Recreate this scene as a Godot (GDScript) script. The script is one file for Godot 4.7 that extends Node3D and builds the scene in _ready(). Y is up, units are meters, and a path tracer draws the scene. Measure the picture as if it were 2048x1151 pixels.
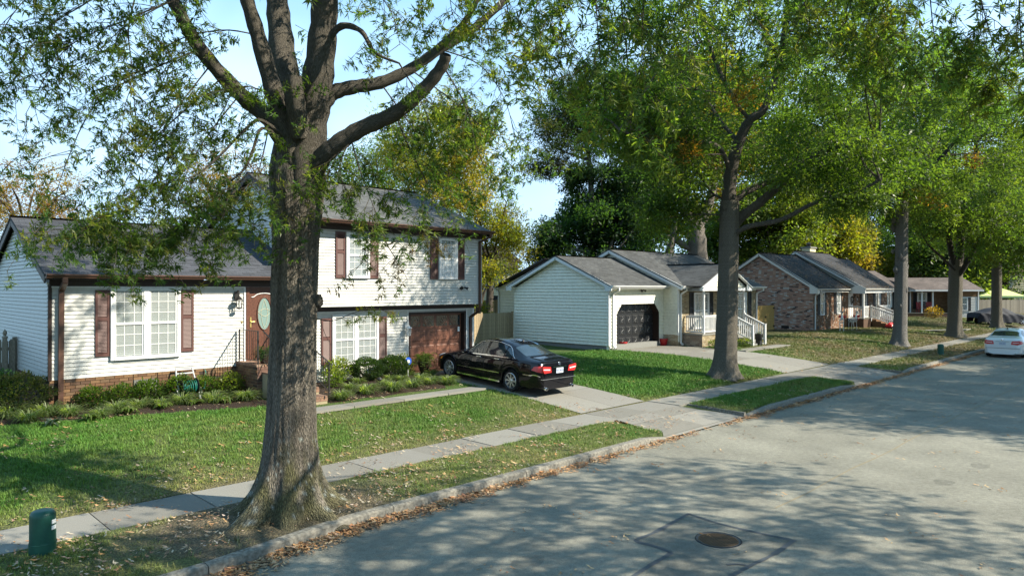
extends Node3D

const EYE := Vector3(0, 3.6, 0)
const FWD := Vector3(0.70710678, 0, -0.70710678)
const SIDE := Vector3(0.70710678, 0, 0.70710678)
const FOCAL := 1400.0
const UX := Vector3(1, 0, 0)
const UY := Vector3(0, 1, 0)
const UZ := Vector3(0, 0, 1)

var rng := RandomNumberGenerator.new()
var M := {}
var origin := Vector3.ZERO
var lumps := FastNoiseLite.new()
var fine := FastNoiseLite.new()


# ---------------------------------------------------------------- geometry
class Shape:
	var v := PackedVector3Array()
	var n := PackedVector3Array()
	var c := PackedColorArray()
	var t := PackedVector2Array()
	var ix := PackedInt32Array()
	var tint := Color.WHITE

	func quad(a: Vector3, b: Vector3, d: Vector3, e: Vector3, out: Vector3) -> void:
		var nn := (b - a).cross(e - a)
		if nn.length_squared() < 1e-14:
			nn = (d - b).cross(e - b)
		if nn.length_squared() < 1e-14:
			return
		nn = nn.normalized()
		var k := v.size()
		v.append_array([a, b, d, e])
		t.append_array([Vector2(0, 0), Vector2(1, 0), Vector2(1, 1), Vector2(0, 1)])
		c.append_array([tint, tint, tint, tint])
		if nn.dot(out) >= 0:
			n.append_array([nn, nn, nn, nn])
			ix.append_array([k, k + 3, k + 2, k, k + 2, k + 1])
		else:
			nn = -nn
			n.append_array([nn, nn, nn, nn])
			ix.append_array([k, k + 1, k + 2, k, k + 2, k + 3])

	func tri(a: Vector3, b: Vector3, d: Vector3, out: Vector3) -> void:
		var nn := (b - a).cross(d - a).normalized()
		var k := v.size()
		v.append_array([a, b, d])
		t.append_array([Vector2(0, 0), Vector2(1, 0), Vector2(0, 1)])
		c.append_array([tint, tint, tint])
		if nn.dot(out) >= 0:
			n.append_array([nn, nn, nn])
			ix.append_array([k, k + 2, k + 1])
		else:
			n.append_array([-nn, -nn, -nn])
			ix.append_array([k, k + 1, k + 2])

	func box(o: Vector3, s: Vector3, b := Basis.IDENTITY) -> void:
		var h := s * 0.5
		var x := b.x * h.x
		var y := b.y * h.y
		var z := b.z * h.z
		quad(o + x - y - z, o + x + y - z, o + x + y + z, o + x - y + z, b.x)
		quad(o - x - y - z, o - x + y - z, o - x + y + z, o - x - y + z, -b.x)
		quad(o + y - x - z, o + y + x - z, o + y + x + z, o + y - x + z, b.y)
		quad(o - y - x - z, o - y + x - z, o - y + x + z, o - y - x + z, -b.y)
		quad(o + z - x - y, o + z + x - y, o + z + x + y, o + z - x + y, b.z)
		quad(o - z - x - y, o - z + x - y, o - z + x + y, o - z - x + y, -b.z)

	# a box between two corners
	func span(a: Vector3, b: Vector3) -> void:
		box((a + b) * 0.5, (b - a).abs())

	# a straight bar of w by h between two points
	func bar(p: Vector3, q: Vector3, w: float, h: float, up := Vector3.UP) -> void:
		var d := (q - p).normalized()
		var s := d.cross(up)
		if s.length() < 0.01:
			s = d.cross(Vector3.RIGHT)
		s = s.normalized()
		box((p + q) * 0.5, Vector3(w, h, (q - p).length()), Basis(s, s.cross(d) * -1.0, d))

	# rows of points joined into a smooth sheet
	func grid(rows: Array, wrap := false, us := 1.0, vs := 1.0, flip := false) -> void:
		var nr := rows.size()
		var nc: int = rows[0].size()
		var k := v.size()
		var vv := 0.0
		for r in nr:
			var row: PackedVector3Array = rows[r]
			var up: PackedVector3Array = rows[maxi(r - 1, 0)]
			var dn: PackedVector3Array = rows[mini(r + 1, nr - 1)]
			var mid := Vector3.ZERO
			for p in row:
				mid += p
			mid /= nc
			if r > 0:
				vv += (row[0] - up[0]).length() * vs
			for i in nc + (1 if wrap else 0):
				var j := i % nc
				var l := (j + nc - 1) % nc if wrap else maxi(j - 1, 0)
				var m := (j + 1) % nc if wrap else mini(j + 1, nc - 1)
				var nn := (row[m] - row[l]).cross(dn[j] - up[j])
				if nn.length_squared() < 1e-16:
					nn = Vector3.UP
				nn = nn.normalized()
				if wrap and nn.dot(row[j] - mid) < 0:
					nn = -nn
				if flip:
					nn = -nn
				v.append(row[j])
				n.append(nn)
				c.append(tint)
				t.append(Vector2(us * i / float(nc), vv))
		var w := nc + (1 if wrap else 0)
		for r in nr - 1:
			for i in w - 1:
				var a := k + r * w + i
				var b := a + 1
				var d := a + w + 1
				var e := a + w
				var gn := (v[b] - v[a]).cross(v[e] - v[a]) + (v[d] - v[b]).cross(v[e] - v[b])
				if gn.dot(n[a] + n[b] + n[d] + n[e]) >= 0:
					ix.append_array([a, e, d, a, d, b])
				else:
					ix.append_array([a, b, d, a, d, e])

	func tube(pts: PackedVector3Array, radii: PackedFloat32Array, sides := 6, us := 1.0) -> void:
		var rows := []
		var side := Vector3.ZERO
		for i in pts.size():
			var d := (pts[mini(i + 1, pts.size() - 1)] - pts[maxi(i - 1, 0)]).normalized()
			if side == Vector3.ZERO:
				side = d.cross(Vector3(0.31, 0.2, 0.93)).normalized()
			side = (side - d * side.dot(d)).normalized()
			var other := d.cross(side)
			var row := PackedVector3Array()
			for k in sides:
				var a := TAU * k / sides
				row.append(pts[i] + (side * cos(a) + other * sin(a)) * radii[i])
			rows.append(row)
		grid(rows, true, us, 1.0)

	# round bar of one thickness with closed ends
	func rod(p: Vector3, q: Vector3, r: float, sides := 6) -> void:
		tube(PackedVector3Array([p, p, q, q]), PackedFloat32Array([0.0001, r, r, 0.0001]), sides)

	func lathe(prof: PackedVector2Array, o: Vector3, sides := 16, axis := Basis.IDENTITY) -> void:
		var rows := []
		for p in prof:
			var row := PackedVector3Array()
			for k in sides:
				var a := TAU * k / sides
				row.append(o + axis * Vector3(cos(a) * p.x, p.y, sin(a) * p.x))
			rows.append(row)
		grid(rows, true)

	func blob(o: Vector3, r: Vector3, sides := 10, rings := 6, rough := 0.0, seeded := 1.0) -> void:
		var rows := []
		for i in rings + 1:
			var e := -PI / 2 + PI * i / rings
			var row := PackedVector3Array()
			for k in sides:
				var a := TAU * k / sides
				var w := 1.0 + rough * sin(a * 3.0 + seeded) * cos(e * 4.0 + seeded * 2.0)
				row.append(o + Vector3(cos(a) * maxf(cos(e), 0.002) * r.x, sin(e) * r.y, sin(a) * maxf(cos(e), 0.002) * r.z) * w)
			rows.append(row)
		grid(rows, true)

	# a convex outline (in s along, y up) pushed back by depth
	func slab(pts: PackedVector2Array, o: Vector3, along: Vector3, normal: Vector3, depth: float, up := Vector3.UP) -> void:
		var f := PackedVector3Array()
		var b := PackedVector3Array()
		var mid := Vector3.ZERO
		for p in pts:
			f.append(o + along * p.x + up * p.y)
			b.append(o + along * p.x + up * p.y - normal * depth)
			mid += f[-1]
		mid /= pts.size()
		for i in range(1, pts.size() - 1):
			tri(f[0], f[i], f[i + 1], normal)
			tri(b[0], b[i], b[i + 1], -normal)
		for i in pts.size():
			var j := (i + 1) % pts.size()
			quad(f[i], f[j], b[j], b[i], (f[i] + f[j]) * 0.5 - mid)

	func leaf(o: Vector3, d: Vector3, side: Vector3, l: float, w: float, fold := 0.25) -> void:
		var nn := d.cross(side).normalized()
		var k := v.size()
		var m := o + d * l * 0.45
		v.append_array([o, m + side * w * 0.5 + nn * w * fold, o + d * l, m - side * w * 0.5 + nn * w * fold])
		var n1 := (v[k + 2] - v[k]).cross(v[k + 1] - v[k]).normalized()
		if n1.dot(nn) < 0:
			n1 = -n1
		n.append_array([nn, nn, nn, nn])
		c.append_array([tint, tint, tint, tint])
		t.append_array([Vector2(0.5, 0), Vector2(1, 0.5), Vector2(0.5, 1), Vector2(0, 0.5)])
		var g := (v[k + 1] - v[k]).cross(v[k + 2] - v[k])
		if g.dot(nn) >= 0:
			ix.append_array([k, k + 2, k + 1, k, k + 3, k + 2])
		else:
			ix.append_array([k, k + 1, k + 2, k, k + 2, k + 3])

	func mesh(shift := Vector3.ZERO) -> ArrayMesh:
		var a := []
		a.resize(Mesh.ARRAY_MAX)
		if shift != Vector3.ZERO:
			var moved := v.duplicate()
			for i in moved.size():
				moved[i] -= shift
			a[Mesh.ARRAY_VERTEX] = moved
		else:
			a[Mesh.ARRAY_VERTEX] = v
		a[Mesh.ARRAY_NORMAL] = n
		a[Mesh.ARRAY_COLOR] = c
		a[Mesh.ARRAY_TEX_UV] = t
		a[Mesh.ARRAY_INDEX] = ix
		var m := ArrayMesh.new()
		m.add_surface_from_arrays(Mesh.PRIMITIVE_TRIANGLES, a)
		return m


func boxed(o: Vector3, s: Vector3, b := Basis.IDENTITY) -> Shape:
	var r := Shape.new()
	r.box(o, s, b)
	return r


func spanned(a: Vector3, b: Vector3) -> Shape:
	var r := Shape.new()
	r.span(a, b)
	return r


# ---------------------------------------------------------------- objects
func thing(called: String, label: String, category: String, at: Vector3, group := "", turn := 0.0) -> Node3D:
	var o := Node3D.new()
	o.name = called
	add_child(o, true)
	o.position = at
	o.rotation.y = turn
	origin = at if turn == 0.0 else Vector3.ZERO
	o.set_meta("label", label)
	o.set_meta("category", category)
	if group:
		o.set_meta("group", group)
	return o


func put(called: String, s: Shape, m: Material, parent: Node, stuff := false) -> MeshInstance3D:
	var o := MeshInstance3D.new()
	o.name = called
	o.mesh = s.mesh(origin)
	o.material_override = m
	parent.add_child(o, true)
	if stuff:
		o.set_meta("kind", "stuff")
	return o


func setting(called: String, s: Shape, m: Material) -> MeshInstance3D:
	origin = Vector3.ZERO
	var o := put(called, s, m, self)
	o.set_meta("kind", "structure")
	return o


# one mesh shown many times; numbers hold twelve of the place and four of the colour
class Many:
	var b := PackedFloat32Array()
	var count := 0

	func add(x: Transform3D, k: Color) -> void:
		var q := x.basis
		var o := x.origin
		b.append_array([q.x.x, q.y.x, q.z.x, o.x, q.x.y, q.y.y, q.z.y, o.y, q.x.z, q.y.z, q.z.z, o.z, k.r, k.g, k.b, 1.0])
		count += 1


func strew(called: String, m: Mesh, many: Many, mat: Material, parent: Node, shift := Vector3.ZERO) -> MultiMeshInstance3D:
	var mm := MultiMesh.new()
	mm.transform_format = MultiMesh.TRANSFORM_3D
	mm.use_colors = true
	mm.mesh = m
	mm.instance_count = many.count
	if shift != Vector3.ZERO:
		for i in many.count:
			many.b[i * 16 + 3] -= shift.x
			many.b[i * 16 + 7] -= shift.y
			many.b[i * 16 + 11] -= shift.z
	mm.buffer = many.b
	var o := MultiMeshInstance3D.new()
	o.name = called
	o.multimesh = mm
	o.material_override = mat
	parent.add_child(o, true)
	o.set_meta("kind", "stuff")
	return o


func copy_of(o: Node3D, label: String, at: Vector3, turn := 0.0) -> Node3D:
	var c: Node3D = o.duplicate()
	c.name = String(o.name).rstrip("0123456789_")
	add_child(c, true)
	c.position = at
	c.rotation.y = turn
	c.set_meta("label", label)
	return c


# ---------------------------------------------------------------- places
# the point seen at that pixel of the 2048 wide photograph, so far along the view
func seen(x: float, y: float, d: float) -> Vector3:
	return EYE + (FWD + SIDE * ((x - 1024.0) / FOCAL) + UY * ((577.0 - y) / FOCAL)) * d


# the kerb line swings a little into the road near the viewer
func kerb_z(x: float) -> float:
	return -9.2 + 0.40 * smoothstep(0.0, 1.0, clampf((6.2 - x) / 3.4, 0.0, 1.0))


func grade(x: float, z: float) -> float:
	if z > kerb_z(x):
		return 0.0
	if z > -11.05:
		return 0.145 + 0.02 * maxf(-9.35 - z, 0.0)
	if z > -12.15:
		return 0.18
	var k := clampf((-12.15 - z) / 7.0, 0.0, 1.0)
	var y := 0.18 + 0.5 * (1.0 - (1.0 - k) * (1.0 - k))
	return y + clampf((-22.0 - z) / 14.0, 0.0, 1.0) * 0.35


# where the line of sight through that pixel meets the ground
func on_ground(x: float, y: float) -> Vector3:
	var g := 0.3
	var p := Vector3.ZERO
	for i in 12:
		p = seen(x, y, (3.6 - g) * FOCAL / (y - 577.0))
		g = grade(p.x, p.z)
	p.y = g
	return p


func rnd(a: float, b: float) -> float:
	return rng.randf_range(a, b)


func curve(pts: Array, steps := 4) -> PackedVector3Array:
	var out := PackedVector3Array()
	var last := pts.size() - 1
	for i in last:
		var p0: Vector3 = pts[maxi(i - 1, 0)]
		var p1: Vector3 = pts[i]
		var p2: Vector3 = pts[i + 1]
		var p3: Vector3 = pts[mini(i + 2, last)]
		for k in steps:
			out.append(p1.cubic_interpolate(p2, p0, p3, k / float(steps)))
	out.append(pts[last])
	return out


func taper(count: int, a: float, b: float) -> PackedFloat32Array:
	var r := PackedFloat32Array()
	for i in count:
		r.append(lerpf(a, b, i / maxf(count - 1.0, 1.0)))
	return r


# ---------------------------------------------------------------- materials
func noise_picture(number: int, frequency: float, octaves: int, low: float, high: float, side := 512, kind := FastNoiseLite.TYPE_SIMPLEX_SMOOTH, warm := 0.0) -> NoiseTexture2D:
	var f := FastNoiseLite.new()
	f.seed = number
	f.frequency = frequency
	f.noise_type = kind
	f.fractal_octaves = octaves
	var t := NoiseTexture2D.new()
	t.width = side
	t.height = side
	t.seamless = true
	t.noise = f
	var g := Gradient.new()
	g.set_color(0, Color(low, low, low * (1.0 - warm)))
	g.set_color(1, Color(high, high * (1.0 - warm * 0.3), high))
	t.color_ramp = g
	return t


func bumps(number: int, frequency: float, octaves: int, side := 512, kind := FastNoiseLite.TYPE_SIMPLEX_SMOOTH) -> NoiseTexture2D:
	return noise_picture(number, frequency, octaves, 0.0, 1.0, side, kind)


func paint(called: String, col: Color, rough: float, tex: Texture2D = null, scale := 1.0, relief: Texture2D = null, cm := 0.0) -> StandardMaterial3D:
	var m := StandardMaterial3D.new()
	m.resource_name = called
	m.albedo_color = col.linear_to_srgb()
	m.roughness = rough
	m.metallic_specular = 0.4
	if tex:
		m.albedo_texture = tex
	if relief:
		m.heightmap_enabled = true
		m.heightmap_texture = relief
		m.heightmap_scale = cm
	if tex or relief:
		m.uv1_triplanar = true
		m.uv1_world_triplanar = true
		m.uv1_scale = Vector3.ONE * scale
	M[called] = m
	return m


func _ready() -> void:
	rng.seed = 20241
	lumps.seed = 5
	lumps.frequency = 0.16
	lumps.fractal_octaves = 3
	fine.seed = 9
	fine.frequency = 0.9
	fine.fractal_octaves = 2
	view_and_light()
	palette()
	ground_and_road()
	first_house()
	second_house()
	third_house()
	fourth_house()
	far_houses()
	fences()
	street_trees()
	background_trees()
	cars()
	flower_beds()
	small_things()
	lawns_and_leaves()


func view_and_light() -> void:
	var cam := Camera3D.new()
	cam.name = "camera"
	cam.fov = rad_to_deg(2.0 * atan(575.5 / FOCAL))
	cam.near = 0.05
	cam.far = 900.0
	add_child(cam)
	cam.position = EYE
	cam.rotation = Vector3(atan(1.5 / FOCAL), -PI / 4, 0)
	cam.current = true

	var sky_look := ProceduralSkyMaterial.new()
	sky_look.sky_top_color = Color(0.37, 0.58, 0.75)
	sky_look.sky_horizon_color = Color(0.68, 0.79, 0.88)
	sky_look.sky_curve = 0.28
	sky_look.sky_energy_multiplier = 0.90
	sky_look.ground_bottom_color = Color(0.25, 0.27, 0.22)
	sky_look.ground_horizon_color = Color(0.55, 0.60, 0.60)
	sky_look.sun_angle_max = 25.0
	sky_look.sun_curve = 0.1
	sky_look.sky_cover = cloud_cover()
	sky_look.sky_cover_modulate = Color(1, 1, 1, 1)
	var sky := Sky.new()
	sky.sky_material = sky_look
	var e := Environment.new()
	e.background_mode = Environment.BG_SKY
	e.sky = sky
	e.tonemap_mode = Environment.TONE_MAPPER_LINEAR
	e.tonemap_exposure = 2.8
	e.sdfgi_enabled = true
	e.ssao_enabled = true
	e.ssil_enabled = true
	var w := WorldEnvironment.new()
	w.name = "world_environment"
	w.environment = e
	add_child(w)

	var sun := DirectionalLight3D.new()
	sun.name = "sun"
	sun.light_energy = 1.35
	sun.light_color = Color(1.0, 0.965, 0.89)
	sun.light_angular_distance = 0.53
	sun.shadow_enabled = true
	add_child(sun)
	var up := deg_to_rad(38.0)
	sun.look_at_from_position(Vector3(0.51 * cos(up), sin(up), 0.86 * cos(up)) * 60.0, Vector3.ZERO)


# thin high cloud, whiter towards the left of the view
func cloud_cover() -> ImageTexture:
	var f := FastNoiseLite.new()
	f.seed = 31
	f.frequency = 1.6
	f.fractal_octaves = 5
	var im := Image.create(512, 256, false, Image.FORMAT_RGBA8)
	for j in 256:
		var el := PI * (0.5 - (j + 0.5) / 256.0)
		for i in 512:
			var az := TAU * (i + 0.5) / 512.0
			var d := Vector3(cos(az) * cos(el), sin(el), sin(az) * cos(el))
			var p := d / (absf(d.y) + 0.25)
			var k := f.get_noise_3d(p.x * 0.7, p.y, p.z * 1.5) * 0.5 + 0.5
			var a := clampf((k - 0.42) * 1.7, 0.0, 1.0) * clampf(el * 6.0, 0.0, 1.0)
			im.set_pixel(i, j, Color(0.85, 0.9, 0.95, a * 0.30))
	return ImageTexture.create_from_image(im)


func palette() -> void:
	var grime := noise_picture(3, 0.03, 5, 0.90, 1.0)
	var speckle := noise_picture(4, 0.20, 3, 0.62, 1.0)
	var streak := noise_picture(6, 0.02, 4, 0.72, 1.0)
	var grit := bumps(7, 0.25, 3)
	var soft := bumps(8, 0.05, 4)
	M.speckle = speckle
	M.grit = grit
	M.grime = grime
	paint("siding_white", Color(0.525, 0.52, 0.485), 0.5, grime, 0.35)
	paint("siding_cream", Color(0.79, 0.775, 0.655), 0.5, grime, 0.3)
	paint("siding_grey", Color(0.42, 0.42, 0.38), 0.55, grime, 0.3)
	paint("siding_far", Color(0.66, 0.60, 0.40), 0.6, grime, 0.3)
	paint("trim_white", Color(0.68, 0.68, 0.67), 0.45, grime, 0.8)
	paint("gutter_white", Color(0.62, 0.60, 0.55), 0.4, grime, 0.9)
	paint("trim_brown", Color(0.030, 0.017, 0.013), 0.5, grime, 0.8)
	paint("gutter_brown", Color(0.085, 0.045, 0.032), 0.35, grime, 0.8)
	paint("shutter_brown", Color(0.095, 0.043, 0.036), 0.5, grime, 1.0)
	paint("shutter_black", Color(0.016, 0.016, 0.017), 0.5)
	paint("door_brown", Color(0.13, 0.052, 0.032), 0.42, streak, 1.2)
	paint("garage_brown", Color(0.23, 0.098, 0.062), 0.5, streak, 1.0)
	paint("garage_black", Color(0.022, 0.023, 0.025), 0.30, grime, 1.0)
	paint("garage_mark", Color(0.16, 0.16, 0.16), 0.4)
	paint("door_red", Color(0.16, 0.03, 0.022), 0.45)
	paint("brass", Color(0.72, 0.50, 0.18), 0.3).metallic = 0.9
	paint("iron", Color(0.018, 0.017, 0.016), 0.45)
	paint("blind", Color(0.50, 0.52, 0.51), 0.6)
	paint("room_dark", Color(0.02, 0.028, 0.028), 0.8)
	paint("frosted", Color(0.16, 0.23, 0.21), 0.25)
	paint("lead", Color(0.45, 0.42, 0.30), 0.35)
	var pane := paint("pane", Color(0.9, 0.97, 0.96), 0.03)
	pane.albedo_color.a = 0.12
	pane.transparency = BaseMaterial3D.TRANSPARENCY_ALPHA
	pane.metallic_specular = 0.5
	paint("mortar", Color(0.42, 0.35, 0.22), 0.9, speckle, 1.5)
	paint("mortar_grey", Color(0.44, 0.38, 0.33), 0.9, speckle, 1.5)
	var brick_tones := [Color(0.20, 0.105, 0.052), Color(0.165, 0.088, 0.048), Color(0.235, 0.135, 0.068), Color(0.125, 0.072, 0.045), Color(0.185, 0.115, 0.066), Color(0.26, 0.15, 0.075), Color(0.065, 0.045, 0.034)]
	for i in 7:
		paint("brick%d" % i, brick_tones[i], 0.85, speckle, 2.0, grit, 0.25)
	var loose := paint("brick_any", Color.WHITE, 0.85, speckle, 2.0)
	loose.vertex_color_use_as_albedo = true
	var sh := paint("shingle", Color.WHITE, 0.92, speckle, 1.6, grit, 0.3)
	sh.vertex_color_use_as_albedo = true
	paint("roof_deck", Color(0.05, 0.05, 0.052), 0.9)
	paint("foundation", Color(0.30, 0.30, 0.28), 0.9, speckle, 0.8, soft, 1.0)
	paint("concrete0", Color(0.285, 0.27, 0.235), 0.85, speckle, 1.1, grit, 0.3)
	paint("concrete1", Color(0.25, 0.235, 0.20), 0.85, speckle, 1.0, grit, 0.3)
	paint("concrete2", Color(0.31, 0.295, 0.255), 0.85, speckle, 1.2, grit, 0.3)
	paint("kerb_stone", Color(0.29, 0.27, 0.225), 0.88, noise_picture(61, 0.03, 5, 0.55, 1.0), 0.8, grit, 0.4)
	var road := paint("asphalt", Color.WHITE, 0.82, road_picture(), 1.0, grit, 0.3)
	road.uv1_scale = Vector3.ONE * 0.62
	road.detail_enabled = true
	road.detail_blend_mode = BaseMaterial3D.BLEND_MODE_MUL
	road.detail_albedo = noise_picture(12, 0.010, 4, 0.84, 1.0)
	road.detail_uv_layer = BaseMaterial3D.DETAIL_UV_2
	road.uv2_triplanar = true
	road.uv2_world_triplanar = true
	road.uv2_scale = Vector3.ONE * 0.09
	paint("crack_seal", Color(0.055, 0.062, 0.070), 0.55)
	var oil := paint("oil_stain", Color(0.05, 0.05, 0.05), 0.6)
	oil.albedo_color.a = 0.14
	oil.transparency = BaseMaterial3D.TRANSPARENCY_ALPHA
	var pt := paint("patch_tone", Color(0.06, 0.07, 0.075), 0.7)
	pt.albedo_color.a = 0.20
	pt.transparency = BaseMaterial3D.TRANSPARENCY_ALPHA
	paint("rusty_seam", Color(0.20, 0.165, 0.105), 0.9)
	paint("cast_iron", Color(0.17, 0.11, 0.065), 0.7, speckle, 4.0).metallic = 0.3
	paint("iron_ring", Color(0.05, 0.055, 0.06), 0.6)
	var soil := paint("lawn_soil", Color.WHITE, 0.95, noise_picture(14, 0.05, 5, 0.45, 1.0), 0.8, soft, 3.0)
	soil.vertex_color_use_as_albedo = true
	paint("mulch", Color(0.095, 0.055, 0.034), 0.95, noise_picture(15, 0.22, 3, 0.3, 1.0), 1.6, grit, 3.0)
	var wood_grain := noise_picture(16, 0.03, 4, 0.60, 1.0, 512, FastNoiseLite.TYPE_SIMPLEX_SMOOTH, 0.08)
	for i in 4:
		var k := 1.0 - 0.11 * i
		var w := paint("fence_tan%d" % i, Color(0.60 * k, 0.47 * k, 0.29 * k), 0.8, wood_grain, 1.0)
		w.uv1_scale = Vector3(5, 0.5, 5)
		w = paint("fence_grey%d" % i, Color(0.40 * k, 0.36 * k, 0.28 * k), 0.85, wood_grain, 1.0)
		w.uv1_scale = Vector3(7, 0.6, 7)
	var nw := paint("new_wood", Color(0.70, 0.47, 0.17), 0.7, wood_grain, 1.0)
	nw.uv1_scale = Vector3(5, 0.5, 5)
	var bark_tex := noise_picture(21, 0.035, 5, 0.36, 1.0, 512, FastNoiseLite.TYPE_SIMPLEX_SMOOTH, 0.06)
	var ridge := FastNoiseLite.new()
	ridge.seed = 22
	ridge.frequency = 0.022
	ridge.fractal_type = FastNoiseLite.FRACTAL_RIDGED
	ridge.fractal_octaves = 4
	var bark_bump := NoiseTexture2D.new()
	bark_bump.width = 512
	bark_bump.height = 512
	bark_bump.seamless = true
	bark_bump.noise = ridge
	var oak := paint("bark_oak", Color.WHITE, 0.92)
	oak.albedo_texture = bark_tex
	oak.heightmap_enabled = true
	oak.heightmap_texture = bark_bump
	oak.heightmap_scale = 5.0
	oak.uv1_scale = Vector3(3.0, 0.65, 1)
	oak.vertex_color_use_as_albedo = true
	var thin := paint("bark_limb", Color.WHITE, 0.9)
	thin.albedo_texture = bark_tex
	thin.heightmap_enabled = true
	thin.heightmap_texture = bark_bump
	thin.heightmap_scale = 1.5
	thin.uv1_scale = Vector3(1.0, 0.6, 1)
	thin.vertex_color_use_as_albedo = true
	var lf := paint("leaf", Color.WHITE, 0.40)
	lf.vertex_color_use_as_albedo = true
	lf.backlight_enabled = true
	lf.backlight = Color(1.15, 1.2, 0.62)
	lf.metallic_specular = 0.5
	var gr := paint("grass_blade", Color.WHITE, 0.6)
	gr.vertex_color_use_as_albedo = true
	gr.backlight_enabled = true
	gr.backlight = Color(0.5, 0.6, 0.3)
	var dead := paint("dead_leaf", Color.WHITE, 0.7)
	dead.vertex_color_use_as_albedo = true
	var black := paint("car_black", Color(0.004, 0.004, 0.006), 0.3)
	black.clearcoat_enabled = true
	black.clearcoat = 0.75
	black.clearcoat_roughness = 0.03
	black.metallic_specular = 0.1
	var white := paint("car_white", Color(0.60, 0.62, 0.62), 0.3)
	white.clearcoat_enabled = true
	white.clearcoat = 1.0
	white.clearcoat_roughness = 0.04
	var maroon := paint("car_maroon", Color(0.075, 0.03, 0.035), 0.3)
	maroon.clearcoat_enabled = true
	maroon.clearcoat = 1.0
	maroon.clearcoat_roughness = 0.05
	var gl := paint("car_glass", Color(0.02, 0.028, 0.03), 0.03)
	gl.metallic_specular = 0.85
	paint("tyre", Color(0.014, 0.014, 0.015), 0.75)
	paint("alloy", Color(0.52, 0.53, 0.55), 0.32).metallic = 0.85
	paint("chrome", Color(0.75, 0.76, 0.78), 0.12).metallic = 1.0
	paint("black_plastic", Color(0.015, 0.015, 0.016), 0.5)
	var red := paint("tail_lens", Color(0.50, 0.012, 0.012), 0.12)
	red.clearcoat_enabled = true
	red.clearcoat = 1.0
	paint("clear_lens", Color(0.62, 0.60, 0.60), 0.12)
	paint("amber_lens", Color(0.75, 0.22, 0.02), 0.2)
	paint("plate", Color(0.46, 0.51, 0.58), 0.4)
	paint("plate_ink", Color(0.05, 0.07, 0.22), 0.5)
	paint("cover_cloth", Color(0.012, 0.015, 0.024), 0.75)
	paint("green_plastic", Color(0.012, 0.075, 0.052), 0.42, grime, 1.5)
	paint("sticker", Color(0.78, 0.78, 0.75), 0.5)
	paint("red_pot", Color(0.33, 0.016, 0.018), 0.3)
	paint("dark_pot", Color(0.030, 0.018, 0.014), 0.35)
	paint("soil", Color(0.04, 0.028, 0.02), 0.95)
	paint("sign_blue", Color(0.02, 0.09, 0.46), 0.4)
	paint("grey_plastic", Color(0.34, 0.35, 0.35), 0.5)
	paint("hose_green", Color(0.012, 0.13, 0.10), 0.45)
	paint("stone", Color(0.20, 0.20, 0.18), 0.9, speckle, 2.0)
	paint("lamp_glass", Color(0.50, 0.50, 0.46), 0.15)
	paint("pale_lamp", Color(0.42, 0.45, 0.46), 0.4)
	paint("ribbon_red", Color(0.50, 0.015, 0.02), 0.5)
	paint("wire_white", Color(0.62, 0.60, 0.54), 0.5)
	paint("tent", Color(0.62, 0.66, 0.26), 0.7)
	paint("chair_red", Color(0.28, 0.035, 0.035), 0.5)


# sealed aggregate: pale stones in a darker binder
func road_picture() -> ImageTexture:
	var r := RandomNumberGenerator.new()
	r.seed = 77
	var im := Image.create(512, 512, false, Image.FORMAT_RGB8)
	var f := FastNoiseLite.new()
	f.seed = 40
	f.frequency = 0.02
	f.fractal_octaves = 3
	for j in 512:
		for i in 512:
			var k := 0.485 + 0.05 * f.get_noise_2d(i, j) + 0.19 * (r.randf() - 0.5)
			if r.randf() < 0.08:
				k += 0.2
			elif r.randf() < 0.06:
				k -= 0.16
			im.set_pixel(i, j, Color(k * 1.0, k * 0.98, k * 0.885))
	return ImageTexture.create_from_image(im)


# ---------------------------------------------------------------- ground
const ZS := [-9.36, -9.8, -10.4, -11.04, -11.06, -11.6, -12.14, -12.16, -12.6, -13.1, -13.6, -14.1, -14.6, -15.1, -15.6, -16.1, -16.6, -17.1, -17.6, -18.1, -18.6, -19.15, -19.6, -20.5, -22.0, -24.5, -27.0, -30.0, -33.0, -36.0, -46.0, -70.0, -120.0, -300.0]


func lawn_colour(x: float, z: float) -> Color:
	var k := lumps.get_noise_2d(x, z)
	var f := fine.get_noise_2d(x, z)
	var dry := 0.15 + 0.55 * k + 0.25 * f
	var leafy := 0.0
	if z > -11.06:
		dry += 0.30
		if x > 19.0 and x < 27.0:
			dry -= 0.30
		if x < 3.0:
			leafy += 0.25
	else:
		dry += 0.55 * clampf(1.0 - (-12.15 - z) / 1.1, 0.0, 1.0)
		if x < 12.0:
			dry += 0.22 * clampf(1.0 - (-12.15 - z) / 3.5, 0.0, 1.0)
	if x > 32.0:
		leafy += clampf((x - 32.0) / 4.0, 0.0, 1.0) * (0.62 + 0.5 * k)
		dry += 0.3
	elif x > 17.0 and z < -12.4:
		dry -= 0.22
	dry = clampf(dry, 0.0, 1.0)
	var lush := Color(0.085, 0.165, 0.024)
	var c := lush.lerp(Color(0.24, 0.215, 0.078), dry)
	c = c.lerp(Color(0.165, 0.115, 0.062), clampf(leafy, 0.0, 0.85))
	var root := Vector2(x - 5.0, z + 10.0).length()
	c = c.lerp(Color(0.185, 0.145, 0.095), clampf((2.5 - root) * 0.9 + f * 0.5, 0.0, 0.9))
	return c


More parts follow.
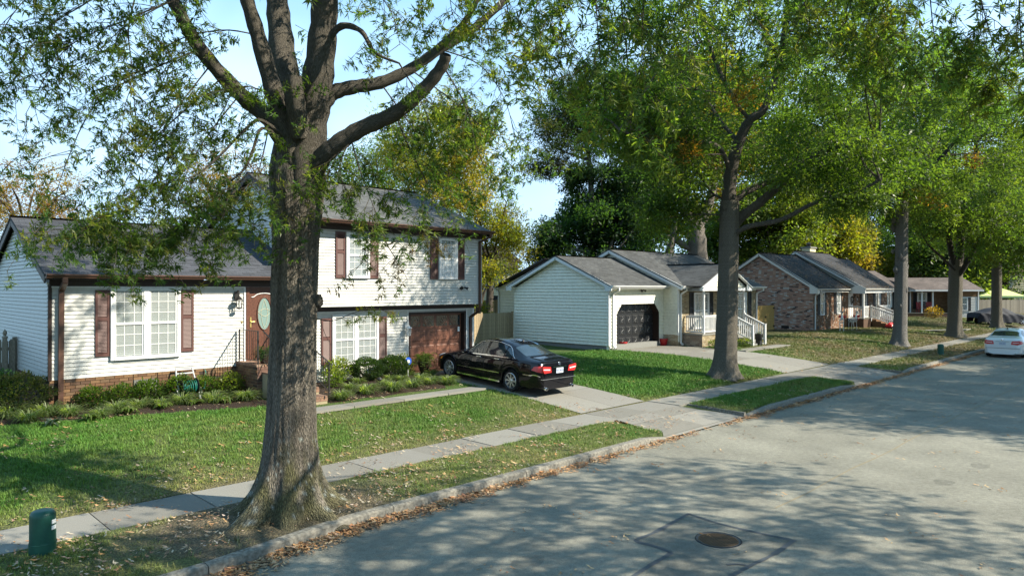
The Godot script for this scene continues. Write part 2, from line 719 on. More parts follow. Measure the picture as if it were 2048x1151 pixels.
func ground_and_road() -> void:
	var xs := [-300.0, -120.0, -50.0, -20.0, -10.0]
	var x := -6.0
	while x < 80.0:
		xs.append(x)
		x += 0.5 if x < 40.0 else 1.0
	xs.append_array([14.5, 14.56, 18.44, 18.5, 27.3, 27.36, 32.4, 32.46, 90.0, 110.0, 150.0, 250.0, 400.0])
	xs.sort()
	var g := Shape.new()
	var all := [300.0, 100.0, 40.0, 15.0, 6.0, 2.0, 0.0, -0.62, -0.64, -5.0, -9.34]
	all.append_array(ZS)
	var w := xs.size()
	for j in all.size():
		for i in w:
			var z: float = all[j]
			var y := -0.06
			if z > -0.63:
				y = 0.15 + clampf((z - 3.0) / 10.0, 0.0, 1.0) * 0.4
			elif z < -9.35:
				y = grade(xs[i], z) - (0.08 if z < -11.05 and z > -12.15 else 0.0)
				if z > -11.05 and apron(xs[i]) > 0.0:
					y = lerpf(y, apron_height(z) - 0.05, apron(xs[i]))
			g.v.append(Vector3(xs[i], y, z))
			g.n.append(Vector3.UP)
			g.c.append(lawn_colour(xs[i], z))
			g.t.append(Vector2(xs[i], z))
	for j in all.size() - 1:
		for i in w - 1:
			var a := j * w + i
			g.ix.append_array([a, a + 1, a + w + 1, a, a + w + 1, a + w])
	# z falls from row to row, so turn the faces up
	for k in range(0, g.ix.size(), 3):
		var n := (g.v[g.ix[k + 2]] - g.v[g.ix[k]]).cross(g.v[g.ix[k + 1]] - g.v[g.ix[k]])
		if n.y < 0:
			var s := g.ix[k + 1]
			g.ix[k + 1] = g.ix[k + 2]
			g.ix[k + 2] = s
	setting("ground", g, M.lawn_soil)

	var r := Shape.new()
	r.quad(Vector3(-120, 0, -9.21), Vector3(260, 0, -9.21), Vector3(260, 0, -0.78), Vector3(-120, 0, -0.78), UY)
	setting("road", r, M.asphalt)
	r = Shape.new()
	var seam := PackedVector3Array()
	for i in 60:
		seam.append(Vector3(11.2 + i * 1.2, 0.004, -5.07 + 0.03 * sin(i * 1.7)))
	ribbon(r, seam, 0.014)
	setting("road_seam", r, M.rusty_seam)
	r = Shape.new()
	var a1 := []
	for p in [[1592, 1081], [1530, 1068], [1440, 1047], [1383, 1029], [1372, 1030], [1310, 1064], [1272, 1080], [1302, 1090], [1336, 1102], [1338, 1108], [1300, 1130], [1245, 1166]]:
		a1.append(on_ground(p[0], p[1]) + UY * 0.004)
	ribbon(r, curve(a1, 3), 0.036)
	a1 = []
	for p in [[1588, 1080], [1548, 1108], [1500, 1131], [1466, 1150], [1420, 1180]]:
		a1.append(on_ground(p[0], p[1]) + UY * 0.006)
	ribbon(r, curve(a1, 3), 0.036)
	a1 = []
	for p in [[1455, 1129], [1480, 1128], [1502, 1133]]:
		a1.append(on_ground(p[0], p[1]) + UY * 0.008)
	ribbon(r, curve(a1, 3), 0.022)
	setting("road_crack_seal", r, M.crack_seal)
	var patch := Shape.new()
	var mid := on_ground(1430, 1084) + UY * 0.002
	var rim := []
	for p in [[1590, 1081], [1440, 1046], [1378, 1030], [1310, 1063], [1272, 1080], [1337, 1103], [1250, 1166], [1330, 1175], [1430, 1175], [1500, 1131]]:
		rim.append(on_ground(p[0], p[1]) + UY * 0.002)
	for i in rim.size():
		patch.tri(mid, rim[i], rim[(i + 1) % rim.size()], UY)
	setting("asphalt_patch", patch, M.patch_tone)
	for i in 26:
		var st := Shape.new()
		var o := Vector3(rnd(3, 40), 0.003 + i * 0.0001, [-6.6, -3.4][i % 2] + rnd(-0.9, 0.9))
		var ring := PackedVector2Array()
		var r0 := rnd(0.05, 0.26)
		for k in 11:
			var a := TAU * k / 11
			ring.append(Vector2(cos(a) * rnd(0.8, 1.5), sin(a) * rnd(0.6, 1.0)) * r0)
		for k in 11:
			st.tri(o, o + Vector3(ring[k].x, 0, ring[k].y), o + Vector3(ring[(k + 1) % 11].x, 0, ring[(k + 1) % 11].y), UY)
		setting("road_stain", st, M.oil_stain)

	# kerb stones, dropped at the two driveways
	origin = Vector3.ZERO
	var kerb := Node3D.new()
	kerb.name = "kerb"
	add_child(kerb)
	kerb.set_meta("kind", "structure")
	var runs := [[-14.8, 14.55], [18.45, 27.35], [32.4, 98.0]]
	for run in runs:
		var s: float = run[0]
		while s < run[1] - 0.3:
			var e := minf(s + 3.05, run[1])
			if run[1] - e < 0.8:
				e = run[1]
			var low0 := 0.035 if s == run[0] and s > 0 else 0.145
			var low1 := 0.035 if e == run[1] and e < 90 else 0.145
			put("kerb_stone", kerb_piece(s + 0.006, e - 0.006, low0, low1), M.kerb_stone, kerb)
			s = e
	var vg := Shape.new()
	for i in 44:
		var xa := -15.0 + i * 0.5
		var za := kerb_z(xa) - 0.16
		var zb := kerb_z(xa + 0.5) - 0.16
		if za > -9.34:
			vg.tint = lawn_colour(xa, -9.4)
			vg.quad(Vector3(xa, 0.142, -9.40), Vector3(xa + 0.5, 0.142, -9.40), Vector3(xa + 0.5, 0.142, zb), Vector3(xa, 0.142, za), UY)
	setting("verge_edge", vg, M.lawn_soil)
	for q in [18.47, 32.43]:
		var kr := Shape.new()
		kr.bar(Vector3(q, 0.07, -9.24), Vector3(q, 0.105, -11.04), 0.09, 0.14)
		put("kerb_return", kr, M.kerb_stone, kerb)
	var far_kerb := Shape.new()
	far_kerb.span(Vector3(-60, -0.05, -0.79), Vector3(160, 0.145, -0.63))
	setting("kerb_across_the_road", far_kerb, M.kerb_stone)

	# pavement slabs
	var walk := Node3D.new()
	walk.name = "sidewalk"
	add_child(walk)
	walk.set_meta("kind", "structure")
	x = -9.0
	var n := 0
	while x < 100.0:
		var skip := (x > 14.2 and x < 17.9) or (x > 27.0 and x < 32.4)
		var dy := rnd(-0.008, 0.008)
		var sl := Shape.new()
		var b := Basis(Vector3(0, 0, 1), rnd(-0.004, 0.004)) * Basis(Vector3(1, 0, 0), rnd(-0.006, 0.006))
		sl.box(Vector3(x + 0.745, 0.13 + dy, -11.6), Vector3(1.478, 0.1, 1.09), b)
		put("paving_slab", sl, M["concrete%d" % (rng.randi() % 3)], walk)
		x += 1.5
		n += 1

	driveway("driveway", [[-19.3, 14.25, 17.15], [-16.6, 14.45, 17.35], [-14.1, 14.65, 17.6], [-12.17, 14.85, 17.85]], [[-11.03, 14.85, 17.85], [-10.4, 14.75, 17.95], [-9.36, 14.55, 18.45], [-9.22, 14.5, 18.5]])
	driveway("driveway_of_second_house", [[-19.9, 26.9, 31.2], [-17.1, 27.1, 31.6], [-14.6, 27.45, 32.0], [-12.17, 27.75, 32.4]], [[-11.03, 27.7, 32.4], [-10.4, 27.6, 32.4], [-9.36, 27.35, 32.4], [-9.22, 27.3, 32.45]])

	# the front walk of the first house and the path to the second porch
	var fw := Node3D.new()
	fw.name = "front_path"
	add_child(fw)
	fw.set_meta("kind", "structure")
	for i in 4:
		var p := Shape.new()
		var xa := 8.2 + i * 1.55
		p.box(Vector3(xa + 0.77, grade(0, -15.8) + 0.005, -15.82), Vector3(1.53, 0.06, 0.82), Basis(Vector3(1, 0, 0), -0.05))
		put("path_slab", p, M["concrete%d" % (i % 3)], fw)
	var pw := Node3D.new()
	pw.name = "porch_path"
	add_child(pw)
	pw.set_meta("kind", "structure")
	for i in 4:
		var p := Shape.new()
		p.box(Vector3(32.2 + i * 1.25, grade(0, -16.2) + 0.0, -16.25), Vector3(1.23, 0.06, 1.0), Basis(Vector3(1, 0, 0), -0.045))
		put("path_slab", p, M["concrete%d" % (i % 3)], pw)
	var tw := Shape.new()
	tw.box(Vector3(58.6, grade(0, -15.0) - 0.01, -15.0), Vector3(1.3, 0.05, 5.4), Basis(Vector3(1, 0, 0), -0.07))
	setting("third_house_path", tw, M.concrete2)

	# mulch of the two planting beds
	var bed := Shape.new()
	var line := [[-5.0, -19.0], [0.0, -18.7], [2.85, -18.35], [4.2, -18.0], [5.6, -17.6], [7.0, -17.2], [8.35, -16.75]]
	var rows := []
	for p in line:
		var row := PackedVector3Array()
		for k in 7:
			var z := lerpf(-19.5, p[1], k / 6.0)
			row.append(Vector3(p[0], grade(0, z) + (0.035 if k < 6 else -0.02) + rnd(0, 0.02), z))
		rows.append(row)
	bed.grid(rows)
	up_only(bed)
	setting("mulch_bed", bed, M.mulch)
	bed = Shape.new()
	rows = []
	for i in 9:
		var row := PackedVector3Array()
		var xx := 9.62 + i * 0.56
		for k in 7:
			var z := lerpf(-19.5, -16.3 - (0.0 if i < 8 else 0.8), k / 6.0)
			row.append(Vector3(xx, grade(0, z) + (0.04 if k < 6 else -0.02) + rnd(0, 0.02), z))
		rows.append(row)
	bed.grid(rows)
	up_only(bed)
	setting("mulch_bed_by_garage", bed, M.mulch)


func apron(x: float) -> float:
	return 1.0 if (x > 14.52 and x < 18.48) or (x > 27.32 and x < 32.44) else 0.0


func apron_height(z: float) -> float:
	return lerpf(0.178, 0.012, pow(clampf((z + 11.03) / 1.8, 0.0, 1.0), 1.4)) + 0.006


func up_only(s: Shape) -> void:
	for i in s.n.size():
		if s.n[i].y < 0:
			s.n[i] = -s.n[i]
	for k in range(0, s.ix.size(), 3):
		var n := (s.v[s.ix[k + 2]] - s.v[s.ix[k]]).cross(s.v[s.ix[k + 1]] - s.v[s.ix[k]])
		if n.y < 0:
			var a := s.ix[k + 1]
			s.ix[k + 1] = s.ix[k + 2]
			s.ix[k + 2] = a


func ribbon(s: Shape, pts: PackedVector3Array, half: float) -> void:
	for i in pts.size() - 1:
		var d := (pts[i + 1] - pts[i]).normalized()
		var o := d.cross(UY) * half * rnd(0.75, 1.2)
		s.quad(pts[i] - o - d * half * 0.3, pts[i] + o - d * half * 0.3, pts[i + 1] + o, pts[i + 1] - o, UY)


func kerb_piece(a: float, b: float, low0: float, low1: float) -> Shape:
	var s := Shape.new()
	var rows := []
	for i in 5:
		var k := i / 4.0
		var x := lerpf(a, b, k)
		var h := 0.145
		if low0 < 0.1:
			h = lerpf(low0, 0.145, clampf(k * 2.2, 0.0, 1.0))
		if low1 < 0.1:
			h = lerpf(low1, h, clampf((1.0 - k) * 2.2, 0.0, 1.0))
		var kz := kerb_z(x)
		rows.append(PackedVector3Array([Vector3(x, -0.05, kz + 0.005), Vector3(x, h - 0.03, kz - 0.015), Vector3(x, h - 0.008, kz - 0.028), Vector3(x, h, kz - 0.05), Vector3(x, h + 0.002, kz - 0.17), Vector3(x, -0.05, kz - 0.18)]))
	for i in 4:
		var p: PackedVector3Array = rows[i]
		var q: PackedVector3Array = rows[i + 1]
		for k in 5:
			var out := Vector3(0, 0.3, 1) if k == 0 else Vector3(0, 1, 1) if k < 3 else Vector3(0, 1, 0) if k == 3 else Vector3(0, 0, -1)
			s.quad(p[k], q[k], q[k + 1], p[k + 1], out)
	for i in [0, 4]:
		var p: PackedVector3Array = rows[i]
		for k in range(1, 5):
			s.tri(p[0], p[k], p[k + 1] if k < 5 else p[0], Vector3(-1 if i == 0 else 1, 0, 0))
	return s


func driveway(called: String, back: Array, front: Array) -> void:
	origin = Vector3.ZERO
	var d := Node3D.new()
	d.name = called
	add_child(d)
	d.set_meta("kind", "structure")
	for part in [back, front]:
		for i in part.size() - 1:
			var p: Array = part[i]
			var q: Array = part[i + 1]
			for h in 2:
				var s := Shape.new()
				var rows := []
				for k in 5:
					var f := lerpf(0.0, 1.0, k / 4.0)
					var z := lerpf(p[0] + 0.006, q[0] - 0.006, f) if p[0] > q[0] else lerpf(p[0] + 0.006, q[0] - 0.006, f)
					var l := lerpf(p[1], q[1], f)
					var r := lerpf(p[2], q[2], f)
					var m := (l + r) / 2
					var y := grade(0, z) + 0.016
					if part == front:
						y = apron_height(z)
					if part == front:
						rows.append(PackedVector3Array([Vector3(l if h == 0 else m, y, z), Vector3(m if h == 0 else r, y, z)]))
					elif h == 0:
						rows.append(PackedVector3Array([Vector3(l, y, z), Vector3(m - 0.006, y, z)]))
					else:
						rows.append(PackedVector3Array([Vector3(m + 0.006, y, z), Vector3(r, y, z)]))
				s.grid(rows)
				up_only(s)
				put("driveway_slab", s, M["concrete%d" % ((i + h) % 3)], d)


# ---------------------------------------------------------------- building parts
func siding(wall: Node, p: Vector3, along: Vector3, normal: Vector3, y0: float, y1: float, course: float, mat: Material, ext: Callable) -> void:
	var y := y0
	while y < y1 - 0.02:
		var yt := minf(y + course, y1)
		var a: Vector2 = ext.call(y)
		var b: Vector2 = ext.call(yt)
		if a.y - a.x > 0.05:
			var s := Shape.new()
			var lip := 0.008 + course * 0.17
			var q0 := p + UY * (y - p.y) + normal * lip
			var q1 := p + UY * (y + (yt - y) * 0.86 - p.y) + normal * 0.005
			if b.y < b.x:
				b = Vector2((b.x + b.y) / 2, (b.x + b.y) / 2)
			s.quad(q0 + along * a.x, q0 + along * a.y, q1 + along * b.y, q1 + along * b.x, normal)
			s.quad(q0 + along * a.x, q0 + along * a.y, q0 + along * a.y - normal * lip, q0 + along * a.x - normal * lip, -UY)
			s.quad(q1 + along * b.x, q1 + along * b.y, q1 + along * b.y - normal * 0.02, q1 + along * b.x - normal * 0.02, UY)
			put("siding_plank", s, mat, wall)
		y = yt


func flat_ext(a: float, b: float) -> Callable:
	return func(_y: float) -> Vector2: return Vector2(a, b)


func gable_ext(a: float, b: float, eave: float, ridge_s: float, ridge_y: float) -> Callable:
	return func(y: float) -> Vector2:
		if y <= eave:
			return Vector2(a, b)
		var k := clampf((y - eave) / (ridge_y - eave), 0.0, 1.0)
		return Vector2(lerpf(a, ridge_s, k), lerpf(b, ridge_s, k))


func bricks(wall: Node, p: Vector3, along: Vector3, normal: Vector3, rows: int, bl: float, bh: float, ext: Callable, single: bool, tones: Array, odd := 0.0, y0 := 0.0) -> void:
	var joint := 0.011
	var many := Many.new()
	var unit := boxed(Vector3.ZERO, Vector3.ONE).mesh()
	for r in rows:
		var y := y0 + r * bh
		var e: Vector2 = ext.call(p.y + y + bh * 0.5)
		var s := e.x - (0.5 * bl if r % 2 else 0.0)
		while s < e.y - 0.02:
			var a := maxf(s, e.x)
			var b := minf(s + bl, e.y)
			s += bl
			if b - a < 0.03:
				continue
			var o := p + along * ((a + b) / 2) + UY * (y + bh * 0.5) + normal * (0.012 + rnd(-0.003, 0.003))
			var bs := Basis(along * (b - a - joint), UY * (bh - joint), normal * 0.05)
			if single:
				var m := MeshInstance3D.new()
				m.name = "brick"
				m.mesh = unit
				var pick := rng.randi() % 6
				if rng.randf() < odd:
					pick = 6
				m.material_override = M["brick%d" % pick]
				wall.add_child(m, true)
				m.transform = Transform3D(bs, o - normal * 0.02 - origin)
			else:
				var c: Color = tones[rng.randi() % tones.size()]
				c = c * rnd(0.8, 1.18)
				many.add(Transform3D(bs, o - normal * 0.02 - origin), c)
	if not single:
		strew("brickwork", unit, many, M.brick_any, wall)


func window(house: Node, p: Vector3, along: Vector3, normal: Vector3, w: float, h: float, units: int, cols: int, rows: int, blinds := true, frame_mat := "trim_white") -> Node3D:
	var g := Node3D.new()
	g.name = "window"
	house.add_child(g, true)
	var B := Basis(along, UY, normal)
	var at := func(s: float, y: float, o: float) -> Vector3: return p + along * s + UY * y + normal * (0.022 + o)
	var f := Shape.new()
	var fw := minf(0.085, w * 0.09)
	f.box(at.call(fw / 2, h / 2, 0.035), Vector3(fw, h, 0.07), B)
	f.box(at.call(w - fw / 2, h / 2, 0.035), Vector3(fw, h, 0.07), B)
	f.box(at.call(w / 2, h - fw / 2, 0.034), Vector3(w - fw * 2, fw, 0.068), B)
	f.box(at.call(w / 2, fw / 2, 0.042), Vector3(w - fw * 2, fw, 0.084), B)
	var inner := (w - fw * 2 - 0.13 * (units - 1)) / units
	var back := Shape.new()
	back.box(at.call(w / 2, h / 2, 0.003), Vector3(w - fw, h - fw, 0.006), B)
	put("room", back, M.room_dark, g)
	var panes := Shape.new()
	var mun := Shape.new()
	var bl := Shape.new()
	for u in units:
		var x0 := fw + u * (inner + 0.13)
		if u > 0:
			f.box(at.call(x0 - 0.065, h / 2, 0.034), Vector3(0.13, h - fw * 2, 0.068), B)
		var ih := h - fw * 2
		f.box(at.call(x0 + inner / 2, fw + ih / 2, 0.03), Vector3(inner, 0.055, 0.05), B)
		for half in 2:
			var y0 := fw + half * ih / 2
			var hh := ih / 2
			var out := 0.030 if half else 0.024
			f.box(at.call(x0 + 0.02, y0 + hh / 2, out), Vector3(0.04, hh, 0.03), B)
			f.box(at.call(x0 + inner - 0.02, y0 + hh / 2, out), Vector3(0.04, hh, 0.03), B)
			panes.box(at.call(x0 + inner / 2, y0 + hh / 2, out + 0.002), Vector3(inner - 0.07, hh - 0.02, 0.002), B)
			for k in range(1, cols):
				mun.box(at.call(x0 + inner * k / cols, y0 + hh / 2, out + 0.004), Vector3(0.013, hh - 0.03, 0.010), B)
			for k in range(1, rows):
				mun.box(at.call(x0 + inner / 2, y0 + hh * k / rows, out + 0.004), Vector3(inner - 0.08, 0.013, 0.009), B)
		if blinds:
			var y := fw + 0.03
			while y < fw + ih - 0.02:
				var tilt := 0.011 + rnd(-0.003, 0.003)
				bl.quad(at.call(x0 + 0.02, y, 0.010), at.call(x0 + inner - 0.02, y, 0.010), at.call(x0 + inner - 0.02, y + tilt, 0.020), at.call(x0 + 0.02, y + tilt, 0.020), normal)
				y += 0.049
	put("frame", f, M[frame_mat], g)
	put("pane", panes, M.pane, g)
	if mun.v.size():
		put("muntin_bars", mun, M[frame_mat], g)
	if blinds:
		put("blind", bl, M.blind, g)
	return g


func shutter(house: Node, p: Vector3, along: Vector3, normal: Vector3, w: float, h: float, mat: String) -> void:
	var B := Basis(along, UY, normal)
	var at := func(s: float, y: float, o: float) -> Vector3: return p + along * s + UY * y + normal * (0.02 + o)
	var f := Shape.new()
	var st := w * 0.16
	f.box(at.call(st / 2, h / 2, 0.016), Vector3(st, h, 0.032), B)
	f.box(at.call(w - st / 2, h / 2, 0.016), Vector3(st, h, 0.032), B)
	for yy in [0.04, h * 0.56, h - 0.04]:
		f.box(at.call(w / 2, yy, 0.015), Vector3(w - st * 2, 0.085, 0.03), B)
	f.box(at.call(w / 2, h / 2, 0.003), Vector3(w - st * 2, h - 0.05, 0.006), B)
	var m := put("shutter", f, M[mat], house)
	var l := Shape.new()
	var y := 0.1
	while y < h - 0.1:
		if absf(y - h * 0.56) > 0.055:
			l.quad(at.call(st, y, 0.024), at.call(w - st, y, 0.024), at.call(w - st, y + 0.03, 0.009), at.call(st, y + 0.03, 0.009), normal)
		y += 0.034
	put("louvers", l, M[mat], m, true)


# one slope: eave a to b, ridge c (over b) to d (over a)
func roof_slope(house: Node, a: Vector3, b: Vector3, c: Vector3, d: Vector3, tone: Color, tab := 0.31, rowh := 0.145) -> void:
	var up := (b - a).cross(d - a).normalized()
	if up.y < 0:
		up = -up
	var deck := Shape.new()
	var k := up * 0.05
	deck.quad(a - k * 0.2, b - k * 0.2, c - k * 0.2, d - k * 0.2, up)
	deck.quad(a - k, b - k, c - k, d - k, -up)
	deck.quad(a, b, b - k, a - k, (a - d))
	deck.quad(b, c, c - k, b - k, (b - a))
	deck.quad(c, d, d - k, c - k, (d - a))
	deck.quad(d, a, a - k, d - k, (a - b))
	var m := put("roof", deck, M.roof_deck, house)
	var many := Many.new()
	var unit := boxed(Vector3.ZERO, Vector3.ONE).mesh()
	var run := ((d - a) + (c - b)).length() / 2
	var n := int(ceil(run / rowh))
	for r in n:
		var f := (r + 0.5) / n
		var l := a.lerp(d, f)
		var q := b.lerp(c, f)
		var x := (q - l)
		var wide := x.length()
		if wide < 0.05:
			continue
		x = x / wide
		var z := x.cross(up)
		if z.dot(d - a) < 0:
			z = -z
		var tilt := (z - up * 0.055).normalized()
		var nn := (up + z * 0.055).normalized()
		var s := -0.5 * tab if r % 2 else 0.0
		s -= rnd(0, 0.06)
		while s < wide - 0.01:
			var s0 := maxf(s, 0.0)
			var s1 := minf(s + tab, wide)
			s += tab
			if s1 - s0 < 0.02:
				continue
			var o := l + x * ((s0 + s1) / 2) + up * (0.010 + rnd(0, 0.002))
			var g := rnd(0.72, 1.2) * (1.0 + 0.35 * lumps.get_noise_2d(o.x * 2.0 + o.y, o.z * 2.0))
			many.add(Transform3D(Basis(x * (s1 - s0 - 0.006), nn * 0.008, tilt * rowh * 1.12), o - origin), Color(tone.r * g, tone.g * g, tone.b * g))
	strew("shingles", unit, many, M.shingle, m)
	if (c - d).length() < 0.1:
		return
	var cap := Shape.new()
	var cx := (c - d).normalized()
	var steps := int((c - d).length() / 0.22) + 1
	for i in steps:
		var o := d.lerp(c, (i + 0.5) / steps)
		cap.box(o + UY * 0.022 + UY * 0.004 * (i % 2), Vector3((c - d).length() / steps * 1.15, 0.012, 0.26), Basis(cx, UY, cx.cross(UY)))
	cap.tint = tone
	for i in cap.c.size():
		cap.c[i] = tone * 0.8
	put("ridge_cap", cap, M.shingle, m)


func gutter(house: Node, a: Vector3, b: Vector3, out: Vector3, mat: String) -> void:
	var s := Shape.new()
	var d := (b - a).normalized()
	var rows := []
	for p in [a, b]:
		rows.append([p + out * 0.0, p + out * 0.0 - UY * 0.10, p + out * 0.075 - UY * 0.10, p + out * 0.095 - UY * 0.05, p + out * 0.125 - UY * 0.035, p + out * 0.125, p + out * 0.112, p + out * 0.112 - UY * 0.03, p + out * 0.01 - UY * 0.08])
	var mid: Vector3 = a + out * 0.06 - UY * 0.06
	for i in 8:
		var o: Vector3 = (rows[0][i] + rows[0][i + 1]) * 0.5 - mid
		if i > 5:
			o = -o
		s.quad(rows[0][i], rows[1][i], rows[1][i + 1], rows[0][i + 1], o)
	for e in 2:
		var q: Array = rows[e]
		s.quad(q[0], q[1], q[2], q[3], d * (1 if e else -1))
		s.quad(q[0], q[3], q[4], q[5], d * (1 if e else -1))
	put("gutter", s, M[mat], house)


func downspout(house: Node, pts: Array, mat: String, w := 0.085, h := 0.06) -> void:
	var s := Shape.new()
	for i in pts.size() - 1:
		var p: Vector3 = pts[i]
		var q: Vector3 = pts[i + 1]
		var d := (q - p).normalized()
		s.bar(p - d * 0.01, q + d * 0.01, w * (1.0 + 0.02 * (i % 2)), h * (1.0 + 0.02 * (i % 2)), UZ if absf(d.y) > 0.5 else UY)
	put("downspout", s, M[mat], house)


func boards(house: Node, called: String, pairs: Array, w: float, h: float, mat: String, up := Vector3.UP) -> void:
	for p in pairs:
		var s := Shape.new()
		s.bar(p[0], p[1], w, h, up)
		put(called, s, M[mat], house)


func lantern(house: Node, p: Vector3, mat: String, size := 1.0) -> void:
	var g := Shape.new()
	var k := size
	g.box(p + Vector3(0, 0.12, 0.03) * k, Vector3(0.11, 0.2, 0.04) * k)
	g.tube(curve([p + Vector3(0, 0.15, 0.04) * k, p + Vector3(0, 0.24, 0.09) * k, p + Vector3(0, 0.22, 0.16) * k, p + Vector3(0, 0.12, 0.17) * k], 4), taper(13, 0.012 * k, 0.012 * k), 6)
	g.lathe(PackedVector2Array([Vector2(0.005, 0.16), Vector2(0.025, 0.13), Vector2(0.06, 0.09), Vector2(0.118, 0.035), Vector2(0.118, 0.025), Vector2(0.004, 0.025)]), p + Vector3(0, -0.02, 0.17) * k, 8)
	for i in 6:
		var a := TAU * i / 6
		g.rod(p + Vector3(cos(a) * 0.082, -0.01, 0.17 + sin(a) * 0.082) * k, p + Vector3(cos(a) * 0.06, -0.22, 0.17 + sin(a) * 0.06) * k, 0.008 * k, 5)
	g.lathe(PackedVector2Array([Vector2(0.004, -0.26), Vector2(0.03, -0.245), Vector2(0.075, -0.235), Vector2(0.075, -0.215), Vector2(0.004, -0.215)]), p + Vector3(0, 0, 0.17) * k, 8)
	var m := put("wall_lantern", g, M[mat], house)
	var gl := Shape.new()
	gl.lathe(PackedVector2Array([Vector2(0.055, -0.21), Vector2(0.078, -0.01)]), p + Vector3(0, 0, 0.17) * k, 6)
	put("lantern_glass", gl, M.pane, m)
	var bulb := Shape.new()
	bulb.blob(p + Vector3(0, -0.1, 0.17) * k, Vector3(0.022, 0.05, 0.022) * k, 8, 5)
	put("candle_bulb", bulb, M.lamp_glass, m)


func floodlight(house: Node, p: Vector3, mat: String) -> void:
	var s := Shape.new()
	s.lathe(PackedVector2Array([Vector2(0.002, 0.0), Vector2(0.06, 0.0), Vector2(0.06, 0.03), Vector2(0.002, 0.03)]), p, 12, Basis(UX, UZ, -UY))
	for k in [-1.0, 1.0]:
		var d := Vector3(k * 0.75, -0.35, 0.6).normalized()
		var b := Basis(d.cross(UY).normalized(), d, d.cross(UY).normalized().cross(d))
		s.rod(p + UZ * 0.03, p + Vector3(k * 0.06, 0.02, 0.08), 0.014)
		s.lathe(PackedVector2Array([Vector2(0.002, -0.02), Vector2(0.03, 0.0), Vector2(0.035, 0.07), Vector2(0.062, 0.14), Vector2(0.055, 0.145), Vector2(0.002, 0.12)]), p + Vector3(k * 0.06, 0.02, 0.08), 10, b)
	put("floodlight", s, M[mat], house)


# iron or wooden railing: rail line given by two points at the floor, posts at both ends
func railing(house: Node, a: Vector3, b: Vector3, h: float, pitch: float, bar_r: float, mat: String, post0 := true, post1 := true, wood := false, low := 0.1) -> void:
	var g := Node3D.new()
	g.name = "railing"
	house.add_child(g, true)
	var s := Shape.new()
	var t := Shape.new()
	if wood:
		s.bar(a + UY * h, b + UY * h, 0.09, 0.045)
		s.bar(a + UY * (h - 0.06), b + UY * (h - 0.06), 0.04, 0.06)
		t.bar(a + UY * low, b + UY * low, 0.05, 0.06)
	else:
		s.bar(a + UY * h, b + UY * h, 0.035, 0.016)
		t.bar(a + UY * low, b + UY * low, 0.022, 0.012)
	put("handrail", s, M[mat], g)
	put("bottom_rail", t, M[mat], g)
	var n := int((b - a).length() / pitch)
	for i in n:
		var p := a.lerp(b, (i + 0.5) / n)
		var k := Shape.new()
		if wood:
			k.span(p + Vector3(-bar_r, low, -bar_r), p + Vector3(bar_r, h - 0.05, bar_r))
		else:
			k.rod(p + UY * low, p + UY * h, bar_r, 5)
		put("baluster", k, M[mat], g)
	for e in [[post0, a], [post1, b]]:
		if e[0]:
			var k := Shape.new()
			var p: Vector3 = e[1]
			if wood:
				k.span(p + Vector3(-0.05, -0.25, -0.05), p + Vector3(0.05, h + 0.03, 0.05))
				k.span(p + Vector3(-0.065, h + 0.03, -0.065), p + Vector3(0.065, h + 0.055, 0.065))
			else:
				k.span(p + Vector3(-0.014, 0.0, -0.014), p + Vector3(0.014, h + 0.01, 0.014))
			put("post", k, M[mat], g)


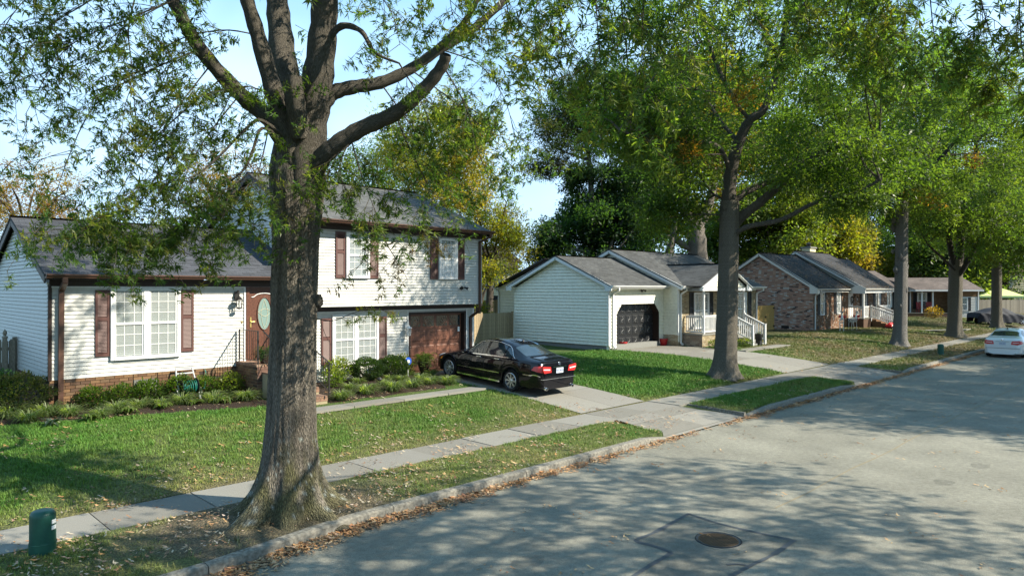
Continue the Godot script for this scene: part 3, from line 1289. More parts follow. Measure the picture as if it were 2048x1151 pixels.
# ---------------------------------------------------------------- first house
func first_house() -> void:
	var base := Vector3(10.6, 0.65, -19.4)
	var h := thing("split_level_house", "white sided split level house with brown shutters and trim behind the big tree", "house", base)
	var L := 3.94
	var Z := -19.4
	# left wing
	var s := Shape.new()
	s.span(Vector3(L + 0.02, 1.40, Z - 7.3), Vector3(10.5, 3.75, Z - 0.012))
	var front := put("front_wall", s, M.siding_white, h)
	siding(front, Vector3(0, 0, Z), UX, UZ, 1.437, 3.655, 0.0965, M.siding_white, flat_ext(L + 0.05, 8.66))
	siding(front, Vector3(0, 0, Z), UX, UZ, 1.437, 3.655, 0.0965, M.siding_white, flat_ext(9.80, 10.5))
	s = Shape.new()
	s.slab(PackedVector2Array([Vector2(-26.7, 1.40), Vector2(-19.42, 1.40), Vector2(-19.42, 3.78), Vector2(-23.05, 5.36), Vector2(-26.7, 3.78)]), Vector3(L + 0.012, 0, 0), UZ, -UX, 0.1)
	var gable := put("gable_wall", s, M.siding_white, h)
	siding(gable, Vector3(L, 0, 0), UZ, -UX, 1.437, 5.36, 0.0965, M.siding_white, gable_ext(-26.7, -19.44, 3.80, -23.05, 5.38))
	boards(h, "corner_trim", [[Vector3(L + 0.02, 1.43, Z + 0.012), Vector3(L + 0.02, 3.66, Z + 0.012)]], 0.075, 0.05, "trim_brown", UZ)
	boards(h, "wall_trim", [[Vector3(8.66, 1.5, Z + 0.02), Vector3(8.66, 3.65, Z + 0.02)]], 0.05, 0.05, "trim_white", UZ)
	# brick foundation
	s = Shape.new()
	s.span(Vector3(L + 0.03, 0.3, Z - 7.25), Vector3(10.5, 1.41, Z - 0.016))
	var f := put("foundation", s, M.mortar, h)
	bricks(f, Vector3(0, 0.642, Z), UX, UZ, 10, 0.213, 0.0793, flat_ext(L + 0.012, 5.76), true, [], 0.04)
	bricks(f, Vector3(0, 0.642, Z), UX, UZ, 10, 0.213, 0.0793, flat_ext(6.35, 8.42), true, [], 0.04)
	bricks(f, Vector3(0, 0.642, Z), UX, UZ, 3, 0.213, 0.0793, flat_ext(5.77, 6.34), true, [], 0.04)
	bricks(f, Vector3(0, 0.642, Z), UX, UZ, 2, 0.213, 0.0793, flat_ext(5.77, 6.34), true, [], 0.04, 0.6344)
	var tones := [Color(0.17, 0.095, 0.07), Color(0.20, 0.11, 0.08), Color(0.14, 0.085, 0.07), Color(0.22, 0.13, 0.09), Color(0.10, 0.07, 0.055)]
	bricks(f, Vector3(L + 0.02, 0.642, 0), UZ, -UX, 10, 0.213, 0.0793, flat_ext(-26.6, -19.38), false, tones)
	# vent in the foundation
	s = Shape.new()
	for q in [[5.78, 5.83, 0.88, 1.28], [6.28, 6.33, 0.88, 1.28], [5.83, 6.28, 1.23, 1.28], [5.83, 6.28, 0.88, 0.92]]:
		s.span(Vector3(q[0], q[2], Z - 0.01), Vector3(q[1], q[3], Z + 0.03))
	var vent := put("foundation_vent", s, M.stone, h)
	s = Shape.new()
	for i in 7:
		var y := 0.93 + i * 0.044
		s.quad(Vector3(5.83, y, Z + 0.015), Vector3(6.28, y, Z + 0.015), Vector3(6.28, y + 0.035, Z - 0.012), Vector3(5.83, y + 0.035, Z - 0.012), UZ)
	put("vent_slats", s, M.stone, vent)
	# roof of the wing
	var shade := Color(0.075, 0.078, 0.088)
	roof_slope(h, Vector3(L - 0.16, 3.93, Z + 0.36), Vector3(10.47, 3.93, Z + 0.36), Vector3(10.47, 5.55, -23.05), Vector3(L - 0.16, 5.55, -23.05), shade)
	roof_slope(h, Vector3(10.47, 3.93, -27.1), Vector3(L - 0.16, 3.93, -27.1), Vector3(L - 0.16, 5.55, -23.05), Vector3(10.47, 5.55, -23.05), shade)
	boards(h, "rake_board", [[Vector3(L - 0.13, 3.80, Z + 0.30), Vector3(L - 0.13, 5.42, -23.05)]], 0.03, 0.16, "trim_brown")
	boards(h, "rake_board", [[Vector3(L - 0.13, 3.78, -27.05), Vector3(L - 0.13, 5.42, -23.05)]], 0.03, 0.2, "trim_brown")
	boards(h, "rake_moulding", [[Vector3(L - 0.02, 3.72, Z + 0.02), Vector3(L - 0.02, 5.32, -23.05)]], 0.06, 0.04, "trim_white")
	boards(h, "soffit", [[Vector3(L - 0.1, 3.82, Z + 0.18), Vector3(10.47, 3.82, Z + 0.18)]], 0.36, 0.02, "trim_brown")
	boards(h, "frieze", [[Vector3(L, 3.735, Z + 0.03), Vector3(10.47, 3.735, Z + 0.03)]], 0.045, 0.155, "trim_brown")
	boards(h, "frieze_moulding", [[Vector3(L + 0.05, 3.64, Z + 0.028), Vector3(8.66, 3.64, Z + 0.028)]], 0.04, 0.035, "trim_white")
	gutter(h, Vector3(L - 0.14, 3.945, Z + 0.36), Vector3(10.47, 3.945, Z + 0.36), UZ, "gutter_brown")
	downspout(h, [Vector3(4.18, 3.86, Z + 0.42), Vector3(4.18, 3.74, Z + 0.42), Vector3(4.18, 3.56, Z + 0.09), Vector3(4.16, 0.86, Z + 0.09), Vector3(4.16, 0.74, Z + 0.26)], "gutter_brown", 0.11, 0.08)
	window(h, Vector3(5.235, 1.815, Z), UX, UZ, 1.665, 1.81, 2, 3, 3)
	shutter(h, Vector3(4.905, 1.93, Z), UX, UZ, 0.315, 1.64, "shutter_brown")
	shutter(h, Vector3(6.925, 1.93, Z), UX, UZ, 0.325, 1.64, "shutter_brown")
	lantern(h, Vector3(8.42, 3.28, Z + 0.02), "iron", 1.1)
	put("doorbell", boxed(Vector3(8.58, 2.66, Z + 0.03), Vector3(0.035, 0.06, 0.02)), M.brass, h)
	# front door
	s = Shape.new()
	s.span(Vector3(8.70, 1.54, Z - 0.02), Vector3(8.79, 3.65, Z + 0.05))
	s.span(Vector3(9.70, 1.54, Z - 0.02), Vector3(9.79, 3.65, Z + 0.05))
	s.span(Vector3(8.79, 3.58, Z - 0.02), Vector3(9.70, 3.65, Z + 0.05))
	put("door_frame", s, M.door_brown, h)
	s = Shape.new()
	s.span(Vector3(8.79, 1.57, Z - 0.02), Vector3(9.70, 3.58, Z + 0.01))
	s.span(Vector3(8.90, 1.72, Z + 0.01), Vector3(9.18, 2.20, Z + 0.02))
	s.span(Vector3(9.31, 1.72, Z + 0.01), Vector3(9.59, 2.20, Z + 0.02))
	var door := put("front_door", s, M.door_brown, h)
	var ring := PackedVector3Array()
	var oval := PackedVector2Array()
	for i in 25:
		var a := TAU * i / 24
		ring.append(Vector3(9.245 + cos(a) * 0.21, 2.88 + sin(a) * 0.47, Z + 0.018))
		if i < 24:
			oval.append(Vector2(9.245 + cos(a) * 0.20, 2.88 + sin(a) * 0.46))
	s = Shape.new()
	s.slab(oval, Vector3(0, 0, Z + 0.017), UX, UZ, 0.004)
	put("oval_glass", s, M.frosted, door)
	s = Shape.new()
	s.tube(ring, taper(25, 0.018, 0.018), 6)
	put("oval_moulding", s, M.door_brown, door)
	s = Shape.new()
	for pp in [[[0, 0.4], [0.1, 0.0], [0, -0.4], [-0.1, 0.0], [0, 0.4]], [[-0.19, 0.05], [0, 0.14], [0.19, 0.05], [0, -0.08], [-0.19, 0.05]]]:
		var line := []
		for q in pp:
			line.append(Vector3(9.245 + q[0], 2.88 + q[1], Z + 0.022))
		s.tube(curve(line, 4), taper(17, 0.006, 0.006), 5)
	put("glass_leading", s, M.lead, door)
	s = Shape.new()
	s.tube(curve([Vector3(8.86, 3.36, Z + 0.02), Vector3(8.93, 3.37, Z + 0.022), Vector3(9.04, 3.44, Z + 0.022), Vector3(9.24, 3.47, Z + 0.022), Vector3(9.44, 3.44, Z + 0.022), Vector3(9.56, 3.37, Z + 0.022), Vector3(9.63, 3.36, Z + 0.02)], 4), taper(25, 0.014, 0.014), 6)
	put("arched_moulding", s, M.trim_white, door)
	s = Shape.new()
	s.span(Vector3(8.815, 2.50, Z + 0.01), Vector3(8.86, 2.79, Z + 0.025))
	s.rod(Vector3(8.84, 2.66, Z + 0.02), Vector3(8.84, 2.66, Z + 0.07), 0.012)
	s.rod(Vector3(8.83, 2.66, Z + 0.07), Vector3(8.95, 2.66, Z + 0.07), 0.011)
	put("handle", s, M.brass, door)

	# stoop with brick sides, steps towards the street
	s = Shape.new()
	s.span(Vector3(8.43, 0.4, Z - 0.01), Vector3(9.58, 1.50, -18.08))
	var st := put("stoop", s, M.mortar, h)
	bricks(st, Vector3(8.43, 0.63, 0), UZ, -UX, 11, 0.213, 0.0793, flat_ext(Z + 0.03, -18.07), true, [], 0.03)
	bricks(st, Vector3(0, 0.63, -18.08), UX, UZ, 11, 0.213, 0.0793, flat_ext(8.42, 9.59), false, tones)
	var warm := [Color(0.30, 0.17, 0.11), Color(0.34, 0.20, 0.13), Color(0.27, 0.16, 0.11), Color(0.36, 0.24, 0.17)]
	var cap := Many.new()
	var unit := boxed(Vector3.ZERO, Vector3.ONE).mesh()
	for i in 17:
		for e in [8.50, 9.50]:
			cap.add(Transform3D(Basis(UX * 0.2, UY * 0.062, UZ * 0.068), Vector3(e, 1.535, Z + 0.06 + i * 0.078) - origin), warm[rng.randi() % 4])
	for i in 6:
		for j in 17:
			cap.add(Transform3D(Basis(UX * 0.125, UY * 0.05, UZ * 0.068), Vector3(8.69 + i * 0.132, 1.53, Z + 0.06 + j * 0.078) - origin), warm[rng.randi() % 4])
	strew("paving_bricks", unit, cap, M.brick_any, st)
	for i in 4:
		var top := 1.54 - 0.184 * (i + 1)
		var z0 := -18.06 + 0.43 * i
		var step := put("step", spanned(Vector3(8.56, 0.4, z0), Vector3(9.52, top - 0.03, z0 + 0.42)), M.mortar, h)
		var many := Many.new()
		for k in 12:
			many.add(Transform3D(Basis(UX * 0.072, UY * 0.05, UZ * 0.205), Vector3(8.595 + k * 0.0805, top - 0.02, z0 + 0.33) - origin), warm[rng.randi() % 4])
			many.add(Transform3D(Basis(UX * 0.072, UY * 0.05, UZ * 0.205), Vector3(8.595 + k * 0.0805, top - 0.02, z0 + 0.115) - origin), warm[rng.randi() % 4])
		for k in 5:
			many.add(Transform3D(Basis(UX * 0.185, UY * 0.075, UZ * 0.05), Vector3(8.65 + k * 0.193, top - 0.09, z0 + 0.405) - origin), warm[rng.randi() % 4])
		for k in 2:
			many.add(Transform3D(Basis(UX * 0.05, UY * 0.075, UZ * 0.2), Vector3(9.515, top - 0.09, z0 + 0.1 + k * 0.21) - origin), warm[rng.randi() % 4])
		strew("tread_bricks", unit, many, M.brick_any, step)
	railing(h, Vector3(8.47, 1.56, Z + 0.10), Vector3(8.47, 1.56, -18.12), 0.9, 0.115, 0.007, "iron")
	railing(h, Vector3(8.60, 1.56, -18.10), Vector3(8.60, 0.84, -16.40), 0.9, 0.12, 0.007, "iron", false, true)
	railing(h, Vector3(9.53, 1.56, Z + 0.10), Vector3(9.53, 1.56, -18.12), 0.9, 0.115, 0.007, "iron")
	railing(h, Vector3(9.50, 1.56, -18.10), Vector3(9.50, 0.84, -16.22), 0.84, 0.125, 0.007, "iron", false, true)
	for xx in [8.60, 9.50]:
		s = Shape.new()
		s.tube(curve([Vector3(xx, 1.66, -16.24), Vector3(xx, 1.63, -16.12), Vector3(xx, 1.54, -16.1), Vector3(xx, 1.49, -16.17), Vector3(xx, 1.53, -16.22)], 4), taper(17, 0.012, 0.01), 6)
		put("rail_scroll", s, M.iron, h)

	# two storey part: lower wall, garage, overhanging upper wall
	var R := 17.35
	var U := -18.97
	s = Shape.new()
	s.span(Vector3(10.5, 0.3, Z - 7.2), Vector3(14.38, 3.05, Z - 0.012))
	s.span(Vector3(16.98, 0.3, Z - 7.2), Vector3(R - 0.01, 3.05, Z - 0.012))
	s.span(Vector3(14.38, 2.79, Z - 7.2), Vector3(16.98, 3.05, Z - 0.014))
	s.span(Vector3(14.38, 0.3, Z - 7.2), Vector3(16.98, 2.79, Z - 0.4))
	var lower := put("lower_wall", s, M.siding_white, h)
	siding(lower, Vector3(0, 0, Z), UX, UZ, 0.74, 2.90, 0.0965, M.siding_white, flat_ext(9.85, 14.36))
	siding(lower, Vector3(0, 0, Z), UX, UZ, 0.74, 2.90, 0.0965, M.siding_white, flat_ext(17.0, R - 0.03))
	boards(h, "corner_trim", [[Vector3(R - 0.02, 0.7, Z + 0.01), Vector3(R - 0.02, 2.9, Z + 0.01)], [Vector3(R - 0.02, 3.05, U + 0.01), Vector3(R - 0.02, 5.42, U + 0.01)]], 0.08, 0.05, "trim_white", UZ)
	boards(h, "band_board", [[Vector3(10.4, 2.965, Z + 0.035), Vector3(R, 2.965, Z + 0.035)]], 0.05, 0.15, "trim_brown")
	boards(h, "band_moulding", [[Vector3(10.4, 2.87, Z + 0.03), Vector3(R - 0.06, 2.87, Z + 0.03)]], 0.035, 0.04, "trim_white")
	s = Shape.new()
	s.span(Vector3(10.5, 3.04, Z - 7.3), Vector3(R, 5.55, U - 0.012))
	var upper := put("upper_wall", s, M.siding_white, h)
	siding(upper, Vector3(0, 0, U), UX, UZ, 3.05, 5.42, 0.0965, M.siding_white, flat_ext(10.5, R - 0.03))
	s = Shape.new()
	s.slab(PackedVector2Array([Vector2(-26.7, 3.0), Vector2(-18.98, 3.0), Vector2(-18.98, 5.55), Vector2(-23.0, 7.25), Vector2(-26.9, 5.55)]), Vector3(10.512, 0, 0), UZ, -UX, 0.1)
	var side := put("side_gable_wall", s, M.siding_white, h)
	siding(side, Vector3(10.5, 0, 0), UZ, -UX, 3.85, 7.2, 0.0965, M.siding_white, gable_ext(-26.7, -18.99, 5.55, -23.0, 7.25))
	put("far_gable_wall", _gable_shape(R - 0.11), M.siding_white, h)
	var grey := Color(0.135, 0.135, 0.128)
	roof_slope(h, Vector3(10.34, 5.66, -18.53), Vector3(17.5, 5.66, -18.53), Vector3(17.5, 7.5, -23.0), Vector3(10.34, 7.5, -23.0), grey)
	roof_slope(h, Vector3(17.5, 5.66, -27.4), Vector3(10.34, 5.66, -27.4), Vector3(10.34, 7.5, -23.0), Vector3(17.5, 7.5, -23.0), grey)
	for xx in [10.37, 17.47]:
		boards(h, "rake_board", [[Vector3(xx, 5.54, -18.6), Vector3(xx, 7.38, -23.0)], [Vector3(xx, 5.54, -27.3), Vector3(xx, 7.38, -23.0)]], 0.03, 0.17, "trim_brown")
	boards(h, "soffit", [[Vector3(10.36, 5.57, U + 0.22), Vector3(17.48, 5.57, U + 0.22)]], 0.42, 0.02, "trim_brown")
	boards(h, "frieze", [[Vector3(10.45, 5.485, U + 0.03), Vector3(R + 0.02, 5.485, U + 0.03)]], 0.045, 0.155, "trim_brown")
	gutter(h, Vector3(10.34, 5.675, -18.53), Vector3(17.52, 5.675, -18.53), UZ, "gutter_brown")
	downspout(h, [Vector3(17.38, 5.6, -18.47), Vector3(17.38, 5.47, -18.47), Vector3(17.24, 5.30, U + 0.08), Vector3(17.24, 3.0, U + 0.08), Vector3(17.22, 2.78, U + 0.02), Vector3(17.16, 2.56, Z + 0.08), Vector3(17.16, 0.85, Z + 0.08), Vector3(17.16, 0.75, Z + 0.2)], "gutter_brown", 0.085, 0.065)
	window(h, Vector3(11.66, 3.93, U), UX, UZ, 0.85, 1.42, 1, 3, 3)
	window(h, Vector3(15.33, 3.93, U), UX, UZ, 0.84, 1.42, 1, 3, 3)
	for q in [[11.31, 0.335], [12.525, 0.335], [14.975, 0.335], [16.185, 0.335]]:
		shutter(h, Vector3(q[0], 3.93, U), UX, UZ, q[1], 1.43, "shutter_brown")
	window(h, Vector3(11.43, 1.19, Z), UX, UZ, 1.71, 1.60, 2, 3, 3)
	shutter(h, Vector3(11.07, 1.24, Z), UX, UZ, 0.34, 1.45, "shutter_brown")
	shutter(h, Vector3(13.155, 1.24, Z), UX, UZ, 0.325, 1.45, "shutter_brown")
	lantern(h, Vector3(14.26, 2.25, Z + 0.02), "pale_lamp", 1.05)
	floodlight(h, Vector3(16.4, 3.63, U + 0.02), "iron")
	# garage door in a recess
	s = Shape.new()
	s.span(Vector3(14.38, 0.62, Z - 0.2), Vector3(14.47, 2.79, Z + 0.03))
	s.span(Vector3(16.89, 0.62, Z - 0.2), Vector3(16.98, 2.79, Z + 0.03))
	s.span(Vector3(14.47, 2.72, Z - 0.2), Vector3(16.89, 2.79, Z + 0.03))
	put("garage_door_frame", s, M.trim_brown, h)
	boards(h, "garage_door_casing", [[Vector3(14.35, 0.7, Z + 0.02), Vector3(14.35, 2.86, Z + 0.02)], [Vector3(17.0, 0.7, Z + 0.02), Vector3(17.0, 2.86, Z + 0.02)]], 0.04, 0.04, "trim_white", UZ)
	var dz := Z - 0.16
	s = Shape.new()
	for i in 4:
		s.span(Vector3(14.47, 0.66 + i * 0.515, dz - 0.04), Vector3(16.89, 0.66 + i * 0.515 + 0.508, dz))
	var gd := put("garage_door", s, M.garage_brown, h)
	for r in 4:
		for c in 4:
			var x0 := 14.47 + c * 0.605 + 0.055
			var y0 := 0.66 + r * 0.515 + 0.07
			if r < 3:
				s = Shape.new()
				raised(s, Vector3(x0, y0, dz), 0.495, 0.37, 0.02)
				put("panel", s, M.garage_brown, gd)
			else:
				s = Shape.new()
				s.span(Vector3(x0, y0, dz), Vector3(x0 + 0.495, y0 + 0.37, dz + 0.006))
				put("garage_pane", s, M.car_glass, gd)
				s = Shape.new()
				var hub := Vector3(x0 + (0.495 if c % 2 == 0 else 0.0), y0, dz + 0.010)
				var way := -1.0 if c % 2 == 0 else 1.0
				for k in 5:
					var a := PI / 2 * (k + 0.5) / 5
					s.bar(hub + Vector3(way * cos(a) * 0.14, sin(a) * 0.14, 0), hub + Vector3(way * cos(a) * 0.36, minf(sin(a) * 0.36, 0.36), 0), 0.014, 0.008, UZ)
				var arc := []
				for k in 7:
					var a := PI / 2 * k / 6
					arc.append(hub + Vector3(way * cos(a) * 0.14, sin(a) * 0.14, 0))
				s.tube(curve(arc, 2), taper(13, 0.01, 0.01), 5)
				put("sunburst_bars", s, M.garage_brown, gd)
	boards(h, "garage_sill", [[Vector3(14.4, 0.645, Z + 0.0), Vector3(16.95, 0.645, Z + 0.0)]], 0.2, 0.05, "trim_white")
	put("door_keypad", boxed(Vector3(16.735, 2.13, dz + 0.05), Vector3(0.08, 0.17, 0.03)), M.sticker, h)


func _gable_shape(x: float) -> Shape:
	var s := Shape.new()
	s.slab(PackedVector2Array([Vector2(-26.7, 5.4), Vector2(-18.98, 5.4), Vector2(-18.98, 5.55), Vector2(-23.0, 7.25), Vector2(-26.9, 5.55)]), Vector3(x, 0, 0), UZ, -UX, -0.1)
	return s


# a raised panel with bevelled rim, lower left corner at p, facing +Z
func raised(s: Shape, p: Vector3, w: float, h: float, e: float) -> void:
	var a := [p, p + UX * w, p + UX * w + UY * h, p + UY * h]
	var b := []
	var i := e * 1.6
	for q in [Vector3(i, i, e), Vector3(w - i, i, e), Vector3(w - i, h - i, e), Vector3(i, h - i, e)]:
		b.append(p + q)
	for k in 4:
		var n := (k + 1) % 4
		var mid: Vector3 = (a[k] + a[n]) / 2 - (p + Vector3(w / 2, h / 2, 0))
		s.quad(a[k], a[n], b[n], b[k], mid.normalized() + UZ)
	s.quad(b[0], b[1], b[2], b[3], UZ)


# ---------------------------------------------------------------- second house
func second_house() -> void:
	var h := thing("cream_house", "cream sided single storey house with black garage door and white porch railing", "house", Vector3(31.0, 0.7, -20.0))
	var G := 26.4
	var Z := -19.98
	var s := Shape.new()
	s.slab(PackedVector2Array([Vector2(-26.2, 0.9), Vector2(Z, 0.9), Vector2(Z, 3.60), Vector2(-23.08, 5.05), Vector2(-26.2, 3.60)]), Vector3(G + 0.012, 0, 0), UZ, -UX, 0.12)
	var gw := put("gable_wall", s, M.siding_cream, h)
	siding(gw, Vector3(G, 0, 0), UZ, -UX, 0.92, 5.06, 0.158, M.siding_cream, gable_ext(-26.2, Z - 0.03, 3.62, -23.08, 5.08))
	put("foundation", spanned(Vector3(G + 0.03, 0.2, -26.2), Vector3(31.0, 0.93, Z + 0.0)), M.foundation, h)
	boards(h, "corner_trim", [[Vector3(G + 0.02, 0.92, Z + 0.005), Vector3(G + 0.02, 3.62, Z + 0.005)]], 0.13, 0.06, "trim_white", UZ)
	# garage front with a clipped opening
	s = Shape.new()
	s.span(Vector3(G + 0.02, 0.6, Z - 0.15), Vector3(27.0, 3.6, Z - 0.012))
	s.span(Vector3(30.58, 0.6, Z - 0.15), Vector3(31.0, 3.6, Z - 0.012))
	s.span(Vector3(27.0, 2.86, Z - 0.15), Vector3(30.58, 3.6, Z - 0.013))
	s.slab(PackedVector2Array([Vector2(27.0, 2.42), Vector2(27.42, 2.86), Vector2(27.0, 2.86)]), Vector3(0, 0, Z - 0.012), UX, UZ, 0.13)
	s.slab(PackedVector2Array([Vector2(30.58, 2.42), Vector2(30.58, 2.86), Vector2(30.16, 2.86)]), Vector3(0, 0, Z - 0.012), UX, UZ, 0.13)
	var gf := put("garage_front", s, M.siding_cream, h)
	siding(gf, Vector3(0, 0, Z), UX, UZ, 0.80, 2.86, 0.158, M.siding_cream, func(y: float) -> Vector2: return Vector2(G + 0.06, 26.98 + clampf((y - 2.42) / 0.44, 0.0, 1.0) * 0.4))
	siding(gf, Vector3(0, 0, Z), UX, UZ, 0.80, 2.86, 0.158, M.siding_cream, func(y: float) -> Vector2: return Vector2(30.6 - clampf((y - 2.42) / 0.44, 0.0, 1.0) * 0.4, 31.0))
	siding(gf, Vector3(0, 0, Z), UX, UZ, 2.86, 3.58, 0.158, M.siding_cream, flat_ext(G + 0.06, 31.0))
	s = Shape.new()
	for q in [[[27.0, 0.72], [27.0, 2.42]], [[27.0, 2.42], [27.42, 2.86]], [[27.42, 2.86], [30.16, 2.86]], [[30.16, 2.86], [30.58, 2.42]], [[30.58, 2.42], [30.58, 0.72]]]:
		s.bar(Vector3(q[0][0], q[0][1], Z - 0.17), Vector3(q[1][0], q[1][1], Z - 0.17), 0.03, 0.36, UZ)
	put("garage_door_frame", s, M.trim_brown, h)
	s = Shape.new()
	for i in 4:
		s.span(Vector3(26.7, 0.74 + i * 0.54, Z - 0.42), Vector3(30.9, 0.74 + i * 0.54 + 0.533, Z - 0.36))
	var gd := put("garage_door", s, M.garage_black, h)
	for r in 4:
		for c in 6:
			var x0 := 27.06 + c * 0.555
			var y0 := 0.74 + r * 0.54
			s = Shape.new()
			raised(s, Vector3(x0 + 0.05, y0 + 0.05, Z - 0.36), 0.46, 0.43, 0.03)
			put("panel", s, M.garage_black, gd)
			s = Shape.new()
			var pts := []
			for k in 13:
				var t := k / 12.0
				var a := lerpf(-0.6, 2.6, t)
				pts.append(Vector3(x0 + 0.28 - 0.09 * sin(t * TAU) + 0.02 * cos(a), y0 + 0.13 + 0.28 * t, Z - 0.322))
			s.tube(curve(pts, 1), taper(13, 0.014, 0.014), 5)
			put("panel_scroll", s, M.garage_mark, gd)
	floodlight(h, Vector3(29.0, 3.52, Z + 0.02), "iron")
	# rear part behind the garage
	s = Shape.new()
	s.slab(PackedVector2Array([Vector2(-28.6, 0.9), Vector2(-26.2, 0.9), Vector2(-26.2, 4.5), Vector2(-28.6, 3.65)]), Vector3(27.5, 0, 0), UZ, -UX, 0.12)
	var rw := put("rear_wall", s, M.siding_cream, h)
	siding(rw, Vector3(27.5, 0, 0), UZ, -UX, 0.92, 3.65, 0.158, M.siding_cream, flat_ext(-28.6, -26.2))
	var t0 := Color(0.105, 0.106, 0.104)
	roof_slope(h, Vector3(39.6, 3.74, -28.7), Vector3(27.2, 3.74, -28.7), Vector3(27.2, 5.16, -24.9), Vector3(39.6, 5.16, -24.9), t0)
	gutter(h, Vector3(33.0, 3.75, -28.7), Vector3(27.2, 3.75, -28.7), -UZ, "gutter_white")
	downspout(h, [Vector3(27.38, 3.66, -28.75), Vector3(27.44, 3.4, -28.5), Vector3(27.44, 0.9, -28.5)], "trim_white")
	# garage roof
	var P := G - 0.3
	roof_slope(h, Vector3(P, 3.73, -19.64), Vector3(31.0, 3.73, -19.64), Vector3(31.0, 5.25, -23.08), Vector3(P, 5.25, -23.08), t0)
	roof_slope(h, Vector3(31.0, 3.73, -26.5), Vector3(P, 3.73, -26.5), Vector3(P, 5.25, -23.08), Vector3(31.0, 5.25, -23.08), t0)
	boards(h, "rake_board", [[Vector3(P + 0.02, 3.63, -19.60), Vector3(P + 0.02, 5.14, -23.08)], [Vector3(P + 0.02, 3.63, -26.56), Vector3(P + 0.02, 5.14, -23.08)]], 0.035, 0.19, "trim_white")
	boards(h, "rake_soffit", [[Vector3(P + 0.16, 3.62, -19.68), Vector3(P + 0.16, 5.07, -23.08)], [Vector3(P + 0.16, 3.62, -26.5), Vector3(P + 0.16, 5.07, -23.08)]], 0.27, 0.02, "siding_cream")
	s = Shape.new()
	s.slab(PackedVector2Array([Vector2(-20.0, 3.50), Vector2(-19.60, 3.50), Vector2(-19.60, 3.66), Vector2(-20.0, 3.84)]), Vector3(P - 0.005, 0, 0), UZ, -UX, 0.05)
	s.slab(PackedVector2Array([Vector2(-26.56, 3.50), Vector2(-26.16, 3.50), Vector2(-26.16, 3.84), Vector2(-26.56, 3.66)]), Vector3(P - 0.005, 0, 0), UZ, -UX, 0.05)
	put("eave_return", s, M.trim_white, h)
	boards(h, "soffit", [[Vector3(P + 0.03, 3.59, -19.81), Vector3(31.0, 3.59, -19.81)]], 0.36, 0.03, "siding_cream")
	gutter(h, Vector3(P, 3.74, -19.64), Vector3(31.2, 3.74, -19.64), UZ, "trim_white")
	downspout(h, [Vector3(26.66, 3.64, -19.58), Vector3(26.66, 3.52, -19.58), Vector3(26.66, 3.36, Z + 0.06), Vector3(26.66, 0.9, Z + 0.06), Vector3(26.6, 0.8, Z + 0.2)], "trim_white")
	# main block
	var X := 31.0
	var F := -19.1
	s = Shape.new()
	s.slab(PackedVector2Array([Vector2(-27.4, 0.9), Vector2(F, 0.9), Vector2(F, 3.60), Vector2(-23.25, 5.52), Vector2(-27.4, 3.60)]), Vector3(X + 0.012, 0, 0), UZ, -UX, 0.12)
	var mg := put("main_gable_wall", s, M.siding_cream, h)
	siding(mg, Vector3(X, 0, 0), UZ, -UX, 1.26, 5.5, 0.158, M.siding_cream, gable_ext(-27.0, F - 0.03, 3.62, -23.25, 5.54))
	put("main_body", spanned(Vector3(X + 0.1, 0.3, -27.2), Vector3(39.62, 3.6, F - 0.02)), M.siding_cream, h)
	boards(h, "corner_trim", [[Vector3(X + 0.03, 1.24, F + 0.005), Vector3(X + 0.03, 3.6, F + 0.005)]], 0.13, 0.06, "trim_white", UZ)
	var pale := [Color(0.46, 0.37, 0.22), Color(0.50, 0.41, 0.26), Color(0.42, 0.33, 0.20), Color(0.52, 0.44, 0.30), Color(0.38, 0.28, 0.17)]
	s = spanned(Vector3(X + 0.03, 0.4, -20.0), Vector3(39.6, 1.26, F - 0.008))
	s.span(Vector3(X + 0.13, 1.26, F - 0.1), Vector3(39.6, 3.5, F - 0.01))
	var bw := put("brick_front", s, M.mortar, h)
	bricks(bw, Vector3(X + 0.02, 0.68, 0), UZ, -UX, 8, 0.213, 0.073, flat_ext(-20.0, F), false, pale)
	bricks(bw, Vector3(0, 0.68, F), UX, UZ, 38, 0.213, 0.073, flat_ext(X + 0.12, 39.6), false, pale)
	window(h, Vector3(32.44, 1.5, F), UX, UZ, 1.52, 1.9, 1, 4, 2, true)
	window(h, Vector3(36.77, 1.5, F), UX, UZ, 1.45, 1.9, 1, 4, 2, true)
	for q in [32.03, 34.05, 36.35, 38.5]:
		shutter(h, Vector3(q, 1.5, F), UX, UZ, 0.40, 1.92, "shutter_black")
	s = spanned(Vector3(35.05, 1.33, F - 0.01), Vector3(35.97, 3.36, F + 0.035))
	for r in 3:
		for c in 2:
			raised(s, Vector3(35.16 + c * 0.39, 1.5 + r * 0.62, F + 0.035), 0.32, 0.5, 0.015)
	var dr := put("front_door", s, M.door_red, h)
	put("handle", boxed(Vector3(35.12, 2.35, F + 0.07), Vector3(0.05, 0.16, 0.06)), M.brass, dr)
	boards(h, "door_casing", [[Vector3(35.0, 1.33, F + 0.03), Vector3(35.0, 3.42, F + 0.03)], [Vector3(36.02, 1.33, F + 0.03), Vector3(36.02, 3.42, F + 0.03)], [Vector3(34.96, 3.40, F + 0.034), Vector3(36.06, 3.40, F + 0.034)]], 0.09, 0.07, "trim_white", UZ)
	P = X - 0.3
	roof_slope(h, Vector3(P, 3.72, -18.72), Vector3(39.95, 3.72, -18.72), Vector3(39.95, 5.75, -23.25), Vector3(P, 5.75, -23.25), t0)
	roof_slope(h, Vector3(39.95, 3.72, -27.8), Vector3(P, 3.72, -27.8), Vector3(P, 5.75, -23.25), Vector3(39.95, 5.75, -23.25), t0)
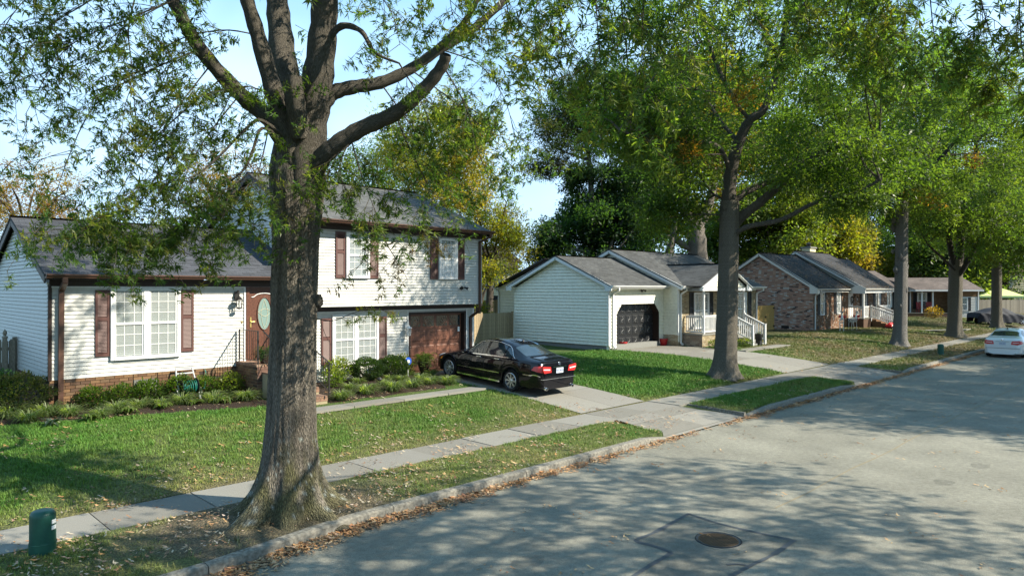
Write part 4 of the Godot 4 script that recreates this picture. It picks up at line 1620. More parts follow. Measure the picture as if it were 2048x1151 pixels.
	boards(h, "rake_board", [[Vector3(P + 0.02, 3.62, -18.68), Vector3(P + 0.02, 5.64, -23.25)], [Vector3(P + 0.02, 3.62, -27.8), Vector3(P + 0.02, 5.64, -23.25)]], 0.035, 0.2, "trim_white")
	boards(h, "rake_soffit", [[Vector3(P + 0.16, 3.62, -18.74), Vector3(P + 0.16, 5.58, -23.25)], [Vector3(P + 0.16, 3.62, -27.7), Vector3(P + 0.16, 5.58, -23.25)]], 0.27, 0.02, "siding_cream")
	boards(h, "soffit", [[Vector3(P + 0.03, 3.59, -18.92), Vector3(39.9, 3.59, -18.92)]], 0.38, 0.03, "siding_cream")
	gutter(h, Vector3(P, 3.73, -18.72), Vector3(32.0, 3.73, -18.72), UZ, "trim_white")
	gutter(h, Vector3(36.0, 3.73, -18.72), Vector3(40.0, 3.73, -18.72), UZ, "trim_white")
	downspout(h, [Vector3(X + 0.12, 3.64, -18.66), Vector3(X + 0.12, 3.52, -18.66), Vector3(X + 0.16, 3.32, F + 0.07), Vector3(X + 0.16, 0.85, F + 0.07), Vector3(X + 0.1, 0.78, F + 0.2)], "trim_white")
	downspout(h, [Vector3(39.6, 3.64, -18.66), Vector3(39.6, 3.5, -18.66), Vector3(39.5, 3.32, F + 0.07), Vector3(39.5, 0.85, F + 0.07)], "trim_white")
	# porch: brick base, posts, cross gable
	var Q := -17.97
	s = spanned(Vector3(31.42, 0.4, F), Vector3(36.0, 1.26, Q - 0.02))
	var pb := put("porch_base", s, M.mortar, h)
	var pinkish := [Color(0.42, 0.31, 0.22), Color(0.46, 0.35, 0.26), Color(0.38, 0.27, 0.20), Color(0.50, 0.40, 0.30)]
	bricks(pb, Vector3(31.42, 0.68, 0), UZ, -UX, 8, 0.213, 0.073, flat_ext(F + 0.0, Q), false, pinkish)
	bricks(pb, Vector3(0, 0.68, Q - 0.02), UX, UZ, 8, 0.213, 0.073, flat_ext(31.42, 34.55), false, pale)
	put("porch_floor", spanned(Vector3(31.38, 1.26, F), Vector3(36.05, 1.33, Q + 0.03)), M.concrete2, h)
	for x in [31.68, 34.5, 35.95]:
		s = Shape.new()
		s.lathe(PackedVector2Array([Vector2(0.065, 1.33), Vector2(0.065, 1.5), Vector2(0.05, 1.55), Vector2(0.06, 1.62), Vector2(0.058, 2.9), Vector2(0.045, 3.1), Vector2(0.065, 3.2), Vector2(0.065, 3.5)]), Vector3(x, 0, Q - 0.08), 12)
		put("porch_post", s, M.trim_white, h)
	railing(h, Vector3(31.6, 1.33, F + 0.08), Vector3(31.6, 1.33, Q - 0.08), 0.9, 0.115, 0.02, "trim_white", false, false, true)
	railing(h, Vector3(31.68, 1.33, Q - 0.08), Vector3(34.5, 1.33, Q - 0.08), 0.9, 0.125, 0.02, "trim_white", false, false, true)
	railing(h, Vector3(34.55, 1.33, Q - 0.05), Vector3(34.55, 0.78, -16.85), 0.9, 0.125, 0.02, "trim_white", true, true, true)
	railing(h, Vector3(35.95, 1.33, Q - 0.05), Vector3(35.95, 0.78, -16.85), 0.9, 0.125, 0.02, "trim_white", true, true, true)
	for i in 4:
		put("step", spanned(Vector3(34.6, 0.3, Q + 0.28 * i), Vector3(35.9, 1.33 - 0.15 * (i + 1), Q + 0.28 * (i + 1))), M.foundation, h)
	# cross gable roof over the porch
	var C := 33.55
	var e0 := Vector3(30.95, 3.73, -17.72)
	var ridge := Vector3(C, 4.90, -17.72)
	roof_slope(h, Vector3(30.95, 3.74, -18.75), e0, ridge, Vector3(C, 4.90, -21.35), t0)
	roof_slope(h, Vector3(36.15, 3.73, -17.72), Vector3(36.15, 3.74, -18.75), Vector3(C, 4.90, -21.35), ridge, t0)
	s = Shape.new()
	s.slab(PackedVector2Array([Vector2(31.3, 3.62), Vector2(35.8, 3.62), Vector2(C, 4.72)]), Vector3(0, 0, -17.90), UX, UZ, 0.08)
	var pg := put("porch_gable", s, M.siding_cream, h)
	siding(pg, Vector3(0, 0, -17.885), UX, UZ, 3.70, 4.70, 0.13, M.siding_cream, gable_ext(31.15, 35.95, 3.62, C, 4.78))
	boards(h, "rake_board", [[e0 + Vector3(0, -0.08, 0.02), ridge + Vector3(0, -0.08, 0.02)], [Vector3(36.15, 3.65, -17.70), ridge + Vector3(0, -0.08, 0.024)]], 0.035, 0.17, "trim_white", UZ)
	boards(h, "porch_beam", [[Vector3(31.05, 3.57, -17.84), Vector3(36.05, 3.57, -17.84)], [Vector3(31.6, 3.56, -19.0), Vector3(31.6, 3.56, -17.92)]], 0.14, 0.15, "trim_white")
	s = Shape.new()
	s.slab(PackedVector2Array([Vector2(30.93, 3.49), Vector2(31.5, 3.49), Vector2(31.5, 3.92), Vector2(30.93, 3.68)]), Vector3(0, 0, -17.67), UX, UZ, 0.05)
	s.slab(PackedVector2Array([Vector2(35.6, 3.49), Vector2(36.17, 3.49), Vector2(36.17, 3.68), Vector2(35.6, 3.92)]), Vector3(0, 0, -17.67), UX, UZ, 0.05)
	put("eave_return", s, M.trim_white, h)
	put("porch_ceiling", spanned(Vector3(31.3, 3.49, F), Vector3(36.0, 3.505, -17.93)), M.trim_white, h)


# ---------------------------------------------------------------- third house
func third_house() -> void:
	var h := thing("brick_ranch_house", "pink brick ranch house with white blotched gable wall and dark leafy roof", "house", Vector3(56.0, 0.65, -19.6))
	var X := 49.3
	var Z := -19.6
	var R := -23.45
	var mix := [Color(0.60, 0.37, 0.29), Color(0.56, 0.335, 0.26), Color(0.63, 0.40, 0.31), Color(0.52, 0.31, 0.245), Color(0.66, 0.45, 0.36)]
	var s := Shape.new()
	s.slab(PackedVector2Array([Vector2(-27.4, 0.4), Vector2(Z, 0.4), Vector2(Z, 3.45), Vector2(R, 6.0), Vector2(-27.4, 3.45)]), Vector3(X + 0.012, 0, 0), UZ, -UX, 0.12)
	var gw := put("gable_wall", s, M.mortar_grey, h)
	var many := Many.new()
	var unit := boxed(Vector3.ZERO, Vector3.ONE).mesh()
	var ext := gable_ext(-27.4, Z, 3.5, R, 6.0)
	for r in 72:
		var y := 0.55 + r * 0.075
		var e: Vector2 = ext.call(y + 0.04)
		var z := e.x - (0.11 if r % 2 else 0.0)
		while z < e.y - 0.03:
			var a := maxf(z, e.x)
			var b := minf(z + 0.22, e.y)
			z += 0.22
			if b - a < 0.03:
				continue
			var c: Color = mix[rng.randi() % 5] * rnd(0.85, 1.15)
			if lumps.get_noise_2d(a * 11.0, y * 36.0) > 0.34 or rng.randf() < 0.015:
				c = Color(0.72, 0.69, 0.66) * rnd(0.85, 1.1)
			elif rng.randf() < 0.085:
				c = Color(0.13, 0.10, 0.10)
			many.add(Transform3D(Basis(UZ * (b - a - 0.012), UY * 0.063, UX * 0.04), Vector3(X - 0.004, y + 0.037, (a + b) / 2) - origin), c)
	strew("brickwork", unit, many, M.brick_any, gw)
	put("gable_vent", boxed(Vector3(X - 0.02, 0.86, -21.6), Vector3(0.05, 0.2, 0.55)), M.shutter_black, h)
	put("foundation_vent", boxed(Vector3(50.05, 0.88, Z + 0.02), Vector3(0.38, 0.2, 0.04)), M.shutter_black, h)
	s = spanned(Vector3(X + 0.05, 0.4, -27.2), Vector3(64.9, 3.45, Z - 0.012))
	var fw := put("front_wall", s, M.mortar, h)
	var orange := [Color(0.28, 0.15, 0.085), Color(0.25, 0.13, 0.08), Color(0.31, 0.18, 0.10), Color(0.22, 0.12, 0.075), Color(0.34, 0.21, 0.13), Color(0.27, 0.14, 0.085), Color(0.29, 0.15, 0.09), Color(0.48, 0.42, 0.36)]
	bricks(fw, Vector3(0, 0.55, Z), UX, UZ, 38, 0.22, 0.075, flat_ext(X, 64.9), false, orange)
	# windows, shutters, door
	window(h, Vector3(50.3, 1.72, Z), UX, UZ, 0.80, 1.62, 1, 1, 1, false)
	window(h, Vector3(53.37, 1.74, Z), UX, UZ, 0.74, 1.60, 1, 1, 1, false)
	window(h, Vector3(58.75, 2.0, Z), UX, UZ, 0.95, 1.33, 1, 1, 1, false)
	window(h, Vector3(61.85, 2.0, Z), UX, UZ, 1.1, 1.33, 1, 1, 1, false)
	for q in [[49.94, 1.75, 1.6], [51.14, 1.75, 1.6], [52.98, 1.78, 1.55], [54.15, 1.78, 1.55], [58.3, 2.0, 1.33], [59.75, 2.0, 1.33], [61.4, 2.0, 1.33], [63.0, 2.0, 1.33]]:
		shutter(h, Vector3(q[0], q[1], Z), UX, UZ, 0.36, q[2], "shutter_black")
	s = spanned(Vector3(55.85, 1.36, Z - 0.01), Vector3(56.75, 3.35, Z + 0.04))
	put("front_door", s, M.trim_white, h)
	lantern(h, Vector3(57.2, 2.9, Z + 0.02), "iron", 1.2)
	# roofs
	var dark := Color(0.052, 0.052, 0.055)
	var P := X - 0.3
	roof_slope(h, Vector3(P, 3.60, -19.25), Vector3(55.6, 3.60, -19.25), Vector3(55.6, 6.25, R), Vector3(P, 6.25, R), dark, 0.33, 0.16)
	roof_slope(h, Vector3(55.6, 3.60, -27.65), Vector3(P, 3.60, -27.65), Vector3(P, 6.25, R), Vector3(55.6, 6.25, R), dark, 0.33, 0.16)
	boards(h, "rake_board", [[Vector3(P + 0.02, 3.48, -19.2), Vector3(P + 0.02, 6.12, R)], [Vector3(P + 0.02, 3.48, -27.7), Vector3(P + 0.02, 6.12, R)]], 0.035, 0.22, "trim_white")
	boards(h, "rake_soffit", [[Vector3(P + 0.16, 3.45, -19.3), Vector3(P + 0.16, 6.03, R)], [Vector3(P + 0.16, 3.45, -27.6), Vector3(P + 0.16, 6.03, R)]], 0.27, 0.02, "trim_white")
	s = Shape.new()
	s.slab(PackedVector2Array([Vector2(-19.75, 3.25), Vector2(-19.2, 3.25), Vector2(-19.2, 3.55), Vector2(-19.75, 3.9)]), Vector3(P - 0.005, 0, 0), UZ, -UX, 0.34)
	put("eave_return", s, M.trim_white, h)
	boards(h, "soffit", [[Vector3(P + 0.3, 3.36, -19.42), Vector3(55.6, 3.36, -19.42)]], 0.36, 0.03, "gutter_white")
	boards(h, "frieze", [[Vector3(X, 3.40, Z + 0.03), Vector3(64.9, 3.40, Z + 0.03)]], 0.04, 0.12, "gutter_white")
	gutter(h, Vector3(P, 3.60, -19.25), Vector3(55.5, 3.60, -19.25), UZ, "gutter_white")
	downspout(h, [Vector3(49.6, 3.5, -19.18), Vector3(49.6, 3.4, -19.18), Vector3(49.44, 3.12, Z + 0.07), Vector3(49.44, 0.75, Z + 0.07)], "trim_white")
	# porch part: higher roof that reaches further forward
	X = 55.6
	P = X - 0.25
	s = Shape.new()
	s.slab(PackedVector2Array([Vector2(-19.3, 3.42), Vector2(-18.35, 3.42), Vector2(R, 6.42), Vector2(R, 5.9)]), Vector3(X + 0.012, 0, 0), UZ, -UX, 0.1)
	s.slab(PackedVector2Array([Vector2(R, 5.7), Vector2(R, 6.42), Vector2(-27.0, 4.2), Vector2(-27.0, 3.6)]), Vector3(X + 0.012, 0, 0), UZ, -UX, 0.1)
	var pg := put("porch_gable_wall", s, M.siding_grey, h)
	var low := func(y: float) -> Vector2:
		var z1 := lerpf(-18.4, R, clampf((y - 3.42) / 3.0, 0.0, 1.0))
		var z0 := lerpf(-19.2, R, clampf((y - 3.6) / 2.65, 0.0, 1.0)) - 0.3
		return Vector2(z0, z1)
	siding(pg, Vector3(X, 0, 0), UZ, -UX, 3.44, 6.35, 0.16, M.siding_grey, low)
	roof_slope(h, Vector3(P, 3.62, -18.25), Vector3(62.1, 3.62, -18.25), Vector3(62.1, 6.62, R), Vector3(P, 6.62, R), dark, 0.33, 0.16)
	roof_slope(h, Vector3(62.1, 3.9, -27.5), Vector3(P, 3.9, -27.5), Vector3(P, 6.62, R), Vector3(62.1, 6.62, R), dark, 0.33, 0.16)
	boards(h, "rake_board", [[Vector3(P + 0.02, 3.52, -18.2), Vector3(P + 0.02, 6.50, R)], [Vector3(P + 0.02, 3.8, -27.5), Vector3(P + 0.02, 6.50, R)]], 0.035, 0.22, "trim_white")
	boards(h, "porch_beam", [[Vector3(X - 0.05, 3.38, -18.45), Vector3(62.0, 3.38, -18.45)], [Vector3(X + 0.03, 3.34, -19.4), Vector3(X + 0.03, 3.34, -18.5)]], 0.16, 0.2, "trim_white")
	s = Shape.new()
	s.slab(PackedVector2Array([Vector2(-19.3, 3.24), Vector2(-18.2, 3.24), Vector2(-18.2, 3.58), Vector2(-18.7, 3.9), Vector2(-19.3, 3.62)]), Vector3(P - 0.005, 0, 0), UZ, -UX, 0.05)
	put("eave_return", s, M.trim_white, h)
	put("porch_ceiling", spanned(Vector3(X, 3.29, Z), Vector3(62.0, 3.31, -18.3)), M.trim_white, h)
	gutter(h, Vector3(P, 3.62, -18.25), Vector3(62.15, 3.62, -18.25), UZ, "gutter_white")
	downspout(h, [Vector3(62.0, 3.52, -18.2), Vector3(61.9, 3.3, -18.4), Vector3(61.86, 3.0, -18.5), Vector3(61.86, 0.8, -18.5)], "trim_white")
	put("porch_base", spanned(Vector3(X, 0.4, Z), Vector3(62.0, 1.33, -18.4)), M.brick3, h)
	put("porch_floor", spanned(Vector3(X - 0.04, 1.33, Z), Vector3(62.0, 1.38, -18.36)), M.concrete1, h)
	for x in [55.72, 59.0, 61.8]:
		put("porch_post", spanned(Vector3(x - 0.06, 1.38, -18.52), Vector3(x + 0.06, 3.3, -18.40)), M.trim_white, h)
	railing(h, Vector3(55.68, 1.38, Z + 0.1), Vector3(55.68, 1.38, -18.46), 0.88, 0.13, 0.02, "trim_white", false, false, true)
	railing(h, Vector3(55.72, 1.38, -18.46), Vector3(56.9, 1.38, -18.46), 0.88, 0.13, 0.02, "trim_white", false, false, true)
	railing(h, Vector3(58.9, 1.38, -18.46), Vector3(61.8, 1.38, -18.46), 0.88, 0.14, 0.03, "trim_white", false, false, true)
	railing(h, Vector3(57.2, 1.38, -18.4), Vector3(57.2, 0.72, -16.6), 0.9, 0.14, 0.02, "trim_white", true, true, true)
	railing(h, Vector3(58.9, 1.38, -18.4), Vector3(58.9, 0.72, -16.6), 0.9, 0.14, 0.02, "trim_white", true, true, true)
	for i in 5:
		put("step", spanned(Vector3(57.25, 0.3, -18.38 + 0.34 * i), Vector3(58.85, 1.38 - 0.13 * (i + 1), -18.38 + 0.34 * (i + 1))), M.brick0, h)
	# last, lower roof and the chimney
	roof_slope(h, Vector3(62.1, 3.55, -19.4), Vector3(66.8, 3.55, -19.4), Vector3(66.8, 6.28, R), Vector3(62.1, 6.28, R), dark, 0.33, 0.16)
	roof_slope(h, Vector3(66.8, 3.55, -27.5), Vector3(62.1, 3.55, -27.5), Vector3(62.1, 6.28, R), Vector3(66.8, 6.28, R), dark, 0.33, 0.16)
	put("end_wall", spanned(Vector3(64.9, 0.4, -27.2), Vector3(66.5, 3.5, -19.9)), M.siding_grey, h)
	s = spanned(Vector3(59.4, 5.5, -24.6), Vector3(60.6, 7.02, -23.9))
	var ch := put("chimney", s, M.siding_far, h)
	s = spanned(Vector3(59.32, 7.02, -24.68), Vector3(60.68, 7.14, -23.82))
	put("chimney_crown", s, M.foundation, ch)
	s = Shape.new()
	s.lathe(PackedVector2Array([Vector2(0.16, 7.14), Vector2(0.16, 7.4), Vector2(0.24, 7.42), Vector2(0.02, 7.52)]), Vector3(60.0, 0, -24.25), 10)
	put("chimney_cap", s, M.iron, ch)


# ---------------------------------------------------------------- fourth house, turned where the street bends
func fourth_house() -> void:
	var at := Vector3(79.4, 0.45, -22.4)
	var h := thing("corner_house", "low brick house with red porch chairs beyond the grey street tree trunks", "house", at, "", -0.9)
	var Z := 0.0
	var mat: Material = M.brick2
	var tan := [Color(0.25, 0.15, 0.09), Color(0.28, 0.18, 0.11), Color(0.22, 0.13, 0.08), Color(0.31, 0.21, 0.14)]
	var s := spanned(Vector3(-6.5, -0.3, -8.0), Vector3(4.95, 2.98, -1.4))
	var w := put("front_wall", s, M.mortar, h)
	bricks(w, Vector3(0, 0.0, -1.39), UX, UZ, 40, 0.22, 0.075, flat_ext(-6.5, 4.9), false, tan)
	s = spanned(Vector3(4.9, -0.3, -8.0), Vector3(7.2, 2.98, 0.0))
	var v := put("end_wall", s, M.siding_white, h)
	siding(v, Vector3(0, 0, 0), UX, UZ, 0.1, 2.3, 0.16, M.siding_white, flat_ext(4.92, 7.18))
	put("gable_brick", spanned(Vector3(4.92, 2.34, 0.0), Vector3(7.2, 2.98, 0.03)), M.brick5, h)
	window(h, Vector3(5.35, 0.9, 0.02), UX, UZ, 0.8, 1.35, 1, 1, 1, false)
	shutter(h, Vector3(5.05, 0.9, 0.02), UX, UZ, 0.28, 1.35, "shutter_black")
	shutter(h, Vector3(6.17, 0.9, 0.02), UX, UZ, 0.28, 1.35, "shutter_black")
	boards(h, "corner_trim", [[Vector3(7.18, 0.0, 0.03), Vector3(7.18, 2.98, 0.03)]], 0.1, 0.06, "trim_white", UZ)
	# porch
	put("porch_base", spanned(Vector3(0.0, -0.3, -1.4), Vector3(4.9, 0.62, 0.15)), M.brick1, h)
	put("porch_floor", spanned(Vector3(-0.04, 0.62, -1.4), Vector3(4.9, 0.68, 0.19)), M.concrete1, h)
	for x in [1.75, 2.8, 4.6]:
		put("porch_post", spanned(Vector3(x - 0.06, 0.68, 0.0), Vector3(x + 0.06, 2.9, 0.12)), M.trim_white, h)
	for i in 3:
		put("step", spanned(Vector3(2.9, -0.3, 0.19 + 0.3 * i), Vector3(4.2, 0.5 - 0.17 * i, 0.49 + 0.3 * i)), M.brick3, h)
	window(h, Vector3(1.9, 1.05, -1.38), UX, UZ, 0.95, 1.7, 1, 1, 1, false)
	shutter(h, Vector3(1.5, 1.05, -1.38), UX, UZ, 0.36, 1.7, "shutter_black")
	shutter(h, Vector3(2.9, 1.05, -1.38), UX, UZ, 0.36, 1.7, "shutter_black")
	put("front_door", spanned(Vector3(0.2, 0.68, -1.38), Vector3(1.15, 2.75, -1.33)), M.shutter_black, h)
	put("door_casing", spanned(Vector3(1.16, 0.68, -1.38), Vector3(1.28, 2.85, -1.31)), M.trim_white, h)
	window(h, Vector3(-1.4, 1.2, -1.38), UX, UZ, 0.8, 1.5, 1, 1, 1, false)
	shutter(h, Vector3(-0.55, 1.05, -1.38), UX, UZ, 0.4, 1.7, "shutter_black")
	# roofs
	var tone := Color(0.20, 0.155, 0.13)
	roof_slope(h, Vector3(1.0, 3.05, 0.45), Vector3(7.5, 3.05, 0.45), Vector3(7.5, 4.35, -3.8), Vector3(-0.6, 4.35, -3.8), tone)
	roof_slope(h, Vector3(7.5, 3.05, -8.2), Vector3(-0.6, 3.05, -8.2), Vector3(-0.6, 4.35, -3.8), Vector3(7.5, 4.35, -3.8), tone)
	roof_slope(h, Vector3(-7.0, 3.0, -0.9), Vector3(1.0, 3.0, -0.9), Vector3(-1.0, 5.15, -5.0), Vector3(-7.0, 5.15, -5.0), tone)
	roof_slope(h, Vector3(1.0, 3.0, -8.6), Vector3(-7.0, 3.0, -8.6), Vector3(-7.0, 5.15, -5.0), Vector3(-1.0, 5.15, -5.0), tone)
	s = Shape.new()
	s.slab(PackedVector2Array([Vector2(-2.6, 2.9), Vector2(0.45, 2.9), Vector2(0.45, 3.02), Vector2(-2.6, 3.95)]), Vector3(1.0, 0, 0), UZ, -UX, 0.08)
	put("porch_end_gable", s, M.trim_white, h)
	boards(h, "fascia", [[Vector3(0.95, 2.97, 0.46), Vector3(7.5, 2.97, 0.46)], [Vector3(-7.0, 2.92, -0.9), Vector3(1.0, 2.92, -0.9)]], 0.05, 0.16, "trim_white")
	put("porch_ceiling", spanned(Vector3(1.0, 2.88, -1.4), Vector3(4.9, 2.9, 0.4)), M.trim_white, h)


# ---------------------------------------------------------------- houses seen between the others
func far_houses() -> void:
	var h := thing("yellow_back_house", "pale yellow two storey house with dark roof behind the tan fence", "house", Vector3(43.0, 1.0, -44.5), "", -0.78)
	var s := spanned(Vector3(-5.5, -0.5, -8.0), Vector3(1.6, 5.0, 0.0))
	var w := put("wall", s, M.siding_far, h)
	siding(w, Vector3(0, 0, 0), UX, UZ, 0.0, 5.0, 0.2, M.siding_far, flat_ext(-5.5, 1.6))
	s = spanned(Vector3(0.3, -0.5, 0.0), Vector3(1.62, 4.45, 0.9))
	put("bay", s, M.siding_far, h)
	window(h, Vector3(-1.6, 2.9, 0.02), UX, UZ, 1.0, 1.3, 1, 2, 2, false)
	window(h, Vector3(-3.9, 2.9, 0.02), UX, UZ, 1.0, 1.3, 1, 2, 2, false)
	window(h, Vector3(-3.9, 0.4, 0.02), UX, UZ, 1.0, 1.5, 1, 2, 2, false)
	put("back_door", spanned(Vector3(-0.9, 0.0, 0.0), Vector3(0.0, 2.0, 0.05)), M.shutter_black, h)
	var tone := Color(0.075, 0.055, 0.05)
	roof_slope(h, Vector3(-5.9, 4.95, 0.4), Vector3(2.0, 4.95, 0.4), Vector3(0.2, 6.6, -4.0), Vector3(-4.2, 6.6, -4.0), tone, 0.5, 0.2)
	roof_slope(h, Vector3(2.0, 4.95, 0.4), Vector3(2.0, 4.95, -8.4), Vector3(0.2, 6.6, -4.0), Vector3(0.2, 6.6, -4.0), tone, 0.5, 0.2)
	roof_slope(h, Vector3(-5.9, 4.95, -8.4), Vector3(-5.9, 4.95, 0.4), Vector3(-4.2, 6.6, -4.0), Vector3(-4.2, 6.6, -4.0), tone, 0.5, 0.2)
	roof_slope(h, Vector3(0.1, 4.4, 1.1), Vector3(1.8, 4.4, 1.1), Vector3(1.2, 5.2, 0.0), Vector3(0.7, 5.2, 0.0), tone, 0.5, 0.2)

	h = thing("two_storey_far_house", "beige two storey house half hidden by leaves beyond the corner house", "house", Vector3(118.0, 0.4, -26.0), "", -0.95)
	s = spanned(Vector3(-7.0, -0.5, -8.0), Vector3(9.0, 5.6, 0.0))
	w = put("wall", s, M.siding_far, h)
	siding(w, Vector3(0, 0, 0), UX, UZ, 0.0, 5.6, 0.25, M.siding_far, flat_ext(-7.0, 9.0))
	for i in 5:
		window(h, Vector3(-6.0 + i * 3.0, 3.4, 0.02), UX, UZ, 1.1, 1.4, 1, 2, 2, false)
		window(h, Vector3(-6.0 + i * 3.0, 0.7, 0.02), UX, UZ, 1.1, 1.5, 1, 2, 2, false)
	roof_slope(h, Vector3(-7.5, 5.5, 0.5), Vector3(9.5, 5.5, 0.5), Vector3(9.5, 8.2, -4.0), Vector3(-7.5, 8.2, -4.0), Color(0.17, 0.13, 0.10), 0.6, 0.3)
	roof_slope(h, Vector3(9.5, 5.5, -8.5), Vector3(-7.5, 5.5, -8.5), Vector3(-7.5, 8.2, -4.0), Vector3(9.5, 8.2, -4.0), Color(0.17, 0.13, 0.10), 0.6, 0.3)


# ---------------------------------------------------------------- fences
func picket_fence(called: String, label: String, a: Vector3, b: Vector3, h: float, w: float, mat: String, back: Vector3, dogear := true, wobble := 0.02) -> Node3D:
	var f := thing(called, label, "fence", a)
	var d := (b - a).normalized()
	var n := int((b - a).length() / w)
	var unit_w := (b - a).length() / n
	for i in n:
		var s := Shape.new()
		var o := d * (unit_w * (i + 0.5))
		var hh := h + rnd(-wobble, wobble)
		var bw := unit_w * 0.93
		if dogear:
			s.slab(PackedVector2Array([Vector2(-bw / 2, 0.03), Vector2(bw / 2, 0.03), Vector2(bw / 2, hh - 0.05), Vector2(bw * 0.25, hh), Vector2(-bw * 0.25, hh), Vector2(-bw / 2, hh - 0.05)]), a + o + back * rnd(-0.003, 0.003), d, -back, 0.018)
		else:
			s.slab(PackedVector2Array([Vector2(-bw / 2, 0.03), Vector2(bw / 2, 0.03), Vector2(bw / 2, hh), Vector2(-bw / 2, hh)]), a + o + back * rnd(-0.003, 0.003), d, -back, 0.018)
		put("picket", s, M[mat + str(rng.randi() % 4)], f)
	for y in [0.3, h * 0.55, h - 0.25]:
		var s := Shape.new()
		s.bar(a + UY * y + back * 0.045, b + UY * y + back * 0.045, 0.04, 0.09)
		put("fence_rail", s, M[mat + "1"], f)
	var m := int((b - a).length() / 2.4) + 1
	for i in m + 1:
		var p := a.lerp(b, i / float(m)) + back * 0.1
		put("fence_post", spanned(p + Vector3(-0.05, -0.3, -0.05), p + Vector3(0.05, h + 0.05, 0.05)), M[mat + "2"], f)
	return f


func fences() -> void:
	var y := grade(0, -26.2)
	picket_fence("stockade_fence", "tan board fence between the white house and the cream garage", Vector3(17.4, y, -26.25), Vector3(26.36, y, -26.25), 1.56, 0.145, "fence_tan", -UZ, false, 0.012)
	y = grade(0, -34.0)
	picket_fence("tall_back_fence", "taller tan fence standing further back behind the lower one", Vector3(22.0, y, -34.0), Vector3(32.8, y, -34.0), 1.86, 0.145, "fence_tan", -UZ, false, 0.012)
	y = grade(0, -22.75)
	var f := picket_fence("weathered_fence", "weathered grey picket fence with finial post beside the white house", Vector3(-1.5, y, -22.75), Vector3(3.86, y, -22.75), 1.55, 0.15, "fence_grey", -UZ, true, 0.03)
	var s := Shape.new()
	var p := Vector3(3.62, y, -22.72)
	s.span(p + Vector3(-0.05, 0, -0.05), p + Vector3(0.05, 1.6, 0.05))
	s.lathe(PackedVector2Array([Vector2(0.07, 1.6), Vector2(0.07, 1.63), Vector2(0.03, 1.65), Vector2(0.035, 1.67), Vector2(0.055, 1.71), Vector2(0.045, 1.76), Vector2(0.015, 1.81), Vector2(0.002, 1.83)]), p, 10)
	put("finial_post", s, M.fence_grey1, f)
	# new gate between the second and third house
	y = 0.68
	f = thing("new_wood_gate", "new yellow wood gate beside the pink brick gable", "gate", Vector3(47.0, y, -22.0))
	for i in 14:
		var k := Shape.new()
		k.span(Vector3(45.6 + i * 0.2, y + 0.02, -22.02), Vector3(45.6 + i * 0.2 + 0.19, y + 1.75 + rnd(-0.01, 0.01), -22.0))
		put("board", k, M.new_wood, f)
	for q in [0.3, 1.5]:
		put("gate_rail", spanned(Vector3(45.6, y + q, -22.06), Vector3(48.4, y + q + 0.1, -22.025)), M.new_wood, f)
	for q in [[45.68, 0.28], [45.68, 1.55], [48.3, 0.28], [48.3, 1.55], [47.0, 0.95]]:
		put("hinge", boxed(Vector3(q[0], y + q[1], -21.985), Vector3(0.2, 0.1, 0.03)), M.iron, f)
	picket_fence("gate_side_fence", "tan fence run joining the cream house to the new gate", Vector3(39.7, y, -22.05), Vector3(45.55, y, -22.05), 1.7, 0.16, "fence_tan", -UZ, false, 0.01)
	picket_fence("far_grey_fence", "long grey board fence behind the covered car", Vector3(92.0, 0.5, -27.0), Vector3(112.0, 0.5, -11.0), 1.75, 0.2, "fence_grey", Vector3(0.62, 0, -0.78), false, 0.02)


# ---------------------------------------------------------------- foliage
var sprays := {}


# a short twig of narrow leaves in star-like tufts, along +X, hanging a little
func narrow_spray(tufts: int, l: float) -> ArrayMesh:
	var s := Shape.new()
	s.tint = Color(0.9, 0.6, 0.5)
	s.tube(PackedVector3Array([Vector3.ZERO, Vector3(l * 0.5, -0.01, 0.01), Vector3(l, -0.05, 0)]), taper(3, 0.004, 0.0015), 3)
	for k in tufts:
		var f := (k + 1.0) / tufts
		var o := Vector3(l * f, -0.05 * f * f, 0)
		if k < tufts - 1:
			o += Vector3(rnd(-0.03, 0.03), rnd(-0.09, 0.05), rnd(-0.1, 0.1))
		var n := 9 + rng.randi() % 5
		for i in n:
			var a := TAU * i / n + rnd(-0.35, 0.35)
			var d := Vector3(rnd(0.05, 0.75), cos(a) * 0.9 - 0.38, sin(a)).normalized()
			var side := d.cross(Vector3(rnd(-0.7, 0.7), 1, rnd(-0.7, 0.7))).normalized()
			var g := rnd(0.65, 1.3)
			s.tint = Color(g * rnd(0.82, 1.06), g, g * rnd(0.75, 1.05))
			s.leaf(o - d * 0.006 + Vector3(rnd(-0.03, 0.01), 0, 0), d, side, rnd(0.042, 0.112), rnd(0.010, 0.020), 0.2)
	return s.mesh()


func clump(n: int, r: float, l: float, w: float) -> ArrayMesh:
	var s := Shape.new()
	for i in n:
		var p := Vector3(rnd(-1, 1), rnd(-0.55, 0.55), rnd(-1, 1)) * r
		var d := (p.normalized() * 0.7 + Vector3(rnd(-0.7, 0.7), rnd(-0.8, 0.35), rnd(-0.7, 0.7))).normalized()
		var side := d.cross(Vector3(rnd(-0.6, 0.6), 1, rnd(-0.6, 0.6))).normalized()
		var g := rnd(0.68, 1.3)
		s.tint = Color(g * rnd(0.85, 1.06), g, g * rnd(0.75, 1.05))
		s.leaf(p, d, side, l * rnd(0.55, 1.35), w * rnd(0.7, 1.3), 0.22)
	return s.mesh()


